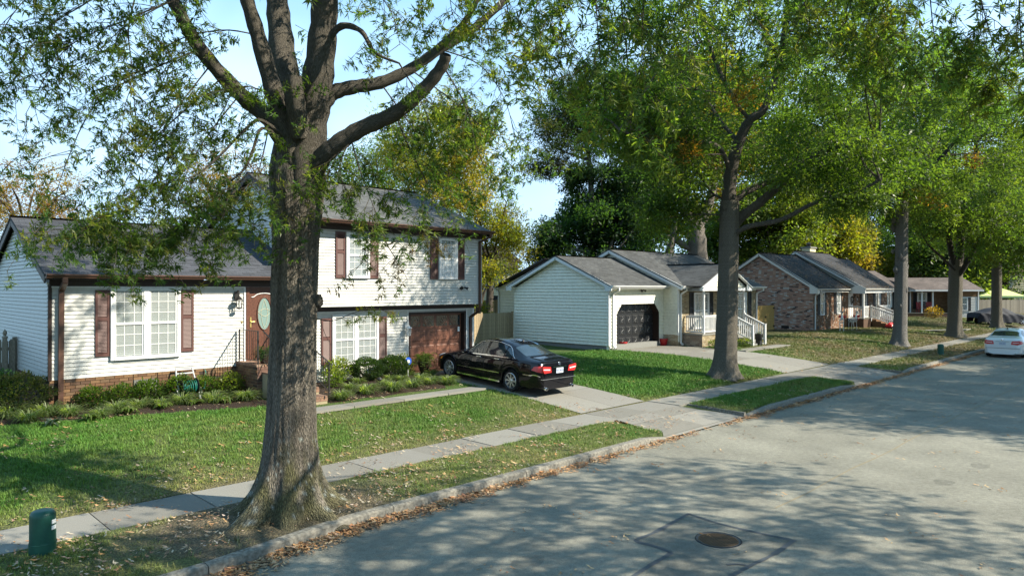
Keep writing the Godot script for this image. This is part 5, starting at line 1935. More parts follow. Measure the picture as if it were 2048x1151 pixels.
func make_sprays() -> void:
	sprays.narrow = [narrow_spray(3, 0.24), narrow_spray(4, 0.30), narrow_spray(2, 0.16)]
	sprays.oak = [clump(38, 0.42, 0.18, 0.056), clump(34, 0.36, 0.16, 0.06), clump(42, 0.46, 0.20, 0.056)]
	sprays.broad = [clump(40, 0.55, 0.22, 0.12), clump(36, 0.5, 0.2, 0.13), clump(44, 0.6, 0.24, 0.12)]
	sprays.gloss = [clump(34, 0.42, 0.24, 0.10), clump(30, 0.4, 0.22, 0.10)]


class Grown:
	var root: Node3D
	var wood := Shape.new()
	var kind := ""
	var many := []
	var forks := []
	var tints := []
	var r := RandomNumberGenerator.new()

	func tint() -> Color:
		var c: Color = tints[r.randi() % tints.size()]
		var k := r.randf_range(0.8, 1.22)
		return Color(c.r * k * r.randf_range(0.86, 1.06), c.g * k, c.b * k)

	func add(p: Vector3, way: Vector3, size: float, col: Color) -> void:
		var x := way.normalized()
		var z := x.cross(Vector3.UP)
		if z.length() < 0.05:
			z = Vector3(0, 0, 1)
		z = z.normalized().rotated(x, r.randf_range(-0.9, 0.9))
		var m: Many = many[r.randi() % many.size()]
		m.add(Transform3D(Basis(x, z.cross(x), z) * size, p - root.position), col)

	func ball(p: Vector3, size: float, col: Color) -> void:
		var a := r.randf() * TAU
		var x := Vector3(cos(a), r.randf_range(-0.4, 0.3), sin(a)).normalized()
		add(p, x, size, col)

	func limb(pts: PackedVector3Array, r0: float, r1: float, sides := 8, note := true) -> void:
		var radii := PackedFloat32Array()
		for i in pts.size():
			var f := i / (pts.size() - 1.0)
			radii.append(lerpf(r0, r1, pow(f, 0.8)) * (1.0 + 0.07 * sin(i * 2.3 + r0 * 40.0)))
		if note and r0 > 0.1:
			for i in 4:
				radii[i] *= 0.45 + 0.14 * i
		wood.tube(pts, radii, sides, maxf(1.0, roundf(r0 * 12.0)))
		if note:
			for i in range(1, pts.size()):
				forks.append(pts[i])


func begin_tree(called: String, label: String, at: Vector3, kind: String, tints: Array, number: int, group := "") -> Grown:
	var t := Grown.new()
	t.root = thing(called, label, "tree", at, group)
	t.kind = kind
	t.tints = tints
	t.r.seed = number
	t.wood.tint = Color(0.19, 0.165, 0.13)
	for m in sprays[kind]:
		t.many.append(Many.new())
	return t


func end_tree(t: Grown, bark := "bark_limb") -> void:
	origin = t.root.position
	put("trunk", t.wood, M[bark], t.root)
	var i := 0
	for m in sprays[t.kind]:
		if t.many[i].count:
			strew("crown", m, t.many[i], M.leaf, t.root)
		i += 1


# trunk with root flare, from the ground up to h
func trunk(t: Grown, base: Vector3, h: float, r0: float, r1: float, lean: Vector3, flare := 0.5, sides := 24, rings := 16) -> void:
	var rows := []
	var ph := t.r.randf() * TAU
	for j in rings + 1:
		var f := j / float(rings)
		var y := h * f * f if flare > 0 else h * f
		var row := PackedVector3Array()
		var c := base + lean * f + UY * (y - 0.08)
		var rr := lerpf(r0, r1, sqrt(y / h))
		for k in sides:
			var a := TAU * k / sides
			var lobe := pow(0.5 + 0.5 * cos(a * 5.0 + ph + 0.6 * sin(a + ph)), 2.0)
			var q := rr * (1.0 + 0.03 * sin(a * 9.0 + ph)) + flare * r0 * exp(-y * 3.2 / (r0 * 2.4)) * (0.35 + 0.9 * lobe)
			row.append(c + Vector3(cos(a) * q, 0, sin(a) * q))
		rows.append(row)
	t.wood.grid(rows, true, maxf(2.0, roundf(r0 * 8.0)), 1.0)


# leafy bough: a curved path with side twigs, each carrying sprays
func bough(t: Grown, pts: Array, r0: float, twigs: int, reach: float, per: int, size: float, droop := 0.5, from := 0.15) -> void:
	var path := curve(pts, 5)
	t.limb(path, r0, r0 * 0.25, 6, false)
	var n := path.size()
	for i in twigs:
		var f := from + (1.0 - from) * (i + t.r.randf()) / twigs
		var q := f * (n - 1.001)
		var p := path[int(q)].lerp(path[int(q) + 1], q - int(q))
		var a := t.r.randf() * TAU
		var along := (path[mini(int(q) + 1, n - 1)] - path[int(q)]).normalized()
		var way := (Vector3(cos(a), t.r.randf_range(-0.25, 0.35), sin(a)) + along * 0.5).normalized()
		var l := reach * t.r.randf_range(0.35, 1.0)
		var tw := PackedVector3Array()
		for k in 5:
			var g := k / 4.0
			tw.append(p + way * l * g - UY * droop * l * g * g)
		t.limb(tw, r0 * 0.22 + 0.003, 0.002, 3, false)
		for k in per:
			var g := 0.2 + 0.8 * (k + t.r.randf()) / per
			var o := tw[int(g * 3.99)].lerp(tw[int(g * 3.99) + 1], fmod(g * 3.99, 1.0))
			var w2 := (way + Vector3(t.r.randf_range(-0.8, 0.8), t.r.randf_range(-0.5, 0.3) - droop * g, t.r.randf_range(-0.8, 0.8))).normalized()
			t.add(o, w2, size * t.r.randf_range(0.8, 1.25), t.tint())


# a crown of clumps spread through an ellipsoid, each clump joined to the nearest fork
func fill_crown(t: Grown, c: Vector3, rad: Vector3, clumps: int, per: int, cr: float, size: float, inner := 0.35, keep: Variant = null) -> void:
	for i in clumps:
		var d := Vector3(t.r.randfn(), t.r.randfn() * 0.9, t.r.randfn()).normalized()
		var k := lerpf(inner, 1.0, pow(t.r.randf(), 0.55))
		var p := c + Vector3(d.x * rad.x, d.y * rad.y, d.z * rad.z) * k
		if keep != null and not keep.call(p):
			continue
		if t.forks.size() and i % 2 == 0:
			var best: Vector3 = t.forks[0]
			for f in t.forks:
				if f.distance_squared_to(p) < best.distance_squared_to(p) and f.y < p.y + 0.5:
					best = f
			var mid := best.lerp(p, 0.5) + Vector3(t.r.randf_range(-0.3, 0.3), t.r.randf_range(0.0, 0.5), t.r.randf_range(-0.3, 0.3))
			t.limb(curve([best, mid, p], 3), 0.045, 0.012, 5, false)
		var base := t.tint()
		var rr := cr * t.r.randf_range(0.7, 1.3)
		for j in per:
			var q := Vector3(t.r.randfn() * 0.5, t.r.randfn() * 0.3, t.r.randfn() * 0.5) * rr
			q.y -= q.length() * 0.15
			var col := base.lerp(t.tint(), 0.4)
			t.ball(p + q, size * t.r.randf_range(0.75, 1.25), col)


func py(p: Vector3) -> float:
	var q := p - EYE
	return 577.0 - FOCAL * q.y / maxf(q.dot(FWD), 0.1)


func pxx(p: Vector3) -> float:
	var q := p - EYE
	return 1024.0 + FOCAL * q.dot(SIDE) / maxf(q.dot(FWD), 0.1)


const GREEN := Color(0.145, 0.215, 0.065)
const DEEP := Color(0.100, 0.162, 0.052)
const LIME := Color(0.235, 0.280, 0.090)
const YELLOW := Color(0.40, 0.31, 0.045)
const GOLD := Color(0.48, 0.30, 0.075)
const ORANGE := Color(0.46, 0.21, 0.06)
const RUST := Color(0.28, 0.135, 0.055)
const PINE := Color(0.075, 0.140, 0.068)


func street_trees() -> void:
	make_sprays()
	big_oak()
	second_oak()
	grey_oak()
	forked_oak()
	last_oak()
	near_tree()
	opposite_trees()


func big_oak() -> void:
	var base := Vector3(5.20, 0.14, -10.08)
	var t := begin_tree("willow_oak", "huge willow oak with flared mossy roots beside the kerb", base, "narrow", [GREEN, GREEN, DEEP, GREEN, DEEP, Color(0.075, 0.12, 0.022), LIME, Color(0.24, 0.25, 0.07)], 101)
	# trunk
	var hs := []
	var y := 0.0
	while y < 6.2:
		hs.append(y)
		y += 0.05 if y < 1.6 else 0.16
	var roots := [[0.15, 0.60, 0.34], [1.15, 0.42, 0.28], [2.05, 0.38, 0.32], [2.95, 0.66, 0.30], [3.9, 0.50, 0.38], [4.7, 0.42, 0.3], [5.5, 0.56, 0.33]]
	var rows := []
	var cols := PackedColorArray()
	var sides := 110
	var nz := FastNoiseLite.new()
	nz.seed = 3
	nz.frequency = 1.0
	nz.fractal_octaves = 3
	var wd := t.wood
	for h in hs:
		var row := PackedVector3Array()
		var rr := 0.345
		if h < 2.7:
			rr = 0.345 + 0.07 * pow(clampf((2.7 - h) / 2.7, 0.0, 1.0), 1.6)
		elif h > 4.3:
			rr = 0.345 + 0.08 * clampf((h - 4.3) / 1.0, 0.0, 1.0) - 0.19 * pow(clampf((h - 5.3) / 0.9, 0.0, 1.0), 1.5)
		var lean := Vector3(0.10, 0, 0.10) * clampf(h / 5.5, 0.0, 1.0)
		for k in sides:
			var a := TAU * k / sides
			var lobe := 0.0
			for q in roots:
				var da := absf(wrapf(a - q[0], -PI, PI))
				lobe = maxf(lobe, q[1] * exp(-pow(da / (q[2] + 0.12 * h), 2.0)))
			var fl := exp(-h * 3.1) * lobe * 1.3 + exp(-h * 1.8) * 0.10
			var groove := 0.02 * nz.get_noise_3d(cos(a) * 7.0, h * 0.7, sin(a) * 7.0) + 0.012 * nz.get_noise_3d(cos(a) * 26.0, h * 1.6, sin(a) * 26.0)
			var q2 := rr + fl + groove
			if h < 0.02:
				q2 += 0.05
			row.append(base + lean + Vector3(cos(a) * q2, h - 0.10, sin(a) * q2))
			var moss := clampf((1.15 - h) * 0.9 + 1.1 * nz.get_noise_3d(cos(a) * 2.0, h * 2.0, sin(a) * 2.0 + 5.0), 0.0, 0.8)
			var bark := Color(0.46, 0.415, 0.33).lerp(Color(0.26, 0.235, 0.185), clampf(0.5 + 2.2 * nz.get_noise_3d(cos(a) * 3.0, h * 0.5 + 9.0, sin(a) * 3.0), 0.0, 1.0))
			bark = bark.lerp(Color(0.16, 0.165, 0.055), moss)
			if h < 1.9 and h > 0.18 and h < 1.35 and nz.get_noise_3d(cos(a) * 4.5, h * 8.0 + 30.0, sin(a) * 4.5) > 0.40:
				bark = Color(0.52, 0.58, 0.52)
			if h < 0.3:
				bark = bark.lerp(Color(0.20, 0.165, 0.115), 0.75 * (0.3 - h) / 0.3)
			cols.append(bark)
		rows.append(row)
	var k0 := wd.c.size()
	wd.grid(rows, true, 3.0, 1.0)
	for j in rows.size():
		for k in sides + 1:
			wd.c[k0 + j * (sides + 1) + k] = cols[j * sides + k % sides]
	wd.tint = Color(0.29, 0.26, 0.205)
	# burl and cut stubs on the trunk
	wd.blob(seen(637, 602, 10.55), Vector3(0.07, 0.10, 0.07), 10, 6, 0.2)
	wd.tube(curve([seen(600, 270, 10.45), seen(590, 200, 10.2), seen(586, 150, 10.1)], 3), taper(7, 0.17, 0.11), 12, 2.0)
	# main limbs
	var P := func(a: Array) -> PackedVector3Array:
		var o := []
		for q in a:
			o.append(seen(q[0], q[1], q[2]))
		return curve(o, 5)
	var l4: PackedVector3Array = P.call([[604, 440, 10.7], [610, 330, 10.65], [622, 240, 10.6], [640, 120, 10.5], [650, 0, 10.4], [660, -150, 10.3], [700, -330, 10.2], [720, -520, 10.3]])
	t.limb(l4, 0.34, 0.10, 18)
	var l3: PackedVector3Array = P.call([[602, 380, 10.7], [592, 290, 10.75], [577, 190, 10.9], [562, 80, 11.1], [552, -20, 11.3], [540, -220, 11.6], [520, -420, 12.0]])
	t.limb(l3, 0.27, 0.13, 14)
	var l2: PackedVector3Array = P.call([[598, 380, 10.6], [580, 290, 10.5], [553, 205, 10.4], [515, 70, 10.2], [488, -20, 10.0], [450, -180, 9.8], [400, -350, 9.6]])
	t.limb(l2, 0.20, 0.05, 12)
	var l1: PackedVector3Array = P.call([[600, 400, 10.7], [578, 310, 10.6], [540, 240, 10.4], [480, 188, 10.2], [400, 98, 9.8], [345, 0, 9.4], [270, -140, 9.0], [200, -260, 8.8]])
	t.limb(l1, 0.18, 0.05, 12)
	var r1: PackedVector3Array = P.call([[612, 330, 10.6], [635, 240, 10.6], [660, 190, 10.65], [705, 174, 10.7], [760, 165, 10.8], [820, 138, 10.9], [880, 98, 11.0], [940, 62, 11.1], [1010, 0, 11.2], [1090, -80, 11.3]])
	t.limb(r1, 0.145, 0.045, 10)
	t.limb(P.call([[865, 106, 11.0], [915, 60, 10.8], [945, 18, 10.6], [970, -40, 10.5]]), 0.065, 0.03, 8)
	var r2: PackedVector3Array = P.call([[606, 410, 10.7], [634, 330, 10.55], [668, 292, 10.45], [720, 258, 10.4], [790, 226, 10.3], [845, 180, 10.2], [882, 135, 10.1], [892, 108, 10.0]])
	t.limb(r2, 0.165, 0.08, 10)
	t.limb(P.call([[650, 85, 10.4], [682, 52, 10.3], [722, 62, 10.1], [750, 105, 10.0], [798, 126, 9.9]]), 0.07, 0.015, 6)
	t.limb(P.call([[566, 270, 10.3], [528, 243, 10.1], [510, 242, 9.9], [480, 268, 9.7], [440, 310, 9.5], [400, 345, 9.3]]), 0.035, 0.012, 6)
	t.limb(P.call([[566, 280, 10.3], [524, 256, 10.1], [505, 300, 9.95], [490, 335, 9.9], [462, 362, 9.8]]), 0.03, 0.01, 6)
	# boughs on the left
	for b in [
		[[345, 0, 9.4], [250, 40, 9.0], [130, 120, 8.7], [50, 250, 8.5]],
		[[400, 98, 9.8], [300, 140, 9.3], [190, 230, 9.0], [120, 380, 8.8], [110, 450, 8.8]],
		[[270, -140, 9.0], [150, -60, 8.7], [40, 30, 8.4], [-30, 150, 8.3]],
		[[300, -80, 9.2], [180, 0, 8.9], [80, 90, 8.6], [20, 200, 8.5]],
		[[450, 150, 10.0], [380, 210, 9.6], [290, 320, 9.4], [220, 440, 9.2], [170, 510, 9.2]],
		[[480, 188, 10.2], [430, 250, 9.8], [380, 350, 9.5], [350, 450, 9.4], [360, 530, 9.4]],
		[[505, 300, 9.9], [480, 350, 9.8], [455, 420, 9.7], [440, 500, 9.7]],
		[[440, 310, 9.5], [390, 350, 9.3], [310, 400, 9.2], [230, 470, 9.1], [150, 480, 9.0]],
		[[515, 70, 10.2], [440, 60, 9.8], [340, 110, 9.5], [260, 200, 9.3], [240, 310, 9.2]],
		[[488, -20, 10.0], [420, -20, 9.6], [330, 30, 9.2], [230, 90, 8.9], [160, 180, 8.8]],
		[[270, -10, 9.2], [256, 60, 9.1], [262, 150, 9.1], [270, 260, 9.1], [272, 330, 9.1]],
		[[540, 240, 10.4], [520, 330, 10.1], [500, 400, 10.0], [480, 470, 10.0]],
		[[470, 380, 9.8], [420, 430, 9.6], [370, 470, 9.5], [290, 500, 9.4]],
		[[345, 300, 9.4], [280, 400, 9.3], [240, 460, 9.2], [260, 520, 9.2]],
		[[555, 210, 10.3], [520, 180, 10.0], [470, 200, 9.7], [430, 280, 9.6]],
		[[420, 130, 9.9], [350, 220, 9.6], [310, 300, 9.5], [320, 390, 9.4]],
	]:
		var o := []
		for i in b.size():
			o.append(seen(b[i][0], b[i][1] - (22 if i > 1 else 0), b[i][2]))
		bough(t, o, 0.013, 22, 1.0, 4, 1.0, 0.30)
	# boughs on the right, and sprouts at the fork
	for b in [
		[[760, 165, 10.8], [800, 220, 10.7], [850, 290, 10.6], [890, 350, 10.6]],
		[[700, 270, 10.4], [718, 335, 10.3], [742, 400, 10.2], [762, 450, 10.2]],
		[[885, 130, 10.1], [930, 210, 10.3], [955, 300, 10.5], [985, 370, 10.6]],
		[[820, 138, 10.9], [890, 190, 10.8], [950, 240, 10.8], [985, 300, 10.8]],
		[[880, 98, 11.0], [960, 130, 11.0], [1010, 200, 11.0], [1030, 280, 11.0]],
		[[790, 226, 10.3], [820, 300, 10.3], [850, 360, 10.3], [865, 420, 10.3]],
		[[940, 62, 11.1], [1010, 60, 11.0], [1060, 110, 11.0], [1080, 190, 11.0]],
		[[720, 258, 10.4], [690, 300, 10.3], [680, 340, 10.3], [690, 380, 10.3]],
		[[798, 126, 9.9], [830, 180, 9.9], [860, 240, 9.9]],
		[[660, -150, 10.3], [720, -60, 10.2], [780, 20, 10.1], [800, 90, 10.0]],
	]:
		var o := []
		for q in b:
			o.append(seen(q[0], q[1], q[2]))
		bough(t, o, 0.013, 17, 0.85, 4, 1.0, 0.4)
	for b in [[[762, 450, 10.2], [775, 490, 10.2], [800, 530, 10.2], [815, 560, 10.2]], [[740, 430, 10.2], [735, 470, 10.2], [725, 520, 10.2], [705, 545, 10.2]], [[775, 490, 10.2], [830, 470, 10.2], [880, 490, 10.2]]]:
		var o := []
		for q in b:
			o.append(seen(q[0], q[1], q[2]))
		t.tints = [Color(0.14, 0.11, 0.04), GREEN, Color(0.17, 0.10, 0.045)]
		bough(t, o, 0.01, 7, 0.35, 2, 0.85, 0.5)
	t.tints = [LIME, Color(0.15, 0.16, 0.035), YELLOW]
	bough(t, [seen(630, 636, 10.3), seen(665, 641, 10.2), seen(700, 628, 10.1), seen(735, 617, 10.05), seen(775, 622, 10.0)], 0.009, 9, 0.22, 2, 0.7, 0.3, 0.3)
	t.limb(curve([seen(640, 640, 10.25), seen(650, 668, 10.2), seen(662, 690, 10.2)], 4), 0.006, 0.003, 4, false)
	t.tints = [GREEN, DEEP, GREEN, LIME]
	for i in 26:
		var o := seen(t.r.randf_range(540, 625), t.r.randf_range(90, 330), t.r.randf_range(9.95, 10.25))
		t.add(o, Vector3(t.r.randf_range(-1, 1), -0.7, t.r.randf_range(-1, 1)), 0.8, t.tint())
	# the rest of the crown, above and behind the picture
	fill_crown(t, Vector3(4.4, 11.6, -10.4), Vector3(6.0, 3.9, 5.4), 230, 11, 1.0, 1.75, 0.3, func(p: Vector3) -> bool: return py(p) < -70.0)
	end_tree(t, "bark_oak")


func second_oak() -> void:
	var base := Vector3(24.05, 0.33, -12.9)
	var t := begin_tree("willow_oak", "street oak with spreading dark limbs in front of the cream house", base, "oak", [GREEN, LIME, GREEN, Color(0.08, 0.125, 0.03), DEEP, Color(0.10, 0.14, 0.04)], 202)
	t.wood.tint = Color(0.37, 0.335, 0.265)
	trunk(t, base, 6.6, 0.44, 0.34, seen(1460, 445, 26) - Vector3(base.x, seen(1460, 445, 26).y, base.z), 0.75, 28, 20)
	var P := func(a: Array) -> PackedVector3Array:
		var o := []
		for q in a:
			o.append(seen(q[0], q[1], q[2]))
		return curve(o, 4)
	t.wood.tint = Color(0.26, 0.235, 0.185)
	t.limb(P.call([[1458, 470, 26], [1456, 430, 26], [1458, 395, 26], [1463, 340, 26], [1478, 285, 25.8], [1500, 240, 25.6], [1530, 215, 25.5], [1560, 120, 25.4], [1575, 20, 25.3]]), 0.36, 0.08, 12)
	t.limb(P.call([[1460, 470, 26], [1480, 437, 26], [1520, 405, 25.7], [1560, 370, 25.4], [1600, 335, 25.1], [1640, 305, 24.8], [1690, 292, 24.5], [1760, 270, 24.2]]), 0.22, 0.06, 10)
	t.limb(P.call([[1462, 415, 26], [1490, 385, 26.2], [1540, 362, 26.6], [1590, 330, 27.0], [1640, 302, 27.4], [1700, 250, 27.8]]), 0.16, 0.05, 8)
	t.limb(P.call([[1462, 480, 26], [1490, 455, 25.5], [1560, 440, 24.8], [1610, 415, 24.2], [1650, 398, 23.8], [1700, 390, 23.4], [1760, 360, 23]]), 0.12, 0.04, 8)
	t.limb(P.call([[1464, 350, 26], [1440, 296, 25.6], [1400, 284, 25.2], [1340, 290, 24.8], [1290, 280, 24.4], [1240, 260, 24]]), 0.10, 0.03, 8)
	t.limb(P.call([[1456, 400, 26], [1430, 390, 26.3], [1400, 365, 26.8], [1370, 390, 27.2], [1330, 420, 27.5]]), 0.06, 0.02, 6)
	t.limb(P.call([[1500, 240, 25.6], [1470, 200, 25.6], [1430, 120, 25.8], [1400, 20, 26], [1380, -80, 26]]), 0.12, 0.04, 8)
	t.limb(P.call([[1478, 285, 25.8], [1440, 240, 26.8], [1400, 180, 27.6], [1340, 120, 28]]), 0.09, 0.03, 8)
	var c := seen(1490, 130, 25.8)
	fill_crown(t, c, Vector3(5.4, 4.7, 5.4), 165, 11, 1.05, 1.0, 0.5, func(p: Vector3) -> bool: return not (p.y < 10.2 and (p - base).dot(Vector3(-0.7, 0, 0.7)) > 0.3))
	fill_crown(t, seen(1640, 330, 25.5), Vector3(2.8, 1.1, 2.8), 34, 10, 0.8, 1.0, 0.2)
	fill_crown(t, seen(1690, 400, 23.6), Vector3(1.2, 0.5, 1.2), 12, 8, 0.5, 0.9, 0.2)
	fill_crown(t, seen(1300, 260, 25.2), Vector3(2.2, 1.6, 2.2), 26, 10, 0.8, 1.0, 0.2)
	fill_crown(t, seen(1350, 440, 27.0), Vector3(1.1, 1.2, 1.1), 14, 9, 0.6, 1.0, 0.2)
	t.tints = [ORANGE, GOLD, RUST]
	fill_crown(t, seen(1500, 190, 24.0), Vector3(0.8, 0.5, 0.8), 3, 6, 0.4, 0.8, 0.2)
	fill_crown(t, seen(1370, 285, 24.0), Vector3(0.5, 0.3, 0.5), 2, 5, 0.3, 0.8, 0.2)
	end_tree(t, "bark_oak")


func grey_oak() -> void:
	var base := Vector3(45.0, 0.33, -12.95)
	var t := begin_tree("oak", "straight pale grey trunk with knobby bark, third along the sidewalk", base, "oak", [GREEN, DEEP, LIME, GREEN, Color(0.09, 0.12, 0.03)], 303)
	t.wood.tint = Color(0.42, 0.405, 0.37)
	trunk(t, base, 9.5, 0.40, 0.32, Vector3(0.3, 0, 0.1), 0.7, 26, 26)
	for i in 16:
		var a := t.r.randf() * TAU
		t.wood.blob(base + Vector3(0.15 + cos(a) * 0.34, t.r.randf_range(2.2, 7.5), sin(a) * 0.34), Vector3(0.12, 0.18, 0.12) * t.r.randf_range(0.7, 1.3), 8, 6, 0.15, i)
	t.wood.tint = Color(0.14, 0.12, 0.10)
	for q in [[1.6, 3.5], [3.2, 4.2], [4.6, 3.6], [0.2, 4.4], [2.5, 3.0]]:
		var o := base + Vector3(0.3, 9.0, 0.1)
		t.limb(curve([o - UY * 0.8, o + Vector3(cos(q[0]) * 1.6, 1.2, sin(q[0]) * 1.6), o + Vector3(cos(q[0]) * q[1], 3.4, sin(q[0]) * q[1])], 4), 0.22, 0.06, 8)
	fill_crown(t, base + Vector3(0, 12.0, 0), Vector3(5.8, 4.6, 5.8), 115, 11, 1.1, 1.15, 0.45)
	fill_crown(t, seen(1745, 330, 38.0), Vector3(3.2, 1.6, 3.0), 34, 11, 0.9, 1.1, 0.2)
	t.tints = [GOLD, ORANGE, LIME]
	fill_crown(t, seen(1840, 385, 39.0), Vector3(1.0, 0.6, 1.0), 4, 6, 0.5, 1.0, 0.2)
	end_tree(t, "bark_oak")


func forked_oak() -> void:
	var base := Vector3(56.2, 0.33, -12.7)
	var t := begin_tree("oak", "dark street oak forking low into three stems, mossy at its foot", base, "oak", [DEEP, GREEN, LIME, Color(0.10, 0.115, 0.025), GREEN], 404)
	t.wood.tint = Color(0.34, 0.31, 0.24)
	trunk(t, base, 5.4, 0.46, 0.42, Vector3(0.2, 0, 0.1), 0.75, 26, 18)
	t.wood.tint = Color(0.12, 0.105, 0.085)
	var P := func(a: Array) -> PackedVector3Array:
		var o := []
		for q in a:
			o.append(seen(q[0], q[1], q[2]))
		return curve(o, 4)
	t.limb(P.call([[1913, 540, 48.6], [1905, 510, 48.6], [1897, 470, 48.4], [1890, 430, 48.2], [1872, 380, 48]]), 0.25, 0.10, 10)
	t.limb(P.call([[1917, 545, 48.6], [1921, 505, 48.6], [1924, 455, 48.6], [1930, 395, 48.7], [1945, 350, 48.8], [1955, 280, 49]]), 0.33, 0.12, 10)
	t.limb(P.call([[1920, 550, 48.4], [1940, 515, 48], [1958, 480, 47.6], [1975, 462, 47.2], [2010, 430, 46.8]]), 0.26, 0.08, 8)
	t.limb(P.call([[1911, 540, 48.4], [1885, 515, 48], [1860, 492, 47.6], [1845, 470, 47.2]]), 0.12, 0.04, 8)
	t.limb(P.call([[1928, 415, 48.6], [1915, 395, 48.2], [1915, 360, 48]]), 0.22, 0.1, 8)
	fill_crown(t, seen(1930, 250, 48.6), Vector3(5.6, 5.4, 5.6), 130, 11, 1.1, 1.2, 0.45)
	fill_crown(t, seen(1880, 430, 47.0), Vector3(2.6, 1.5, 2.4), 26, 10, 0.9, 1.15, 0.2)
	fill_crown(t, seen(1990, 460, 46.0), Vector3(2.4, 1.6, 2.4), 24, 10, 0.9, 1.15, 0.2)
	t.tints = [RUST, Color(0.12, 0.07, 0.035)]
	fill_crown(t, seen(1945, 318, 43.5), Vector3(0.4, 0.35, 0.4), 3, 7, 0.35, 0.9, 0.2)
	end_tree(t, "bark_oak")


func last_oak() -> void:
	var base := Vector3(70.6, 0.33, -12.8)
	var t := begin_tree("oak", "last street oak, its trunk in front of the covered car", base, "oak", [LIME, Color(0.12, 0.125, 0.025), GREEN, DEEP], 505)
	t.wood.tint = Color(0.29, 0.265, 0.21)
	trunk(t, base, 5.6, 0.42, 0.36, Vector3(0, 0, 0), 0.8, 24, 16)
	t.wood.tint = Color(0.11, 0.095, 0.08)
	var o := base + UY * 5.2
	for q in [[0.3, 4.0, 4.0], [1.8, 3.6, 4.4], [3.4, 4.2, 3.6], [4.7, 4.0, 4.2], [5.6, 1.0, 5.5]]:
		t.limb(curve([o, o + Vector3(cos(q[0]) * 1.2, 1.5, sin(q[0]) * 1.2), o + Vector3(cos(q[0]) * q[1], q[2], sin(q[0]) * q[1])], 4), 0.3, 0.08, 8)
	fill_crown(t, base + Vector3(0, 10.8, 0), Vector3(6.4, 5.0, 6.4), 115, 10, 1.2, 1.3, 0.45)
	fill_crown(t, seen(2020, 480, 56.0), Vector3(3.2, 2.2, 3.0), 34, 10, 1.0, 1.25, 0.2)
	end_tree(t, "bark_oak")


# the tree beside the camera whose boughs hang into the top of the view
func near_tree() -> void:
	var base := Vector3(8.2, 0.15, 2.6)
	var t := begin_tree("willow_oak", "near willow oak whose leafy boughs hang into the top of the view", base, "narrow", [GREEN, LIME, GREEN, DEEP, LIME, Color(0.24, 0.25, 0.07)], 606)
	trunk(t, base, 6.4, 0.40, 0.32, Vector3(0, 0, 0), 0.7, 22, 14)
	var top := base + UY * 6.2
	var ends := [seen(1150, -150, 7.0), seen(1350, -190, 7.2), seen(1600, -160, 7.5), seen(1850, -140, 7.2), seen(1000, -170, 8.0), seen(1950, -200, 9.5)]
	for e in ends:
		t.limb(curve([top - UY * 0.6, top.lerp(e, 0.4) + UY * 0.8, e], 6), 0.13, 0.035, 8)
	for q in [[1.0, 3.0], [2.2, 3.6], [0.1, 3.4], [5.6, 3.0]]:
		t.limb(curve([top - UY * 0.6, top + Vector3(cos(q[0]) * 1.4, 1.8, sin(q[0]) * 1.4), top + Vector3(cos(q[0]) * q[1], 3.6, sin(q[0]) * q[1])], 4), 0.16, 0.05, 8)
	for b in [
		[[1150, -150, 7.0], [1130, -60, 6.9], [1120, 40, 6.8], [1140, 150, 6.8]],
		[[1180, -140, 7.0], [1190, -20, 6.9], [1200, 110, 6.8], [1215, 230, 6.8]],
		[[1230, -150, 7.0], [1240, -20, 6.9], [1255, 120, 6.9], [1262, 270, 6.9]],
		[[1300, -160, 7.1], [1290, -30, 7.0], [1285, 80, 7.0], [1290, 180, 7.0]],
		[[1350, -190, 7.2], [1370, -60, 7.1], [1390, 20, 7.0], [1400, 90, 7.0]],
		[[1480, -150, 7.2], [1490, -50, 7.1], [1500, 20, 7.0], [1510, 70, 7.0]],
		[[1600, -160, 7.5], [1600, -60, 7.4], [1610, 10, 7.3], [1620, 70, 7.3]],
		[[1750, -150, 7.3], [1760, -30, 7.2], [1780, 60, 7.1], [1800, 120, 7.1]],
		[[1850, -140, 7.2], [1860, -20, 7.1], [1870, 70, 7.0], [1890, 140, 7.0]],
		[[1950, -150, 7.0], [1960, -20, 6.8], [1985, 80, 6.7], [2010, 170, 6.7]],
		[[2040, -100, 6.6], [2040, 10, 6.5], [2045, 90, 6.5], [2060, 180, 6.5]],
		[[1000, -170, 8.0], [1000, -80, 7.9], [1010, -10, 7.8], [1020, 50, 7.8]],
		[[1080, -150, 7.6], [1080, -40, 7.5], [1070, 40, 7.5], [1075, 120, 7.5]],
		[[880, -130, 8.6], [890, -60, 8.5], [900, 0, 8.4], [905, 30, 8.4]],
		[[1680, -170, 7.3], [1690, -70, 7.2], [1700, 0, 7.1], [1715, 70, 7.1]],
	]:
		var o := []
		for q in b:
			o.append(seen(q[0], q[1], q[2]))
		if b[0][0] > 1700:
			t.tints = [GREEN, LIME, LIME, GREEN, Color(0.30, 0.27, 0.06), Color(0.24, 0.25, 0.07)]
		bough(t, o, 0.010, 15, 0.62, 4, 1.0, 0.5, 0.1)
	t.tints = [GREEN, LIME, DEEP]
	fill_crown(t, base + Vector3(4.3, 8.5, 1.0), Vector3(6.8, 2.6, 4.8), 240, 9, 1.0, 1.9, 0.3, func(p: Vector3) -> bool: return py(p) < -160.0 or pxx(p) > 2500.0 or (p - EYE).dot(FWD) < 0.2)
	end_tree(t, "bark_oak")


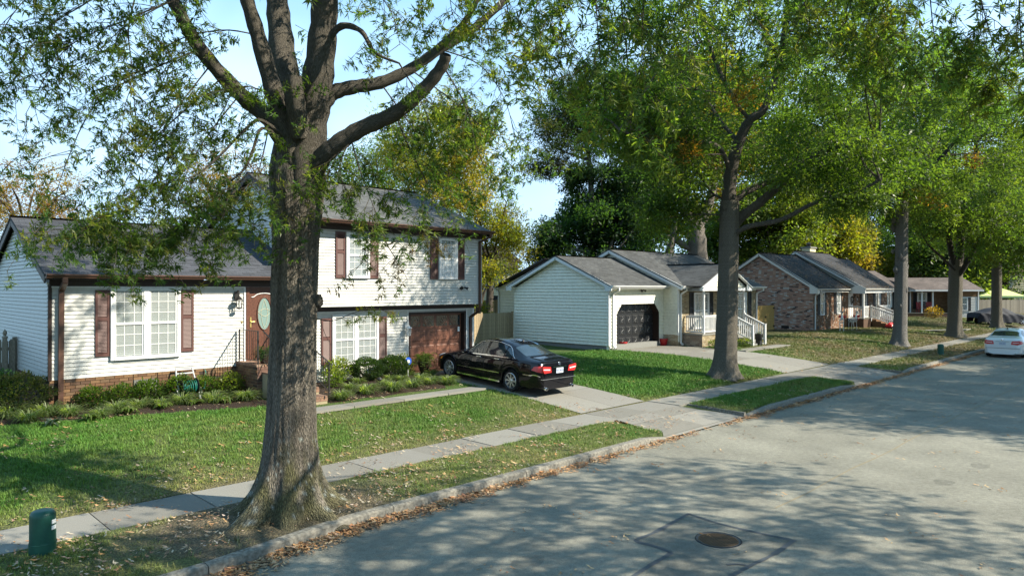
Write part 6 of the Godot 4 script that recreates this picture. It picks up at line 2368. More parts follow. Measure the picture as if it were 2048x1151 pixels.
# street trees on the other side, beside and behind the camera: they throw the dapple on the road
func opposite_trees() -> void:
	var first: Grown = null
	var at := [[-5.5, 3.2], [30.5, 3.8], [39.5, 4.6], [50.0, 4.8], [63.0, 5.0]]
	var labels := ["street tree across the road to the left of the viewer", "street tree across the road opposite the driveway", "street tree across the road opposite the cream house", "street tree across the road opposite the brick house", "street tree across the road opposite the white car"]
	for i in at.size():
		var base := Vector3(at[i][0], 0.2, at[i][1])
		var t := begin_tree("oak", labels[i], base, "oak", [GREEN, LIME, DEEP], 700 + i, "street trees across the road")
		trunk(t, base, 6.0, 0.42, 0.34, Vector3.ZERO, 0.7, 18, 10)
		var o := base + UY * 5.6
		for q in 6:
			var a := q * 1.05
			t.limb(curve([o, o + Vector3(cos(a) * 1.2, 1.4, sin(a) * 1.2), o + Vector3(cos(a) * 3.6, 3.6, sin(a) * 3.6)], 3), 0.18, 0.05, 7)
		fill_crown(t, base + Vector3(0, 9.6, 0), Vector3(5.4, 3.6, 5.2), 120, 11, 1.1, 1.25, 0.3)
		end_tree(t, "bark_oak")


# ---------------------------------------------------------------- trees behind the houses
func back_tree(called: String, label: String, kind: String, tints: Array, px0: float, top: float, low: float, half: float, d: float, clumps: int, per: int, cr: float, size: float, number: int, inner := 0.3) -> Grown:
	var c := seen(px0, (top + low) / 2, d)
	var base := Vector3(c.x, 1.0, c.z)
	var t := begin_tree(called, label, base, kind, tints, number)
	var ry := (low - top) / 2 / FOCAL * d
	var rx := half / FOCAL * d
	t.wood.tint = Color(0.13, 0.11, 0.09)
	var h := maxf(c.y - ry * 0.35 - 1.0, 1.0)
	trunk(t, base, h, 0.12 + rx * 0.06, 0.1 + rx * 0.04, Vector3(0.2, 0, 0.1), 0.5, 12, 8)
	var o := base + Vector3(0.2, h - 0.2, 0.1)
	for q in 6:
		var a := q * 1.05 + number
		t.limb(curve([o - UY * 0.5, o + Vector3(cos(a) * rx * 0.3, ry * 0.35, sin(a) * rx * 0.3), o + Vector3(cos(a) * rx * 0.7, ry * t.r.randf_range(0.5, 1.1), sin(a) * rx * 0.7)], 3), 0.05 + rx * 0.03, 0.03, 6)
	fill_crown(t, c, Vector3(rx, ry, rx), clumps, per, cr, size, inner)
	return t


func background_trees() -> void:
	var t: Grown
	t = back_tree("orange_tree", "sparse orange autumn tree behind the grey picket fence", "oak", [ORANGE, GOLD, Color(0.36, 0.19, 0.07), GOLD], 40, 290, 520, 110, 44, 60, 8, 1.1, 1.0, 801)
	end_tree(t)
	t = back_tree("orange_tree", "thin orange tree behind the low wing of the white house", "oak", [ORANGE, GOLD, LIME, Color(0.36, 0.19, 0.07)], 450, 285, 500, 95, 46, 50, 7, 1.1, 1.0, 802)
	end_tree(t)
	t = back_tree("yellow_shrubby_tree", "low yellow green tree just over the ridge of the low wing", "broad", [LIME, YELLOW, LIME], 260, 425, 560, 130, 42, 30, 9, 1.0, 0.9, 803)
	end_tree(t)
	t = back_tree("golden_tree", "tall golden tree rising behind the two storey roof", "oak", [GOLD, YELLOW, LIME, Color(0.44, 0.36, 0.08), LIME], 880, 175, 480, 120, 40, 120, 10, 1.1, 1.1, 804)
	end_tree(t)
	t = back_tree("yellow_tree", "yellow green tree in front of the pale yellow house", "oak", [LIME, Color(0.20, 0.19, 0.03), YELLOW, Color(0.14, 0.16, 0.03)], 975, 375, 570, 85, 43, 75, 10, 0.9, 1.0, 805)
	end_tree(t)
	t = back_tree("green_tree", "green tree behind the ridge of the two storey part", "oak", [GREEN, LIME, DEEP], 720, 270, 500, 100, 46, 70, 10, 1.1, 1.1, 806)
	end_tree(t)
	t = back_tree("golden_shrub", "low golden shrub between tan fence and pale yellow house", "broad", [YELLOW, LIME], 950, 500, 640, 45, 38, 16, 8, 0.6, 0.7, 807)
	end_tree(t)
	# magnolia, dark and dense, with pale stems
	t = back_tree("magnolia", "dark glossy magnolia behind the cream garage roof", "gloss", [PINE, Color(0.045, 0.09, 0.042), PINE, Color(0.07, 0.125, 0.06)], 1215, 305, 560, 112, 48, 165, 12, 0.9, 1.0, 808, 0.15)
	t.wood.tint = Color(0.28, 0.26, 0.22)
	for b in [[[1215, 520, 46], [1225, 480, 46], [1240, 455, 46], [1248, 430, 46]], [[1222, 525, 46], [1250, 480, 46], [1270, 455, 46]], [[1180, 505, 46], [1140, 495, 46], [1118, 475, 46]]]:
		var o := []
		for q in b:
			o.append(seen(q[0], q[1], q[2]))
		t.limb(curve(o, 4), 0.14, 0.05, 7, false)
	end_tree(t)
	t = back_tree("magnolia", "smaller dark magnolia spilling left of the cream garage ridge", "gloss", [PINE, Color(0.045, 0.09, 0.042)], 1095, 430, 560, 42, 46, 34, 10, 0.7, 0.9, 809, 0.15)
	end_tree(t)
	# tall thin tree with a pale trunk
	var c := seen(1183, 520, 47)
	t = begin_tree("tall_thin_tree", "tall thin pale trunked tree with sparse grey green leaves", Vector3(c.x, 1.0, c.z), "oak", [Color(0.06, 0.075, 0.05), Color(0.09, 0.10, 0.05), Color(0.12, 0.10, 0.055), DEEP], 810)
	t.wood.tint = Color(0.34, 0.32, 0.28)
	var pts := []
	for q in [[1183, 640, 47], [1183, 520, 47], [1184, 430, 47], [1180, 340, 47], [1172, 270, 47], [1160, 215, 47]]:
		pts.append(seen(q[0], q[1], q[2]))
	t.limb(curve(pts, 4), 0.36, 0.08, 8)
	for b in [[[1180, 360], [1140, 345], [1100, 352], [1075, 340]], [[1178, 320], [1120, 300], [1090, 280]], [[1172, 280], [1130, 240], [1095, 225]], [[1182, 370], [1215, 330], [1235, 290]], [[1170, 260], [1190, 220], [1210, 190]]]:
		var o := []
		for q in b:
			o.append(seen(q[0], q[1], 47 + t.r.randf_range(-1.5, 1.5)))
		t.limb(curve(o, 4), 0.09, 0.025, 6)
	fill_crown(t, seen(1140, 255, 47), Vector3(2.6, 3.4, 2.6), 90, 8, 0.8, 1.0, 0.3)
	fill_crown(t, seen(1090, 330, 47), Vector3(1.2, 1.0, 1.2), 12, 7, 0.6, 1.0, 0.3)
	fill_crown(t, seen(1190, 200, 47), Vector3(2.8, 2.6, 2.8), 64, 8, 0.8, 1.0, 0.3)
	end_tree(t)
	# heavy old trunk behind the cream house
	c = seen(1395, 540, 50)
	t = begin_tree("old_maple", "massive grey forked trunk rising behind the cream house roof", Vector3(c.x, 1.0, c.z), "broad", [LIME, GREEN, RUST, Color(0.15, 0.14, 0.03)], 811)
	t.wood.tint = Color(0.33, 0.30, 0.26)
	for b in [[0.75, 0.6, [[1397, 640], [1396, 520], [1393, 470], [1388, 440]]], [0.5, 0.12, [[1390, 460], [1372, 420], [1360, 370], [1340, 300], [1330, 200]]], [0.5, 0.12, [[1394, 460], [1412, 425], [1425, 380], [1440, 300], [1450, 200]]], [0.32, 0.16, [[1392, 505], [1365, 488], [1345, 475], [1320, 470]]], [0.4, 0.2, [[1340, 640], [1338, 520], [1345, 480], [1352, 440]]]]:
		var o := []
		for q in b[2]:
			o.append(seen(q[0], q[1], 50))
		t.limb(curve(o, 4), b[0], b[1], 10)
	fill_crown(t, seen(1385, 250, 50), Vector3(5.5, 5.5, 4.5), 110, 9, 1.3, 1.2, 0.3)
	fill_crown(t, seen(1340, 430, 52), Vector3(2.4, 1.6, 2.4), 16, 8, 0.8, 1.0, 0.3)
	end_tree(t)
	# the wood behind the brick house
	var rows := [
		["lime_tree", "bright lime tree behind the left end of the brick ranch house", [LIME, Color(0.20, 0.21, 0.03), LIME], 1545, 330, 580, 95, 88, 90, 9, 1.9, 1.9],
		["green_tree", "soft green tree filling the sky between the magnolia and the old maple", [GREEN, LIME, DEEP, YELLOW], 1295, 150, 500, 85, 72, 80, 9, 1.7, 1.6],
		["green_tree", "green tree between the cream and the brick house roofs", [GREEN, LIME, DEEP], 1460, 340, 570, 80, 92, 60, 9, 1.9, 1.9],
		["lime_tree", "yellow lime tree over the middle of the brick ranch roof", [LIME, YELLOW, Color(0.22, 0.21, 0.03)], 1625, 380, 560, 75, 92, 70, 9, 1.7, 1.8],
		["peach_tree", "peach orange tree beside the brick ranch chimney", [GOLD, Color(0.46, 0.28, 0.15), LIME, YELLOW], 1690, 430, 570, 45, 94, 40, 9, 1.3, 1.7],
		["gold_tree", "golden tree rising behind the last roof of the brick ranch house", [LIME, YELLOW, Color(0.34, 0.30, 0.06), GREEN], 1742, 480, 600, 52, 100, 50, 9, 1.4, 1.8],
		["dark_tree", "dark evergreen tree behind the golden tree", [PINE, DEEP, PINE], 1700, 260, 560, 70, 112, 70, 9, 1.7, 1.7],
		["dark_tree", "tall dark green tree beyond the corner house roof", [DEEP, PINE, GREEN], 1800, 280, 600, 90, 116, 90, 9, 1.9, 1.9],
		["green_tree", "broad green tree over the right end of the corner house", [GREEN, DEEP, LIME], 1890, 330, 625, 80, 96, 70, 9, 2.0, 2.0],
		["green_tree", "green tree at the far right behind the grey board fence", [GREEN, LIME, DEEP], 2010, 300, 615, 95, 97, 80, 9, 2.2, 2.3],
		["rust_tree", "rusty brown tree glimpsed between the limbs of the street oak", [RUST, Color(0.30, 0.16, 0.09), ORANGE], 1620, 250, 420, 70, 104, 50, 8, 1.5, 1.6],
		["green_tree", "tall green tree behind the crown of the second street oak", [GREEN, DEEP, LIME], 1560, 60, 420, 120, 108, 80, 9, 2.0, 2.0],
		["dark_tree", "dark tree filling the gap behind the grey street trunk", [DEEP, GREEN, PINE], 1840, 60, 400, 130, 124, 90, 9, 2.2, 2.2],
	]
	var n := 820
	for r in rows:
		t = back_tree(r[0], r[1], "broad", r[2], r[3], r[4], r[5], r[6], r[7], r[8], r[9], r[10], r[11], n)
		end_tree(t)
		n += 1


# ---------------------------------------------------------------- cars
# a saloon seen as sections from nose (s = 0) to tail; x points forward, y up, z to the right
class Saloon:
	var length := 4.87
	var wide := 0.925
	var front_axle := 0.84
	var rear_axle := 3.715
	var wheel := 0.33
	var w_key := [[0.0, 0.60], [0.05, 0.70], [0.15, 0.79], [0.4, 0.875], [0.9, 0.915], [2.4, 0.925], [4.0, 0.91], [4.5, 0.865], [4.72, 0.81], [4.83, 0.73], [4.87, 0.66]]
	var top_key := [[0.0, 0.46], [0.03, 0.62], [0.10, 0.70], [0.25, 0.76], [0.6, 0.84], [1.0, 0.905], [1.38, 0.96], [1.62, 1.12], [1.86, 1.265], [2.05, 1.36], [2.3, 1.43], [2.65, 1.468], [2.95, 1.458], [3.25, 1.415], [3.5, 1.35], [3.75, 1.255], [4.0, 1.15], [4.2, 1.08], [4.45, 1.062], [4.68, 1.04], [4.78, 1.01], [4.84, 0.86], [4.87, 0.60]]
	var belt_key := [[0.0, 0.44], [0.03, 0.58], [0.10, 0.65], [0.25, 0.70], [0.6, 0.775], [1.0, 0.84], [1.38, 0.895], [2.4, 0.935], [3.3, 0.965], [3.8, 0.985], [4.2, 1.0], [4.68, 0.985], [4.78, 0.95], [4.84, 0.82], [4.87, 0.57]]
	var roof_w := [[0.0, 0.30], [0.6, 0.55], [1.38, 0.70], [2.05, 0.60], [2.6, 0.575], [3.3, 0.575], [3.6, 0.60], [4.2, 0.68], [4.7, 0.62], [4.87, 0.45]]

	func key(k: Array, s: float) -> float:
		for i in k.size() - 1:
			if s <= k[i + 1][0]:
				var f: float = (s - k[i][0]) / (k[i + 1][0] - k[i][0])
				return lerpf(k[i][1], k[i + 1][1], clampf(f, 0.0, 1.0))
		return k[-1][1]

	func arch(s: float) -> float:
		var b := 0.19 if s > 0.3 and s < length - 0.3 else 0.24
		for a in [front_axle, rear_axle]:
			var d := absf(s - a)
			var r := wheel + 0.05
			if d < r:
				b = maxf(b, wheel + sqrt(r * r - d * d))
		return b

	# the half section at s, from the middle of the floor over the side to the middle of the roof
	func section(s: float) -> PackedVector3Array:
		var w := key(w_key, s)
		var t := key(top_key, s)
		var b := key(belt_key, s)
		var rw := minf(key(roof_w, s), w * 0.9)
		var a := arch(s)
		var x := length / 2 - s
		var floor_y := 0.2
		var edge := t - 0.055 * clampf((t - b) / 0.25, 0.25, 1.0)
		return PackedVector3Array([
			Vector3(x, floor_y, 0), Vector3(x, floor_y, w - 0.25), Vector3(x, a, w - 0.045), Vector3(x, a + 0.025, w - 0.012),
			Vector3(x, lerpf(a, b, 0.30) + 0.01, w), Vector3(x, lerpf(a, b, 0.62), w - 0.004), Vector3(x, lerpf(a, b, 0.82), w - 0.02), Vector3(x, b - 0.02, w - 0.045),
			Vector3(x, b, w - 0.075), Vector3(x, lerpf(b, edge, 0.5), lerpf(w - 0.075, rw, 0.45)), Vector3(x, edge, rw), Vector3(x, lerpf(edge, t, 0.6), rw * 0.75),
			Vector3(x, t - 0.006, rw * 0.4), Vector3(x, t, 0)])

	func body() -> Shape:
		var shape := Shape.new()
		var stations := []
		var s := 0.0
		while s < length:
			stations.append(s)
			s += 0.03 if s < 0.3 or s > length - 0.25 else 0.055
		stations.append(length)
		for side in [1.0, -1.0]:
			var rows := []
			for q in stations:
				var row := section(q)
				if side < 0:
					for i in row.size():
						row[i].z = -row[i].z
				rows.append(row)
			var k := shape.n.size()
			var j := shape.ix.size()
			shape.grid(rows, false)
			# make everything face outward
			for i in range(k, shape.n.size()):
				var out := shape.v[i] - Vector3(shape.v[i].x * 0.8, 0.6, 0)
				if shape.n[i].dot(out) < 0:
					shape.n[i] = -shape.n[i]
			for i in range(j, shape.ix.size(), 3):
				var g := (shape.v[shape.ix[i + 2]] - shape.v[shape.ix[i]]).cross(shape.v[shape.ix[i + 1]] - shape.v[shape.ix[i]])
				if g.dot(shape.n[shape.ix[i]] + shape.n[shape.ix[i + 1]] + shape.n[shape.ix[i + 2]]) < 0:
					var m := shape.ix[i + 1]
					shape.ix[i + 1] = shape.ix[i + 2]
					shape.ix[i + 2] = m
		for e in [0.0, length]:
			var q := section(e)
			for side in [1.0, -1.0]:
				for i in range(1, q.size() - 1):
					var a := q[0]
					var b := q[i]
					var c := q[i + 1]
					b.z *= side
					c.z *= side
					shape.tri(a, b, c, Vector3(1 if e == 0.0 else -1, 0, 0))
		return shape

	# a patch lying 4 mm above the skin between section points i0 and i1 (fractions allowed)
	func skin(s: float, i: float, side: float) -> Vector3:
		var q := section(s)
		var k := clampi(int(i), 0, q.size() - 2)
		var p := q[k].lerp(q[k + 1], i - k)
		p.z *= side
		return p

	# the point of the flank at that height
	func flank(s: float, y: float, side: float) -> Vector3:
		var q := section(s)
		for i in range(3, 12):
			if q[i + 1].y >= y:
				var p := q[i].lerp(q[i + 1], clampf((y - q[i].y) / maxf(q[i + 1].y - q[i].y, 0.001), 0.0, 1.0))
				p.z *= side
				return p
		return Vector3(q[12].x, q[12].y, q[12].z * side)

	func patch(shape: Shape, corners: Array, side: float, lift := 0.004, n := 6, by_height := false) -> void:
		var rows := []
		for a in n + 1:
			var f := a / float(n)
			var row := PackedVector3Array()
			for c in n + 1:
				var g := c / float(n)
				var u: Vector2 = (corners[0] as Vector2).lerp(corners[1], f)
				var d: Vector2 = (corners[3] as Vector2).lerp(corners[2], f)
				var q := u.lerp(d, g)
				row.append(flank(q.x, q.y, side) if by_height else skin(q.x, q.y, side))
			rows.append(row)
		var lifted := []
		for a in n + 1:
			var row := PackedVector3Array()
			for c in n + 1:
				var du: Vector3 = rows[mini(a + 1, n)][c] - rows[maxi(a - 1, 0)][c]
				var dv: Vector3 = rows[a][mini(c + 1, n)] - rows[a][maxi(c - 1, 0)]
				var nn := du.cross(dv).normalized()
				var p: Vector3 = rows[a][c]
				if nn.dot(p - Vector3(p.x * 0.8, 0.6, 0)) < 0:
					nn = -nn
				row.append(p + nn * lift)
			lifted.append(row)
		var k := shape.ix.size()
		var k2 := shape.n.size()
		shape.grid(lifted, false)
		for i in range(k2, shape.n.size()):
			if shape.n[i].dot(shape.v[i] - Vector3(shape.v[i].x * 0.8, 0.6, 0)) < 0:
				shape.n[i] = -shape.n[i]
		for i in range(k, shape.ix.size(), 3):
			var g := (shape.v[shape.ix[i + 2]] - shape.v[shape.ix[i]]).cross(shape.v[shape.ix[i + 1]] - shape.v[shape.ix[i]])
			if g.dot(shape.n[shape.ix[i]]) < 0:
				var m := shape.ix[i + 1]
				shape.ix[i + 1] = shape.ix[i + 2]
				shape.ix[i + 2] = m


func wheel_of(car: Node, o: Vector3, side: float, r: float, spokes: int) -> void:
	var B := Basis(UX, UZ * side, -UY * side)
	var s := Shape.new()
	s.lathe(PackedVector2Array([Vector2(r * 0.68, -0.11), Vector2(r * 0.93, -0.115), Vector2(r, -0.09), Vector2(r, 0.06), Vector2(r * 0.96, 0.095), Vector2(r * 0.80, 0.105), Vector2(r * 0.70, 0.095), Vector2(r * 0.69, 0.0)]), o, 36, B)
	var w := put("wheel", s, M.tyre, car)
	s = Shape.new()
	s.lathe(PackedVector2Array([Vector2(r * 0.71, 0.096), Vector2(r * 0.69, 0.104), Vector2(r * 0.655, 0.100), Vector2(r * 0.64, 0.07), Vector2(r * 0.63, -0.02)]), o, 36, B)
	for i in spokes:
		for k in [-0.09, 0.09]:
			var a: float = TAU * i / spokes + k
			var b: float = TAU * i / spokes + k * 1.5
			var p := o + B * Vector3(cos(b) * r * 0.14, 0.075, sin(b) * r * 0.14)
			var q := o + B * Vector3(cos(a) * r * 0.665, 0.088, sin(a) * r * 0.665)
			s.bar(p, q, 0.024, 0.022, B.y)
	s.lathe(PackedVector2Array([Vector2(0.001, 0.095), Vector2(0.03, 0.093), Vector2(0.075, 0.075), Vector2(0.08, 0.03)]), o, 16, B)
	put("rim", s, M.alloy, w)
	s = Shape.new()
	s.lathe(PackedVector2Array([Vector2(0.002, 0.02), Vector2(r * 0.64, 0.018)]), o, 24, B)
	put("brake_disc", s, M.black_plastic, w)


func saloon(label: String, at: Vector3, turn: float, pitch: float, paint_name: String, spokes: int, chromed: bool, plate_text: String, group := "") -> Node3D:
	var car := thing("parked_car", label, "car", at, group, turn)
	car.rotation = Vector3(0, turn, pitch)
	var S := Saloon.new()
	var L := S.length
	put("body", S.body(), M[paint_name], car)
	var under := Shape.new()
	under.span(Vector3(-1.9, 0.18, -0.68), Vector3(1.9, 0.6, 0.68))
	put("underbody", under, M.black_plastic, car)
	for side in [1.0, -1.0]:
		for q in [S.front_axle, S.rear_axle]:
			wheel_of(car, Vector3(L / 2 - q, S.wheel, side * (S.wide - 0.135)), side, S.wheel, spokes)
		for q in [[1.66, 2.50, 8.22, 9.82], [2.57, 3.30, 8.22, 9.82], [3.34, 3.60, 8.22, 9.72]]:
			var s := Shape.new()
			var lead: float = 0.16 if q[0] < 2.0 else 0.02
			var tail: float = 0.16 if q[0] > 3.0 else 0.0
			S.patch(s, [Vector2(q[0] - lead * 1.4, q[2]), Vector2(q[1] + tail, q[2]), Vector2(q[1] - tail * 0.3, q[3]), Vector2(q[0] + lead * 1.9, q[3])], side)
			put("side_window", s, M.car_glass, car)
		var trim := Shape.new()
		if chromed:
			S.patch(trim, [Vector2(1.42, 8.02), Vector2(3.84, 8.02), Vector2(3.84, 8.16), Vector2(1.42, 8.16)], side, 0.006, 14)
			var over := PackedVector3Array()
			for i in 19:
				var f := i / 18.0
				var sx := lerpf(1.44, 3.80, f)
				var ht := 8.16 + 1.76 * clampf(minf((sx - 1.44) / 0.62, (3.80 - sx) / 0.32), 0.0, 1.0)
				over.append(S.skin(sx, ht, side) + Vector3(0, 0.004, 0.010 * side))
			trim.tube(over, taper(19, 0.011, 0.011), 5)
			S.patch(trim, [Vector2(1.30, 4.25), Vector2(3.24, 4.25), Vector2(3.24, 4.36), Vector2(1.30, 4.36)], side, 0.008, 14)
			S.patch(trim, [Vector2(1.28, 3.0), Vector2(3.26, 3.0), Vector2(3.26, 3.25), Vector2(1.28, 3.25)], side, 0.006, 14)
			S.patch(trim, [Vector2(4.22, 4.55), Vector2(4.80, 4.6), Vector2(4.80, 4.72), Vector2(4.22, 4.68)], side, 0.008, 8)
			put("chrome_trim", trim, M.chrome, car)
		var gap := Shape.new()
		for q in [1.36, 2.535, 3.40]:
			S.patch(gap, [Vector2(q, 3.3), Vector2(q + 0.009, 3.3), Vector2(q + 0.009, 8.0), Vector2(q, 8.0)], side, 0.002, 8)
		put("door_gap", gap, M.black_plastic, car)
		for q in [2.28, 3.10]:
			var hd := Shape.new()
			var p := S.skin(q, 6.7, side) + Vector3(0, 0, 0.022 * side)
			hd.rod(p + Vector3(0.11, 0, 0), p + Vector3(-0.11, 0.01, 0), 0.015, 8)
			put("door_handle", hd, M.chrome if chromed else M[paint_name], car)
		var mir := Shape.new()
		var mp := S.skin(1.72, 8.2, side) + Vector3(0, 0.06, 0.11 * side)
		mir.blob(mp, Vector3(0.075, 0.065, 0.115), 12, 8)
		mir.bar(S.skin(1.72, 8.0, side), mp, 0.06, 0.035)
		put("mirror", mir, M[paint_name], car)
		var hl := Shape.new()
		S.patch(hl, [Vector2(0.10, 6.2), Vector2(0.55, 7.0), Vector2(0.52, 8.6), Vector2(0.08, 9.0)], side, 0.005)
		put("headlight", hl, M.clear_lens, car)
		var am := Shape.new()
		S.patch(am, [Vector2(0.36, 5.3), Vector2(0.50, 5.4), Vector2(0.50, 6.0), Vector2(0.36, 6.0)], side, 0.007, 3)
		put("side_marker", am, M.amber_lens, car)
		# tail light wraps from the flank round to the back
		var tl := Shape.new()
		S.patch(tl, [Vector2(4.52, 0.755), Vector2(4.845, 0.70), Vector2(4.80, 0.90), Vector2(4.60, 0.865)], side, 0.007, 10, true)
		put("tail_light", tl, M.tail_lens, car)
		var rl := Shape.new()
		rl.slab(PackedVector2Array([Vector2(0.37, 0.70), Vector2(0.68, 0.69), Vector2(0.745, 0.80), Vector2(0.735, 0.895), Vector2(0.41, 0.865)]), Vector3(-L / 2 - 0.022, 0, 0), UZ * side, -UX, 0.06)
		var rear := put("tail_light_inner", rl, M.tail_lens, car)
		rl = Shape.new()
		rl.slab(PackedVector2Array([Vector2(0.44, 0.765), Vector2(0.72, 0.79), Vector2(0.725, 0.82), Vector2(0.44, 0.80)]), Vector3(-L / 2 - 0.026, 0, 0), UZ * side, -UX, 0.005)
		put("light_strip", rl, M.clear_lens, rear)
		var ex := Shape.new()
		ex.lathe(PackedVector2Array([Vector2(0.045, 0), Vector2(0.052, 0.0), Vector2(0.052, 0.1), Vector2(0.04, 0.1)]), Vector3(-L / 2 + 0.04, 0.235, side * 0.58), 12, Basis(UY, -UX, UZ))
		put("exhaust_tip", ex, M.chrome, car)
	var s := Shape.new()
	for side in [1.0, -1.0]:
		S.patch(s, [Vector2(1.46, 10.15), Vector2(1.98, 10.2), Vector2(1.98, 13.0), Vector2(1.43, 13.0)], side)
	put("windshield", s, M.car_glass, car)
	s = Shape.new()
	for side in [1.0, -1.0]:
		S.patch(s, [Vector2(3.56, 10.25), Vector2(4.10, 10.2), Vector2(4.14, 13.0), Vector2(3.53, 13.0)], side)
	put("rear_window", s, M.car_glass, car)
	s = Shape.new()
	for side in [1.0, -1.0]:
		S.patch(s, [Vector2(2.15, 11.0), Vector2(2.62, 11.0), Vector2(2.62, 13.0), Vector2(2.15, 13.0)], side, 0.003)
	put("sunroof", s, M.car_glass, car)
	s = Shape.new()
	s.lathe(PackedVector2Array([Vector2(0.05, 1.42), Vector2(0.035, 1.45), Vector2(0.012, 1.47), Vector2(0.004, 1.53)]), Vector3(L / 2 - 3.32, 0, 0), 8)
	put("roof_antenna", s, M.black_plastic, car)
	# boot: closing lines, plate, badge, bumper strip
	s = spanned(Vector3(-L / 2 - 0.012, 0.56, -0.66), Vector3(-L / 2 + 0.1, 0.90, 0.66))
	put("boot_panel", s, M[paint_name], car)
	s = spanned(Vector3(-L / 2 - 0.022, 0.665, -0.155), Vector3(-L / 2 - 0.013, 0.82, 0.155))
	var pl := put("licence_plate", s, M.plate, car)
	if plate_text:
		var tm := TextMesh.new()
		tm.text = plate_text
		var ft := SystemFont.new()
		ft.font_names = PackedStringArray(["Droid Sans"])
		tm.font = ft
		tm.font_size = 16
		tm.pixel_size = 0.0046
		tm.depth = 0.003
		var to := MeshInstance3D.new()
		to.name = "plate_letters"
		to.mesh = tm
		to.material_override = M.plate_ink
		pl.add_child(to, true)
		to.position = Vector3(-L / 2 - 0.024, 0.742, 0)
		to.rotation.y = -PI / 2
	s = spanned(Vector3(-L / 2 - 0.024, 0.835, -0.30), Vector3(-L / 2 - 0.010, 0.862, 0.30))
	put("boot_strip", s, M.chrome if chromed else M.grey_plastic, car)
	s = spanned(Vector3(-L / 2 - 0.014, 0.50, -0.74), Vector3(-L / 2 + 0.1, 0.515, 0.74))
	put("bumper_strip", s, M.chrome if chromed else M.black_plastic, car)
	s = Shape.new()
	if chromed:
		var ring := PackedVector3Array()
		for i in 17:
			ring.append(Vector3(-L / 2 + 0.012, 0.945 + sin(TAU * i / 16) * 0.042, cos(TAU * i / 16) * 0.042))
		s.tube(ring, taper(17, 0.006, 0.006), 5)
		for i in 3:
			var a := PI / 2 + TAU * i / 3
			s.rod(Vector3(-L / 2 + 0.012, 0.945, 0), Vector3(-L / 2 + 0.012, 0.945 + sin(a) * 0.042, cos(a) * 0.042), 0.005, 5)
	else:
		s.lathe(PackedVector2Array([Vector2(0.001, 0.012), Vector2(0.05, 0.008), Vector2(0.06, 0.0)]), Vector3(-L / 2 + 0.01, 0.93, 0), 16, Basis(UZ, -UX, UY))
	put("boot_badge", s, M.chrome, car)
	s = spanned(Vector3(-L / 2 + 0.02, 0.20, -0.62), Vector3(-L / 2 + 0.3, 0.30, 0.62))
	put("rear_valance", s, M.black_plastic, car)
	return car


func cars() -> void:
	# nose towards the garage, standing on the slope of the drive
	var slope := atan2(grade(0, -17.64) - grade(0, -14.76), 2.88)
	var a := saloon("black four door sedan parked nose in before the brown garage door", Vector3(15.72, (grade(0, -17.64) + grade(0, -14.76)) / 2 + 0.02, -16.2), PI / 2, slope, "car_black", 8, true, "VJS 4810")
	a.set_meta("group", "parked cars")
	var b := saloon("white four door sedan parked at the kerb, seen from behind", Vector3(46.1, 0.0, -7.75), 0.03, 0.0, "car_white", 5, false, "XKR 207", "parked cars")
	b.scale = Vector3(0.98, 1.02, 0.985)
	saloon("dark maroon car parked beyond the white sedan", Vector3(56.5, 0.0, -7.2), 0.08, 0.0, "car_maroon", 5, false, "", "parked cars")
	# car under a dark cover, on the drive of the corner house
	var p := Vector3(74.6, 0.42, -13.4)
	var o := thing("covered_car", "car under a wrinkled dark blue cover behind the last oak", "car", p, "", -0.72)
	var S := Saloon.new()
	var rows := []
	for i in 45:
		var s := 4.87 * i / 44.0
		var row := PackedVector3Array()
		var q := S.section(s)
		for k in 27:
			var f := absf(k - 13) / 13.0
			var sd := 1.0 if k > 13 else -1.0
			var u := lerpf(13.0, 4.0, f)
			var v := q[int(minf(u, 12.99))].lerp(q[int(minf(u, 12.99)) + 1], fmod(minf(u, 12.99), 1.0))
			v.z *= sd * 1.06
			v.y = v.y * 1.02 + 0.02 - (0.25 * maxf(0.0, f - 0.8) / 0.2)
			v += Vector3(0.02 * sin(k * 2.1 + s * 3.0), 0.03 * sin(s * 5.0 + k * 0.9) * f, 0.03 * sin(s * 9.0 + k) * sd * f)
			row.append(v)
		rows.append(row)
	var c := Shape.new()
	c.grid(rows)
	for i in c.n.size():
		if c.n[i].dot(c.v[i] - Vector3(c.v[i].x * 0.8, 0.5, 0)) < 0:
			c.n[i] = -c.n[i]
	for i in range(0, c.ix.size(), 3):
		var g := (c.v[c.ix[i + 2]] - c.v[c.ix[i]]).cross(c.v[c.ix[i + 1]] - c.v[c.ix[i]])
		if g.dot(c.n[c.ix[i]]) < 0:
			var m := c.ix[i + 1]
			c.ix[i + 1] = c.ix[i + 2]
			c.ix[i + 2] = m
	put("cover", c, M.cover_cloth, o)
	for side in [1.0, -1.0]:
		for q in [0.84, 3.715]:
			wheel_of(o, Vector3(2.435 - q, 0.33, side * 0.79), side, 0.33, 5)


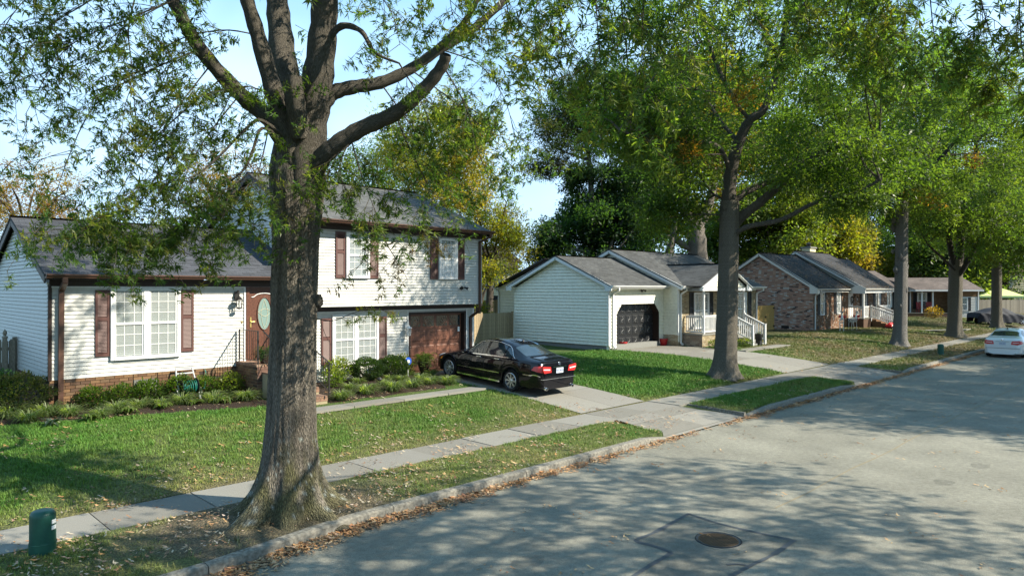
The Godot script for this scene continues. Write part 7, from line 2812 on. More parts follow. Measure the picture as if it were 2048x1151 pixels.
# ---------------------------------------------------------------- planting
func blade(s: Shape, o: Vector3, a: float, l: float, w: float, rise: float, droop: float, tint: Color, pale := Color(0, 0, 0, 0)) -> void:
	var d := Vector3(cos(a), 0, sin(a))
	var side := Vector3(-sin(a), 0, cos(a))
	var prev := o
	var steps := 4
	for i in steps:
		var f := (i + 1.0) / steps
		var p := o + d * l * f * (0.55 + 0.45 * f) + UY * (rise * sin(minf(f * 1.9, 2.4)) - droop * f * f)
		var w0 := w * (1.0 - pow(i / float(steps), 2.2)) * (0.55 if i == 0 else 1.0)
		var w1 := w * (1.0 - pow(f, 2.2))
		s.tint = tint
		if w1 < 0.001:
			s.tri(prev - side * w0, prev + side * w0, p, UY + d * 0.3)
		else:
			s.quad(prev - side * w0, prev + side * w0, p + side * w1, p - side * w1, UY + d * 0.3)
		if pale.a > 0 and i < steps - 1:
			s.tint = pale
			s.quad(prev + side * w0, prev + side * (w0 + w * 0.55), p + side * (w1 + w * 0.45), p + side * w1, UY + d * 0.3)
		prev = p


func liriope_mesh(r: float, h: float, n: int) -> Shape:
	var s := Shape.new()
	for i in n:
		var a := rnd(0, TAU)
		var g := rnd(0.75, 1.2)
		var o := Vector3(cos(a), 0, sin(a)) * rnd(0.0, 0.35) * r
		blade(s, o, a + rnd(-0.5, 0.5), r * rnd(0.6, 1.1), 0.0095, h * rnd(0.6, 1.1), h * rnd(0.2, 0.75), Color(0.19 * g, 0.26 * g, 0.10 * g), Color(0.60 * g, 0.62 * g, 0.42 * g, 1))
	return s


func hosta_mesh(r: float, h: float, n: int, tint: Color, pale: Color) -> Shape:
	var s := Shape.new()
	for i in n:
		var a := i * 2.4 + rnd(-0.3, 0.3)
		var g := rnd(0.8, 1.2)
		blade(s, Vector3(cos(a), 0, sin(a)) * 0.03, a, r * rnd(0.55, 1.05), 0.042, h * rnd(0.7, 1.1), h * rnd(0.3, 0.9), tint * g, pale)
	return s


func shrub_mesh(rad: Vector3, n: int, l: float, w: float, tint: Color, tip: Color, stems := 7, shell := 0.45) -> Array:
	var wood := Shape.new()
	var s := Shape.new()
	wood.tint = Color(0.10, 0.075, 0.05)
	for i in stems:
		var a := TAU * i / stems + rnd(-0.3, 0.3)
		var e := Vector3(cos(a) * rad.x * 0.6, rad.y * rnd(1.0, 1.6), sin(a) * rad.z * 0.6)
		wood.tube(curve([Vector3(cos(a) * 0.03, 0, sin(a) * 0.03), e * 0.5 + Vector3(0, -0.02, 0), e], 3), taper(7, 0.012, 0.004), 4)
	for i in n:
		var d := Vector3(rng.randfn(), rng.randfn(), rng.randfn()).normalized()
		var k := lerpf(shell, 1.0, sqrt(rng.randf())) * (1.0 + 0.16 * sin(d.x * 7.0 + d.z * 5.0) * cos(d.y * 6.0))
		var p := Vector3(d.x * rad.x, rad.y + d.y * rad.y * 0.95, d.z * rad.z) * 1.0
		p = Vector3(d.x * rad.x * k, rad.y * (1.05 + d.y * k), d.z * rad.z * k)
		if p.y < 0.02:
			continue
		var f := (d * 0.8 + Vector3(rnd(-0.7, 0.7), rnd(-0.2, 0.9), rnd(-0.7, 0.7))).normalized()
		var g := rnd(0.7, 1.25)
		s.tint = tint.lerp(tip, clampf(rnd(-0.3, 0.7) + d.y * 0.4, 0.0, 1.0)) * g
		s.leaf(p, f, f.cross(Vector3(rnd(-0.5, 0.5), 1, rnd(-0.5, 0.5))).normalized(), l * rnd(0.7, 1.2), w * rnd(0.8, 1.2))
	return [wood, s]


func plant(called: String, label: String, cat: String, p: Vector3, leaves: Mesh, wood: Mesh = null, group := "", scale := 1.0, turn := 0.0) -> Node3D:
	var o := thing(called, label, cat, p, group, turn)
	if wood:
		var b := MeshInstance3D.new()
		b.name = "stems"
		b.mesh = wood
		b.material_override = M.bark_limb
		o.add_child(b, true)
	var m := MeshInstance3D.new()
	m.name = "foliage"
	m.mesh = leaves
	m.material_override = M.leaf
	o.add_child(m, true)
	m.set_meta("kind", "stuff")
	o.scale = Vector3.ONE * scale
	return o


func flower_beds() -> void:
	origin = Vector3.ZERO
	var lir := []
	for i in 4:
		lir.append(liriope_mesh(0.40, 0.30, 210).mesh())
	var spots := [
		[18, 838, 1.15, "far left below the dark bush"], [92, 834, 1.1, "below the dark bush, right of the leftmost clump"], [139, 834, 0.9, "just right of the brown downspout foot"],
		[231, 826, 0.95, "beneath the second low evergreen from the downspout"], [278, 818, 0.85, "below the foundation vent, left side"], [364, 810, 1.0, "in front of the hose reel"], [425, 806, 1.0, "right of the hose reel"], [492, 803, 1.05, "beside the stoop wall"],
		[683, 800, 0.95, "next to the brick steps, right beside the iron post"], [716, 769, 0.75, "behind the front row near the steps"], [734, 789, 1.05, "second in the front row of the garage bed"], [787, 783, 1.1, "third in the front row of the garage bed"], [826, 776, 0.95, "fourth in the front row of the garage bed"], [862, 770, 0.95, "fifth in the front row of the garage bed"], [898, 768, 0.95, "at the driveway end of the garage bed"],
		[780, 763, 0.75, "in the middle row of the garage bed"], [803, 765, 0.8, "middle row, in front of the lime shrub"], [862, 752, 0.8, "below the potted fern"], [752, 757, 0.7, "in front of the right boxwood"], [820, 752, 0.7, "back row, left of the potted fern"], [321, 815, 0.8, "between the vent and the hose reel"], [200, 836, 0.8, "between two hostas near the downspout"], [700, 782, 0.8, "between the first two of the front row of the garage bed"], [842, 763, 0.85, "middle row, nearest the driveway"], [768, 772, 0.8, "beside the dark path light"], [55, 845, 0.9, "at the lawn edge below the dark bush"]]
	var n := 0
	for q in spots:
		var p := on_ground(q[0], q[1])
		p.y += 0.02
		plant("liriope_clump", "variegated liriope clump " + q[3], "plant", p, lir[n % 4], null, "liriope clumps in the two planting beds", q[2] * 1.08, n * 1.3)
		n += 1
	var h1 := hosta_mesh(0.34, 0.26, 26, Color(0.16, 0.24, 0.055), Color(0.42, 0.42, 0.20, 1)).mesh()
	var h2 := hosta_mesh(0.34, 0.24, 22, Color(0.07, 0.115, 0.08), Color(0.36, 0.40, 0.34, 1)).mesh()
	for q in [[180, 842, 0.85, 0, "pale hosta between the downspout and the first low evergreen"], [256, 829, 0.95, 0, "bright hosta below the third low evergreen"], [324, 820, 0.9, 0, "bright hosta below the right edge of the vent"], [388, 812, 0.85, 0, "bright hosta in front of the hose reel wheel"], [450, 808, 1.05, 0, "bright hosta between two liriope clumps by the stoop"], [103, 852, 0.85, 1, "blue green hosta with broad drooping leaves left of the downspout"]]:
		var p := on_ground(q[0], q[1])
		p.y += 0.02
		plant("hosta", q[4], "plant", p, h2 if q[3] else h1, null, "", q[2], n * 0.7)
		n += 1
	var holly := []
	for i in 3:
		var a := shrub_mesh(Vector3(0.34, 0.27, 0.34), 1100, 0.066, 0.036, Color(0.065, 0.125, 0.032), Color(0.16, 0.24, 0.05), 9, 0.3)
		holly.append([a[0].mesh(), a[1].mesh()])
	for q in [[184, 820, 1.0, "low evergreen against the brick, first from the brown downspout"], [240, 812, 1.0, "low evergreen against the brick, second from the brown downspout"], [294, 806, 1.1, "low evergreen partly covering the foundation vent"], [358, 800, 1.15, "low evergreen half hiding the hose reel"], [412, 796, 1.05, "dark low evergreen right of the hose reel"], [520, 790, 0.8, "small evergreen at the foot of the stoop"]]:
		var p := on_ground(q[0], q[1])
		p.z = clampf(p.z, -19.05, -16.9)
		p.y += 0.02
		plant("holly_shrub", q[3], "shrub", p, holly[n % 3][1], holly[n % 3][0], "low evergreens along the brick foundation", q[2], n * 1.1)
		n += 1
	var a := shrub_mesh(Vector3(0.38, 0.34, 0.38), 720, 0.08, 0.044, Color(0.14, 0.23, 0.045), Color(0.36, 0.38, 0.12), 9, 0.3)
	var lime := [a[0].mesh(), a[1].mesh()]
	for q in [[462, 792, 0.95, "bright yellow green shrub beside the stoop wall"], [650, 762, 1.15, "bright leafy shrub behind the iron stair rail"], [668, 776, 0.9, "lower bright shrub at the iron rail post"], [797, 752, 1.05, "lime shrub beside the blue sign"]]:
		var p := on_ground(q[0], q[1])
		p.z = maxf(p.z, -19.0)
		plant("lime_shrub", q[3], "shrub", p, lime[1], lime[0], "", q[2], n * 0.9)
		n += 1
	a = shrub_mesh(Vector3(0.52, 0.33, 0.48), 5200, 0.054, 0.032, Color(0.045, 0.085, 0.036), Color(0.075, 0.13, 0.055), 10, 0.72)
	var box := [a[0].mesh(), a[1].mesh()]
	for q in [[696, 757, "round clipped boxwood under the left half of the double window"], [752, 752, "round clipped boxwood under the right shutter"]]:
		var p := on_ground(q[0], q[1])
		p.z = maxf(p.z, -18.75)
		plant("boxwood", q[2], "shrub", p + UY * 0.06, box[1], box[0], "clipped boxwoods", 1.0, n * 1.7)
		n += 1
	# big dark bushes at the left corner
	a = shrub_mesh(Vector3(0.75, 0.47, 0.6), 5600, 0.066, 0.034, Color(0.075, 0.105, 0.05), Color(0.12, 0.125, 0.06), 14, 0.65)
	var p1 := on_ground(52, 834)
	plant("dark_bush", "large dark brownish bush at the left corner of the brick foundation", "bush", Vector3(p1.x - 0.15, p1.y, p1.z - 0.35), a[1].mesh(), a[0].mesh())
	a = shrub_mesh(Vector3(0.8, 0.55, 0.6), 4200, 0.08, 0.042, Color(0.06, 0.135, 0.075), Color(0.12, 0.22, 0.11), 12, 0.6)
	plant("dark_bush", "bluish green bush at the far left under the grey picket fence", "bush", Vector3(p1.x - 0.75, p1.y, p1.z - 0.9), a[1].mesh(), a[0].mesh())
	# by the second porch and steps
	a = shrub_mesh(Vector3(0.45, 0.22, 0.4), 420, 0.09, 0.05, Color(0.09, 0.15, 0.04), Color(0.26, 0.25, 0.05), 8, 0.3)
	plant("porch_shrub", "yellow green shrub at the foot of the white stair rail", "shrub", on_ground(1490, 693), a[1].mesh(), a[0].mesh())
	plant("porch_shrub", "yellow green plant by the brick porch corner", "shrub", on_ground(1432, 697), a[1].mesh(), a[0].mesh())
	a = shrub_mesh(Vector3(0.4, 0.3, 0.4), 300, 0.1, 0.05, Color(0.07, 0.13, 0.035), Color(0.10, 0.18, 0.04), 8, 0.3)
	plant("corner_shrub", "green shrub behind the black car hood by the downspout", "shrub", Vector3(17.35, 0.66, -18.95), a[1].mesh(), a[0].mesh())
	# orange chrysanthemum before the corner house
	a = shrub_mesh(Vector3(0.8, 0.55, 0.8), 500, 0.16, 0.10, Color(0.20, 0.14, 0.04), Color(0.50, 0.26, 0.06), 8, 0.4)
	plant("orange_bush", "orange chrysanthemum bush before the corner house porch", "bush", on_ground(1868, 637), a[1].mesh(), a[0].mesh())


func fern(pot: Node3D, at: Vector3, r: float, n: int, tint: Color) -> void:
	var s := Shape.new()
	for i in n:
		var a := i * 2.4 + rnd(-0.3, 0.3)
		var l := r * rnd(0.7, 1.1)
		var up := r * rnd(0.35, 0.95)
		var side := Vector3(-sin(a), 0, cos(a))
		var g := rnd(0.75, 1.25)
		for k in 12:
			var f := (k + 1) / 12.0
			var p := at + Vector3(cos(a), 0, sin(a)) * l * f + UY * (up * sin(f * 2.0) - r * 0.75 * f * f)
			var d := Vector3(cos(a), 0.3 - f * 1.2, sin(a)).normalized()
			for sg in [1.0, -1.0]:
				s.tint = tint * g * rnd(0.85, 1.15)
				s.leaf(p, (side * sg + d * 0.5).normalized(), d, r * 0.26 * (1.1 - f * 0.75), r * 0.075)
	var m := put("fronds", s, M.leaf, pot)
	m.set_meta("kind", "stuff")


# ---------------------------------------------------------------- small things
func small_things() -> void:
	var s: Shape
	# utility pedestals
	var p := on_ground(85, 1103)
	for q in [[p, "green utility pedestal with two white stickers beside the sidewalk, nearest the viewer"], [on_ground(1882, 709), "green utility pedestal on the verge before the white car"]]:
		var o := thing("utility_pedestal", q[1], "utility pedestal", q[0], "green utility pedestals on the verge")
		o.rotation.y = 0.3
		origin = Vector3.ZERO
		s = Shape.new()
		s.lathe(PackedVector2Array([Vector2(0.155, -0.05), Vector2(0.153, 0.12), Vector2(0.150, 0.122), Vector2(0.148, 0.46), Vector2(0.144, 0.50), Vector2(0.125, 0.535), Vector2(0.08, 0.552), Vector2(0.001, 0.557)]), Vector3.ZERO, 28)
		put("cover", s, M.green_plastic, o)
		s = Shape.new()
		s.lathe(PackedVector2Array([Vector2(0.158, 0.115), Vector2(0.160, 0.125), Vector2(0.157, 0.135)]), Vector3.ZERO, 28)
		put("seam_band", s, M.green_plastic, o)
		for k in 2:
			s = Shape.new()
			var rows := []
			for e in 2:
				var row := PackedVector3Array()
				for i in 6:
					var a := 0.38 - 0.12 * i + (-0.02 if k == 0 else 0.0)
					row.append(Vector3(cos(a + 1.0) * 0.1515, 0.43 - k * 0.075 - e * 0.055, sin(a + 1.0) * 0.1515))
				rows.append(row)
			s.grid(rows)
			put("white_sticker", s, M.sticker, o)
	# manhole
	p = on_ground(1437, 1079)
	var mh := thing("manhole_cover", "round rusty manhole cover in the patched asphalt", "manhole cover", p)
	s = Shape.new()
	s.lathe(PackedVector2Array([Vector2(0.325, -0.02), Vector2(0.325, 0.006), Vector2(0.29, 0.008), Vector2(0.285, 0.002)]), p, 40)
	put("ring", s, M.iron_ring, mh)
	s = Shape.new()
	s.lathe(PackedVector2Array([Vector2(0.284, -0.02), Vector2(0.282, 0.003), Vector2(0.001, 0.003)]), p, 40)
	put("lid", s, M.cast_iron, mh)
	s = Shape.new()
	for i in range(-8, 9):
		for j in range(-8, 9):
			var q := Vector2(i, j) * 0.032
			if q.length() < 0.265:
				s.box(p + Vector3(q.x, 0.006, q.y), Vector3(0.021, 0.008, 0.021), Basis(UY, PI / 4))
	put("raised_studs", s, M.cast_iron, mh, true)
	# hose reel cart
	p = Vector3(6.95, grade(0, -18.95) + 0.03, -18.95)
	var h := thing("hose_reel", "grey hose reel cart with green hose standing against the brick", "hose reel", p)
	s = Shape.new()
	for sx in [-0.24, 0.24]:
		s.tube(curve([p + Vector3(sx, 0.02, 0.22), p + Vector3(sx, 0.25, 0.05), p + Vector3(sx * 0.95, 0.55, -0.16), p + Vector3(sx * 0.85, 0.80, -0.28)], 4), taper(13, 0.022, 0.02), 8)
		s.lathe(PackedVector2Array([Vector2(0.03, -0.02), Vector2(0.15, -0.02), Vector2(0.15, 0.02), Vector2(0.03, 0.02)]), p + Vector3(sx * 1.25, 0.15, 0.0), 18, Basis(UY, UX, -UZ))
	for y in [0.80, 0.66]:
		s.rod(p + Vector3(-0.21, y, -0.28 + (0.80 - y) * 0.55), p + Vector3(0.21, y, -0.28 + (0.80 - y) * 0.55), 0.022, 8)
	put("frame", s, M.grey_plastic, h)
	s = Shape.new()
	for sx in [-0.2, 0.2]:
		s.lathe(PackedVector2Array([Vector2(0.02, -0.012), Vector2(0.22, -0.012), Vector2(0.22, 0.012), Vector2(0.02, 0.012)]), p + Vector3(sx, 0.33, 0.02), 22, Basis(UY, UX, -UZ))
	put("reel_flange", s, M.black_plastic, h)
	s = Shape.new()
	var coil := PackedVector3Array()
	for i in 190:
		var a := TAU * i / 15.0
		var k := absf(fmod(i / 90.0, 2.0) - 1.0)
		coil.append(p + Vector3(-0.17 + 0.34 * k, 0.33 + cos(a) * (0.12 + i * 0.0003), 0.02 + sin(a) * (0.12 + i * 0.0003)))
	s.tube(coil, taper(190, 0.012, 0.012), 6)
	s.tube(curve([coil[189], p + Vector3(0.35, 0.25, 0.1), p + Vector3(0.52, 0.35, -0.2), p + Vector3(0.6, 0.62, -0.36), p + Vector3(0.58, 0.7, -0.4)], 6), taper(25, 0.012, 0.012), 6)
	put("hose", s, M.hose_green, h)
	# potted fern by the garage
	p = on_ground(838, 750)
	p = Vector3(14.55, 0.68, -18.75)
	var f := thing("potted_fern", "large fern in a dark urn beside the brown garage door", "potted plant", p)
	s = Shape.new()
	s.lathe(PackedVector2Array([Vector2(0.001, 0.0), Vector2(0.14, 0.0), Vector2(0.14, 0.04), Vector2(0.10, 0.08), Vector2(0.15, 0.2), Vector2(0.22, 0.42), Vector2(0.235, 0.47), Vector2(0.20, 0.47), Vector2(0.19, 0.43)]), p, 24)
	put("urn", s, M.dark_pot, f)
	fern(f, p + UY * 0.45, 0.52, 46, Color(0.15, 0.22, 0.05))
	p = Vector3(8.72, 1.56, -18.28)
	f = thing("potted_fern", "small fern in a dark pot on the stoop rail corner by the front door", "potted plant", p)
	s = Shape.new()
	s.lathe(PackedVector2Array([Vector2(0.001, 0.0), Vector2(0.10, 0.0), Vector2(0.14, 0.24), Vector2(0.15, 0.27), Vector2(0.12, 0.27)]), p, 20)
	put("pot", s, M.dark_pot, f)
	fern(f, p + UY * 0.26, 0.36, 34, Color(0.07, 0.14, 0.04))
	# red and black pots of the second house
	for q in [[1246, 697, 0.9, "empty red flower pot left of the black garage door"], [1327, 691, 1.0, "empty red flower pot right of the black garage door"]]:
		p = on_ground(q[0], q[1])
		f = thing("flower_pot", q[3], "flower pot", p, "red flower pots at the black garage door")
		s = Shape.new()
		var k: float = q[2]
		s.lathe(PackedVector2Array([Vector2(0.001, 0.0), Vector2(0.16 * k, 0.0), Vector2(0.21 * k, 0.30 * k), Vector2(0.235 * k, 0.31 * k), Vector2(0.24 * k, 0.38 * k), Vector2(0.205 * k, 0.38 * k), Vector2(0.20 * k, 0.3 * k)]), p, 24)
		put("pot", s, M.red_pot, f)
		s = Shape.new()
		s.lathe(PackedVector2Array([Vector2(0.2 * k, 0.33 * k), Vector2(0.001, 0.34 * k)]), p, 20)
		put("earth", s, M.soil, f)
	p = on_ground(1518, 690)
	p = Vector3(p.x, p.y + 0.25, p.z)
	f = thing("flower_pot", "black flower pot with small plants on the white stair rail", "flower pot", p)
	s = Shape.new()
	s.lathe(PackedVector2Array([Vector2(0.001, 0.0), Vector2(0.15, 0.0), Vector2(0.2, 0.32), Vector2(0.215, 0.35), Vector2(0.18, 0.35)]), p, 20)
	s.span(p + Vector3(-0.12, -0.25, -0.12), p + Vector3(0.12, 0.0, 0.12))
	put("pot", s, M.black_plastic, f)
	fern(f, p + UY * 0.34, 0.2, 16, Color(0.09, 0.12, 0.06))
	# blue sign stuck in the bed
	p = Vector3(13.86, 0.7, -18.7)
	f = thing("yard_sign", "blue octagonal security sign on a stake in the garage bed", "sign", p)
	s = Shape.new()
	s.span(p + Vector3(-0.012, 0, -0.008), p + Vector3(0.012, 0.45, 0.008))
	put("stake", s, M.grey_plastic, f)
	s = Shape.new()
	var oct := PackedVector2Array()
	for i in 8:
		oct.append(Vector2(cos(TAU * (i + 0.5) / 8), sin(TAU * (i + 0.5) / 8)) * 0.135)
	s.slab(oct, p + Vector3(0, 0.52, 0.02), UX, UZ, 0.012)
	put("sign_face", s, M.sign_blue, f)
	s = Shape.new()
	oct = PackedVector2Array()
	for i in 8:
		oct.append(Vector2(cos(TAU * (i + 0.5) / 8), sin(TAU * (i + 0.5) / 8)) * 0.06)
	s.slab(oct, p + Vector3(0, 0.51, 0.024), UX, UZ, 0.003)
	put("white_emblem", s, M.sticker, f)
	# little dark path light among the liriope
	p = on_ground(759, 777)
	f = thing("path_light", "small dark path light among the liriope", "lamp", p)
	s = Shape.new()
	s.rod(p, p + UY * 0.3, 0.012)
	s.lathe(PackedVector2Array([Vector2(0.02, 0.24), Vector2(0.04, 0.24), Vector2(0.10, 0.29), Vector2(0.02, 0.34), Vector2(0.001, 0.345)]), p, 12)
	put("lamp_post", s, M.iron, f)
	# wire deer with red bows at the brick house
	for q in [[1684, 662, 0.3, "white wire deer with red bow nearer the two windows"], [1706, 660, -0.2, "white wire deer with red bow nearer the porch steps"]]:
		p = on_ground(q[0], q[1])
		f = thing("wire_deer", q[3], "ornament", p, "wire deer on the lawn", q[2] + 0.001)
		s = Shape.new()
		for lx in [-0.3, 0.3]:
			for lz in [-0.12, 0.12]:
				s.tube(curve([Vector3(lx, 0.0, lz), Vector3(lx * 1.05, 0.3, lz * 0.9), Vector3(lx * 0.9, 0.6, lz)], 3), taper(7, 0.014, 0.022), 6)
		var bodyr := []
		for i in 7:
			var x := -0.42 + 0.14 * i
			var ring := PackedVector3Array()
			var rr := 0.15 * (1.0 - 0.5 * pow(absf(x) / 0.45, 3.0))
			for k in 9:
				ring.append(Vector3(x, 0.72 + cos(TAU * k / 8) * rr * 1.2, sin(TAU * k / 8) * rr))
			s.tube(ring, taper(9, 0.009, 0.009), 5)
		for k in 6:
			var a := TAU * k / 6
			s.rod(Vector3(-0.42, 0.72 + cos(a) * 0.1, sin(a) * 0.09), Vector3(0.42, 0.74 + cos(a) * 0.1, sin(a) * 0.09), 0.01, 5)
		s.tube(curve([Vector3(0.36, 0.82, 0), Vector3(0.48, 1.05, 0), Vector3(0.55, 1.25, 0)], 4), taper(9, 0.09, 0.05), 8)
		s.tube(curve([Vector3(0.50, 1.27, 0), Vector3(0.62, 1.26, 0), Vector3(0.74, 1.2, 0)], 4), taper(9, 0.07, 0.03), 8)
		for lz in [-1.0, 1.0]:
			s.tube(curve([Vector3(0.54, 1.3, 0.04 * lz), Vector3(0.48, 1.48, 0.14 * lz), Vector3(0.55, 1.66, 0.2 * lz)], 4), taper(9, 0.014, 0.006), 5)
			s.rod(Vector3(0.49, 1.48, 0.14 * lz), Vector3(0.6, 1.58, 0.12 * lz), 0.008, 5)
			s.blob(Vector3(0.47, 1.31, 0.09 * lz), Vector3(0.02, 0.05, 0.03), 6, 4)
		s.tube(curve([Vector3(-0.42, 0.8, 0), Vector3(-0.5, 0.78, 0), Vector3(-0.52, 0.7, 0)], 3), taper(7, 0.03, 0.015), 6)
		put("wire_body", s, M.wire_white, f)
		s = Shape.new()
		for lz in [-1.0, 1.0]:
			s.blob(Vector3(0.47, 0.98, 0.14 * lz), Vector3(0.05, 0.09, 0.11), 8, 5)
			s.bar(Vector3(0.47, 0.95, 0.05 * lz), Vector3(0.5, 0.72, 0.14 * lz), 0.06, 0.015)
		s.blob(Vector3(0.47, 0.98, 0), Vector3(0.06, 0.06, 0.06), 8, 5)
		put("red_bow", s, M.ribbon_red, f)
	# toy car by the steps
	p = on_ground(1781, 657)
	f = thing("toy_car", "red and white ride on toy car beside the brick house steps", "toy", p)
	s = Shape.new()
	s.box(p + Vector3(0, 0.24, 0), Vector3(0.85, 0.16, 0.4))
	s.blob(p + Vector3(0.15, 0.33, 0), Vector3(0.4, 0.14, 0.2), 12, 6)
	put("toy_body", s, M.ribbon_red, f)
	put("toy_stripe", boxed(p + Vector3(0, 0.26, 0), Vector3(0.5, 0.1, 0.42)), M.sticker, f)
	for q in [[-0.28, -0.2], [0.28, -0.2], [-0.28, 0.2], [0.28, 0.2]]:
		s = Shape.new()
		s.lathe(PackedVector2Array([Vector2(0.001, -0.04), Vector2(0.11, -0.04), Vector2(0.11, 0.04), Vector2(0.001, 0.04)]), p + Vector3(q[0], 0.11, q[1]), 14, Basis(UX, UZ, -UY))
		put("toy_wheel", s, M.tyre, f)
	# wreath and mailbox at the brick house door
	p = Vector3(56.25, 2.75, -19.5)
	f = thing("wreath", "dark twiggy wreath hanging at the brick house door", "wreath", p)
	s = Shape.new()
	for i in 40:
		var a := TAU * i / 40
		s.tint = Color(0.03, 0.035, 0.025)
		var d := Vector3(rnd(-1, 1), rnd(-1, 1), rnd(0, 1)).normalized()
		s.leaf(p + Vector3(cos(a) * 0.26, sin(a) * 0.26, 0.03), d, d.cross(UY).normalized(), 0.2, 0.07)
		s.leaf(p + Vector3(cos(a) * 0.22, sin(a) * 0.22, 0.03), -d + UZ, d.cross(UX).normalized(), 0.16, 0.07)
	put("twigs", s, M.dead_leaf, f)
	# two red chairs on the corner house porch
	for q in [0, 1]:
		var cp := Vector3(79.4, 0.45, -22.4) + Basis(UY, -0.9) * Vector3(1.95 + q * 0.95, 0.68, -0.7)
		f = thing("porch_chair", ["red porch chair nearer the front door of the corner house", "red porch chair nearer the end post of the corner house porch"][q], "chair", cp, "red porch chairs", -0.9)
		s = Shape.new()
		s.box(Vector3(0, 0.42, 0), Vector3(0.6, 0.05, 0.55))
		put("seat", s, M.chair_red, f)
		s = Shape.new()
		for i in 5:
			s.box(Vector3(-0.24 + i * 0.12, 0.75, -0.28), Vector3(0.10, 0.7, 0.03), Basis(UX, -0.2))
		put("backrest", s, M.chair_red, f)
		for lx in [-0.28, 0.28]:
			for lz in [-0.25, 0.25]:
				put("leg", boxed(Vector3(lx, 0.21, lz), Vector3(0.05, 0.42, 0.05)), M.chair_red, f)
			put("armrest", boxed(Vector3(lx, 0.64, 0.02), Vector3(0.08, 0.04, 0.6)), M.chair_red, f)
	# canopy tent behind the grey fence
	p = Vector3(109.0, 0.5, -19.5)
	f = thing("canopy_tent", "pale yellow green canopy tent rising over the far grey fence", "tent", p, "", 0.3)
	s = Shape.new()
	for e in 4:
		var c0 := Vector3(2.4 if e in [0, 3] else -2.4, 2.2, 2.4 if e < 2 else -2.4)
		var n := (e + 1) % 4
		var c1 := Vector3(2.4 if n in [0, 3] else -2.4, 2.2, 2.4 if n < 2 else -2.4)
		s.tri(c0, c1, Vector3(0, 3.3, 0), (c0 + c1) * 0.5 + UY * 2.0 - UY * 2.2)
		s.quad(c0, c1, c1 - UY * 0.25, c0 - UY * 0.25, (c0 + c1) * 0.5 - UY * 2.2)
	put("canopy", s, M.tent, f)
	for q in [[2.4, 2.4], [-2.4, 2.4], [2.4, -2.4], [-2.4, -2.4]]:
		put("pole", spanned(Vector3(q[0] - 0.03, 0, q[1] - 0.03), Vector3(q[0] + 0.03, 2.2, q[1] + 0.03)), M.grey_plastic, f)


# ---------------------------------------------------------------- lawns and fallen leaves
func on_hard(x: float, z: float) -> bool:
	if z > -12.16 and z < -11.04:
		return true
	if z > kerb_z(x) - 0.18:
		return true
	var k := clampf((-12.17 - z) / 7.1, 0.0, 1.0)
	if z < -12.1:
		if x > 14.85 - 0.6 * k and x < 17.85 - 0.7 * k:
			return true
		if x > 27.75 - 0.85 * k and x < 32.4 - 1.2 * k:
			return true
		if z > -16.24 and z < -15.41 and x > 8.2 and x < 14.5:
			return true
		if z > -16.76 and z < -15.74 and x > 32.1 and x < 37.2:
			return true
		if x > 57.9 and x < 59.3 and z > -17.8:
			return true
	else:
		if x > 14.55 and x < 18.45:
			return true
		if x > 27.4 and x < 32.5:
			return true
	return false


func in_bed(x: float, z: float) -> bool:
	if x < 8.5 and z < -16.7:
		return z < lerpf(-18.75, -16.75, clampf((x - 0.0) / 8.35, 0.0, 1.0) * clampf((x - 0.0) / 8.35 * 0.25 + 0.75, 0.0, 1.0))
	if x > 8.35 and x < 9.65 and z < -16.2:
		return true
	return x > 9.6 and x < 14.2 and z < -16.25


func tuft_mesh(n: int, spread: float, h: float, w: float) -> ArrayMesh:
	var s := Shape.new()
	for i in n:
		var a := rnd(0, TAU)
		var o := Vector3(rnd(-1, 1), 0, rnd(-1, 1)) * spread
		var lean := Vector3(cos(a), 0, sin(a)) * h * rnd(0.2, 0.9)
		var side := Vector3(-sin(a), 0, cos(a)) * w
		var g := rnd(0.7, 1.35)
		s.tint = Color(g * rnd(0.9, 1.15), g, g * rnd(0.75, 1.0))
		var hh := h * rnd(0.6, 1.2)
		s.quad(o - side, o + side, o + lean * 0.45 + UY * hh * 0.65 + side * 0.7, o + lean * 0.45 + UY * hh * 0.65 - side * 0.7, Vector3(-cos(a), 0.6, -sin(a)))
		s.tri(o + lean * 0.45 + UY * hh * 0.65 - side * 0.7, o + lean * 0.45 + UY * hh * 0.65 + side * 0.7, o + lean + UY * hh, Vector3(-cos(a), 0.9, -sin(a)))
	return s.mesh()


func fallen_mesh(n: int, spread: float, l: float) -> ArrayMesh:
	var s := Shape.new()
	for i in n:
		var a := rnd(0, TAU)
		var d := Vector3(cos(a), rnd(-0.25, 0.35), sin(a)).normalized()
		var g := rnd(0.6, 1.3)
		s.tint = Color(g, g * rnd(0.85, 1.05), g * rnd(0.8, 1.05))
		s.leaf(Vector3(rnd(-1, 1) * spread, rnd(0.006, 0.025), rnd(-1, 1) * spread), d, d.cross(Vector3(rnd(-0.5, 0.5), 1, rnd(-0.5, 0.5))).normalized(), l * rnd(0.7, 1.2), l * rnd(0.22, 0.4), rnd(-0.3, 0.4))
	return s.mesh()


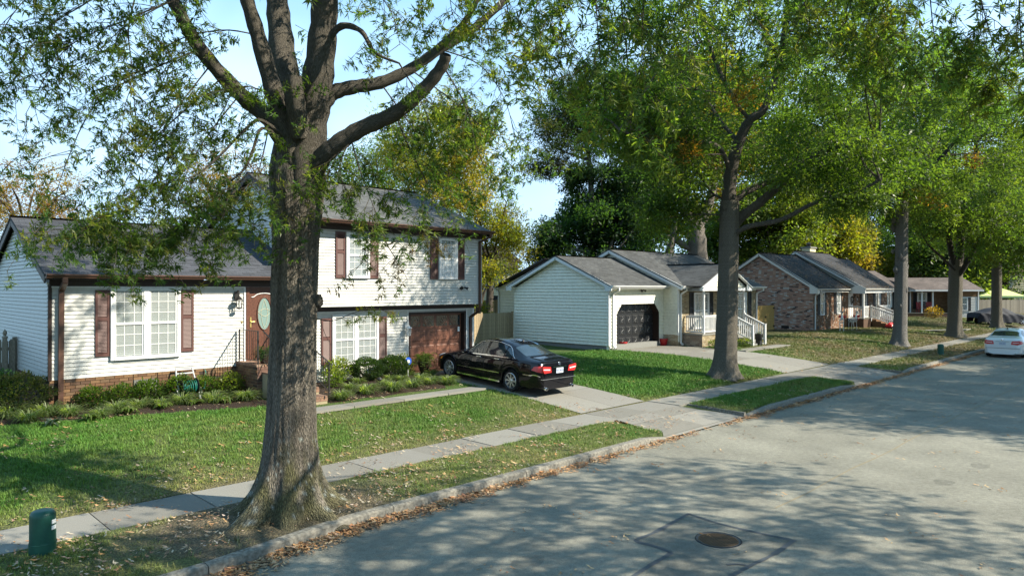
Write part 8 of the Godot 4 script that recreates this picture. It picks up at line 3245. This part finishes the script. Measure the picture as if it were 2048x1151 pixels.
func sow(called: String, label: String, x0: float, x1: float, z0: float, z1: float, per_m2: float, mesh: Mesh, size: float) -> void:
	var many := Many.new()
	var n := int((x1 - x0) * absf(z1 - z0) * per_m2)
	for i in n:
		var x := rnd(x0, x1)
		var z := rnd(z0, z1)
		if on_hard(x, z) or in_bed(x, z):
			continue
		var root := Vector2(x - 5.1, z + 9.9).length()
		if root < 1.0 or (root < 2.4 and rng.randf() < 0.85 - 0.3 * (root - 1.0)):
			continue
		var c := lawn_colour(x, z)
		var thin := clampf((c.r - 0.10) * 9.0, 0.0, 0.7)
		if rng.randf() < thin:
			continue
		var k := rnd(0.8, 1.25)
		c = Color(c.r * k * rnd(0.9, 1.15), c.g * k * 1.12, c.b * k)
		var s := size * rnd(0.7, 1.25)
		if rng.randf() < 0.035:
			s *= 1.7
			c = Color(c.r * 0.7, c.g * 0.9, c.b * 0.8)
		var a := rnd(0, TAU)
		many.add(Transform3D(Basis(UY, a).scaled(Vector3(s, s * rnd(0.7, 1.2), s)), Vector3(x, grade(x, z) - 0.006, z)), c)
	var o := strew(called, mesh, many, M.grass_blade, self)
	o.set_meta("label", label)
	o.set_meta("category", "grass")


func lawns_and_leaves() -> void:
	origin = Vector3.ZERO
	var near := tuft_mesh(12, 0.05, 0.060, 0.0035)
	var mid := tuft_mesh(14, 0.09, 0.065, 0.006)
	var far := tuft_mesh(14, 0.16, 0.075, 0.011)
	sow("grass", "mown lawn before the white house", -4.0, 14.9, -12.2, -19.0, 330, near, 1.0)
	sow("grass", "worn leafy verge grass around the huge oak", -4.0, 14.6, -8.95, -11.03, 380, near, 0.85)
	sow("grass", "bright green lawn between the two driveways", 16.7, 27.8, -12.2, -20.6, 190, mid, 1.0)
	sow("grass", "verge grass between the two driveways", 18.3, 27.5, -9.4, -11.03, 260, mid, 0.9)
	sow("grass", "leaf strewn thin lawn before the brick house", 31.0, 66.0, -12.2, -19.4, 60, far, 0.9)
	sow("grass", "verge grass beyond the second driveway", 32.4, 62.0, -9.4, -11.03, 90, far, 0.8)
	sow("grass", "lawn before the corner house", 62.0, 92.0, -9.6, -24.0, 22, far, 1.2)
	# fallen leaves
	var lf := [fallen_mesh(5, 0.12, 0.085), fallen_mesh(4, 0.16, 0.10)]
	var drift := fallen_mesh(14, 0.10, 0.085)
	var tones := [Color(0.36, 0.19, 0.075), Color(0.42, 0.25, 0.11), Color(0.26, 0.14, 0.07), Color(0.48, 0.33, 0.18), Color(0.30, 0.20, 0.13), Color(0.36, 0.29, 0.20), Color(0.20, 0.11, 0.06)]
	var gut := Many.new()
	var x := -3.0
	while x < 62.0:
		var k := 0.6 + 0.5 * lumps.get_noise_2d(x * 2.0, 40.0)
		if x > 2.5 and x < 8.5:
			k += 0.5
		if x > 14.6 and x < 18.4:
			k *= 0.55
		var n := int(clampf(k, 0.1, 1.3) * 5.0)
		for i in n:
			var z := kerb_z(x) + 0.03 + absf(rng.randfn()) * 0.085 * (0.6 + k)
			gut.add(Transform3D(Basis(UY, rnd(0, TAU)) * rnd(0.7, 1.15), Vector3(x + rnd(-0.1, 0.1), rnd(0.0, 0.025), z)), tones[rng.randi() % 4])
		x += 0.13
	var o := strew("leaf_drift", drift, gut, M.dead_leaf, self)
	o.set_meta("label", "drift of orange brown leaves along the foot of the kerb")
	o.set_meta("category", "leaves")
	for w in 2:
		var many := Many.new()
		for i in 5200:
			var xx := rnd(-4.0, 62.0)
			if rng.randf() < 0.5:
				xx = rnd(-4.0, 16.0)
			var z := rnd(-9.4, -19.2)
			var p := 0.22
			if z > -11.04:
				p = 0.75 if xx < 10.0 else 0.3
			elif z > -12.15:
				p = 0.14
			else:
				p = 0.06 + 0.5 * clampf(1.0 - (-12.15 - z) / 1.2, 0.0, 1.0) + (0.14 * clampf(1.0 - (-12.15 - z) / 4.0, 0.0, 1.0) if xx < 12.0 else 0.0)
			if xx > 33.0 and z < -12.0:
				p = 0.75 + 0.4 * lumps.get_noise_2d(xx, z)
			if in_bed(xx, z):
				p = 0.3
			p += 0.3 * fine.get_noise_2d(xx * 0.5, z * 0.5)
			if rng.randf() > p:
				continue
			var c: Color = tones[rng.randi() % 7]
			if rng.randf() < 0.25:
				c = Color(0.38, 0.32, 0.24)
			var y := grade(xx, z) + (0.03 if not on_hard(xx, z) else 0.012)
			many.add(Transform3D(Basis(UY, rnd(0, TAU)) * rnd(0.6, 1.0), Vector3(xx, y, z)), c)
		for i in 500:
			var z := rnd(-9.0, -1.5)
			if rng.randf() < 0.75:
				continue
			many.add(Transform3D(Basis(UY, rnd(0, TAU)) * rnd(0.6, 0.9), Vector3(rnd(1.0, 45.0), 0.004, z)), tones[rng.randi() % 4])
		# leaves lodged on the brick house roof edge
		for i in 500:
			var f := pow(rng.randf(), 2.5)
			var up := rng.randf() < 0.5
			var xx := rnd(49.2, 55.4) if up else rnd(55.6, 62.0)
			var a := Vector3(xx, 3.66, -19.25).lerp(Vector3(xx, 6.31, -23.45), f) if up else Vector3(xx, 3.68, -18.25).lerp(Vector3(xx, 6.68, -23.45), f)
			many.add(Transform3D(Basis(UX, -0.55) * 1.2, a), tones[rng.randi() % 6])
		o = strew("fallen_leaves", lf[w], many, M.dead_leaf, self)
		o.set_meta("label", ["scattered brown oak leaves on grass, walks and road", "scattered tan oak leaves on grass, walks and road"][w])
		o.set_meta("category", "leaves")
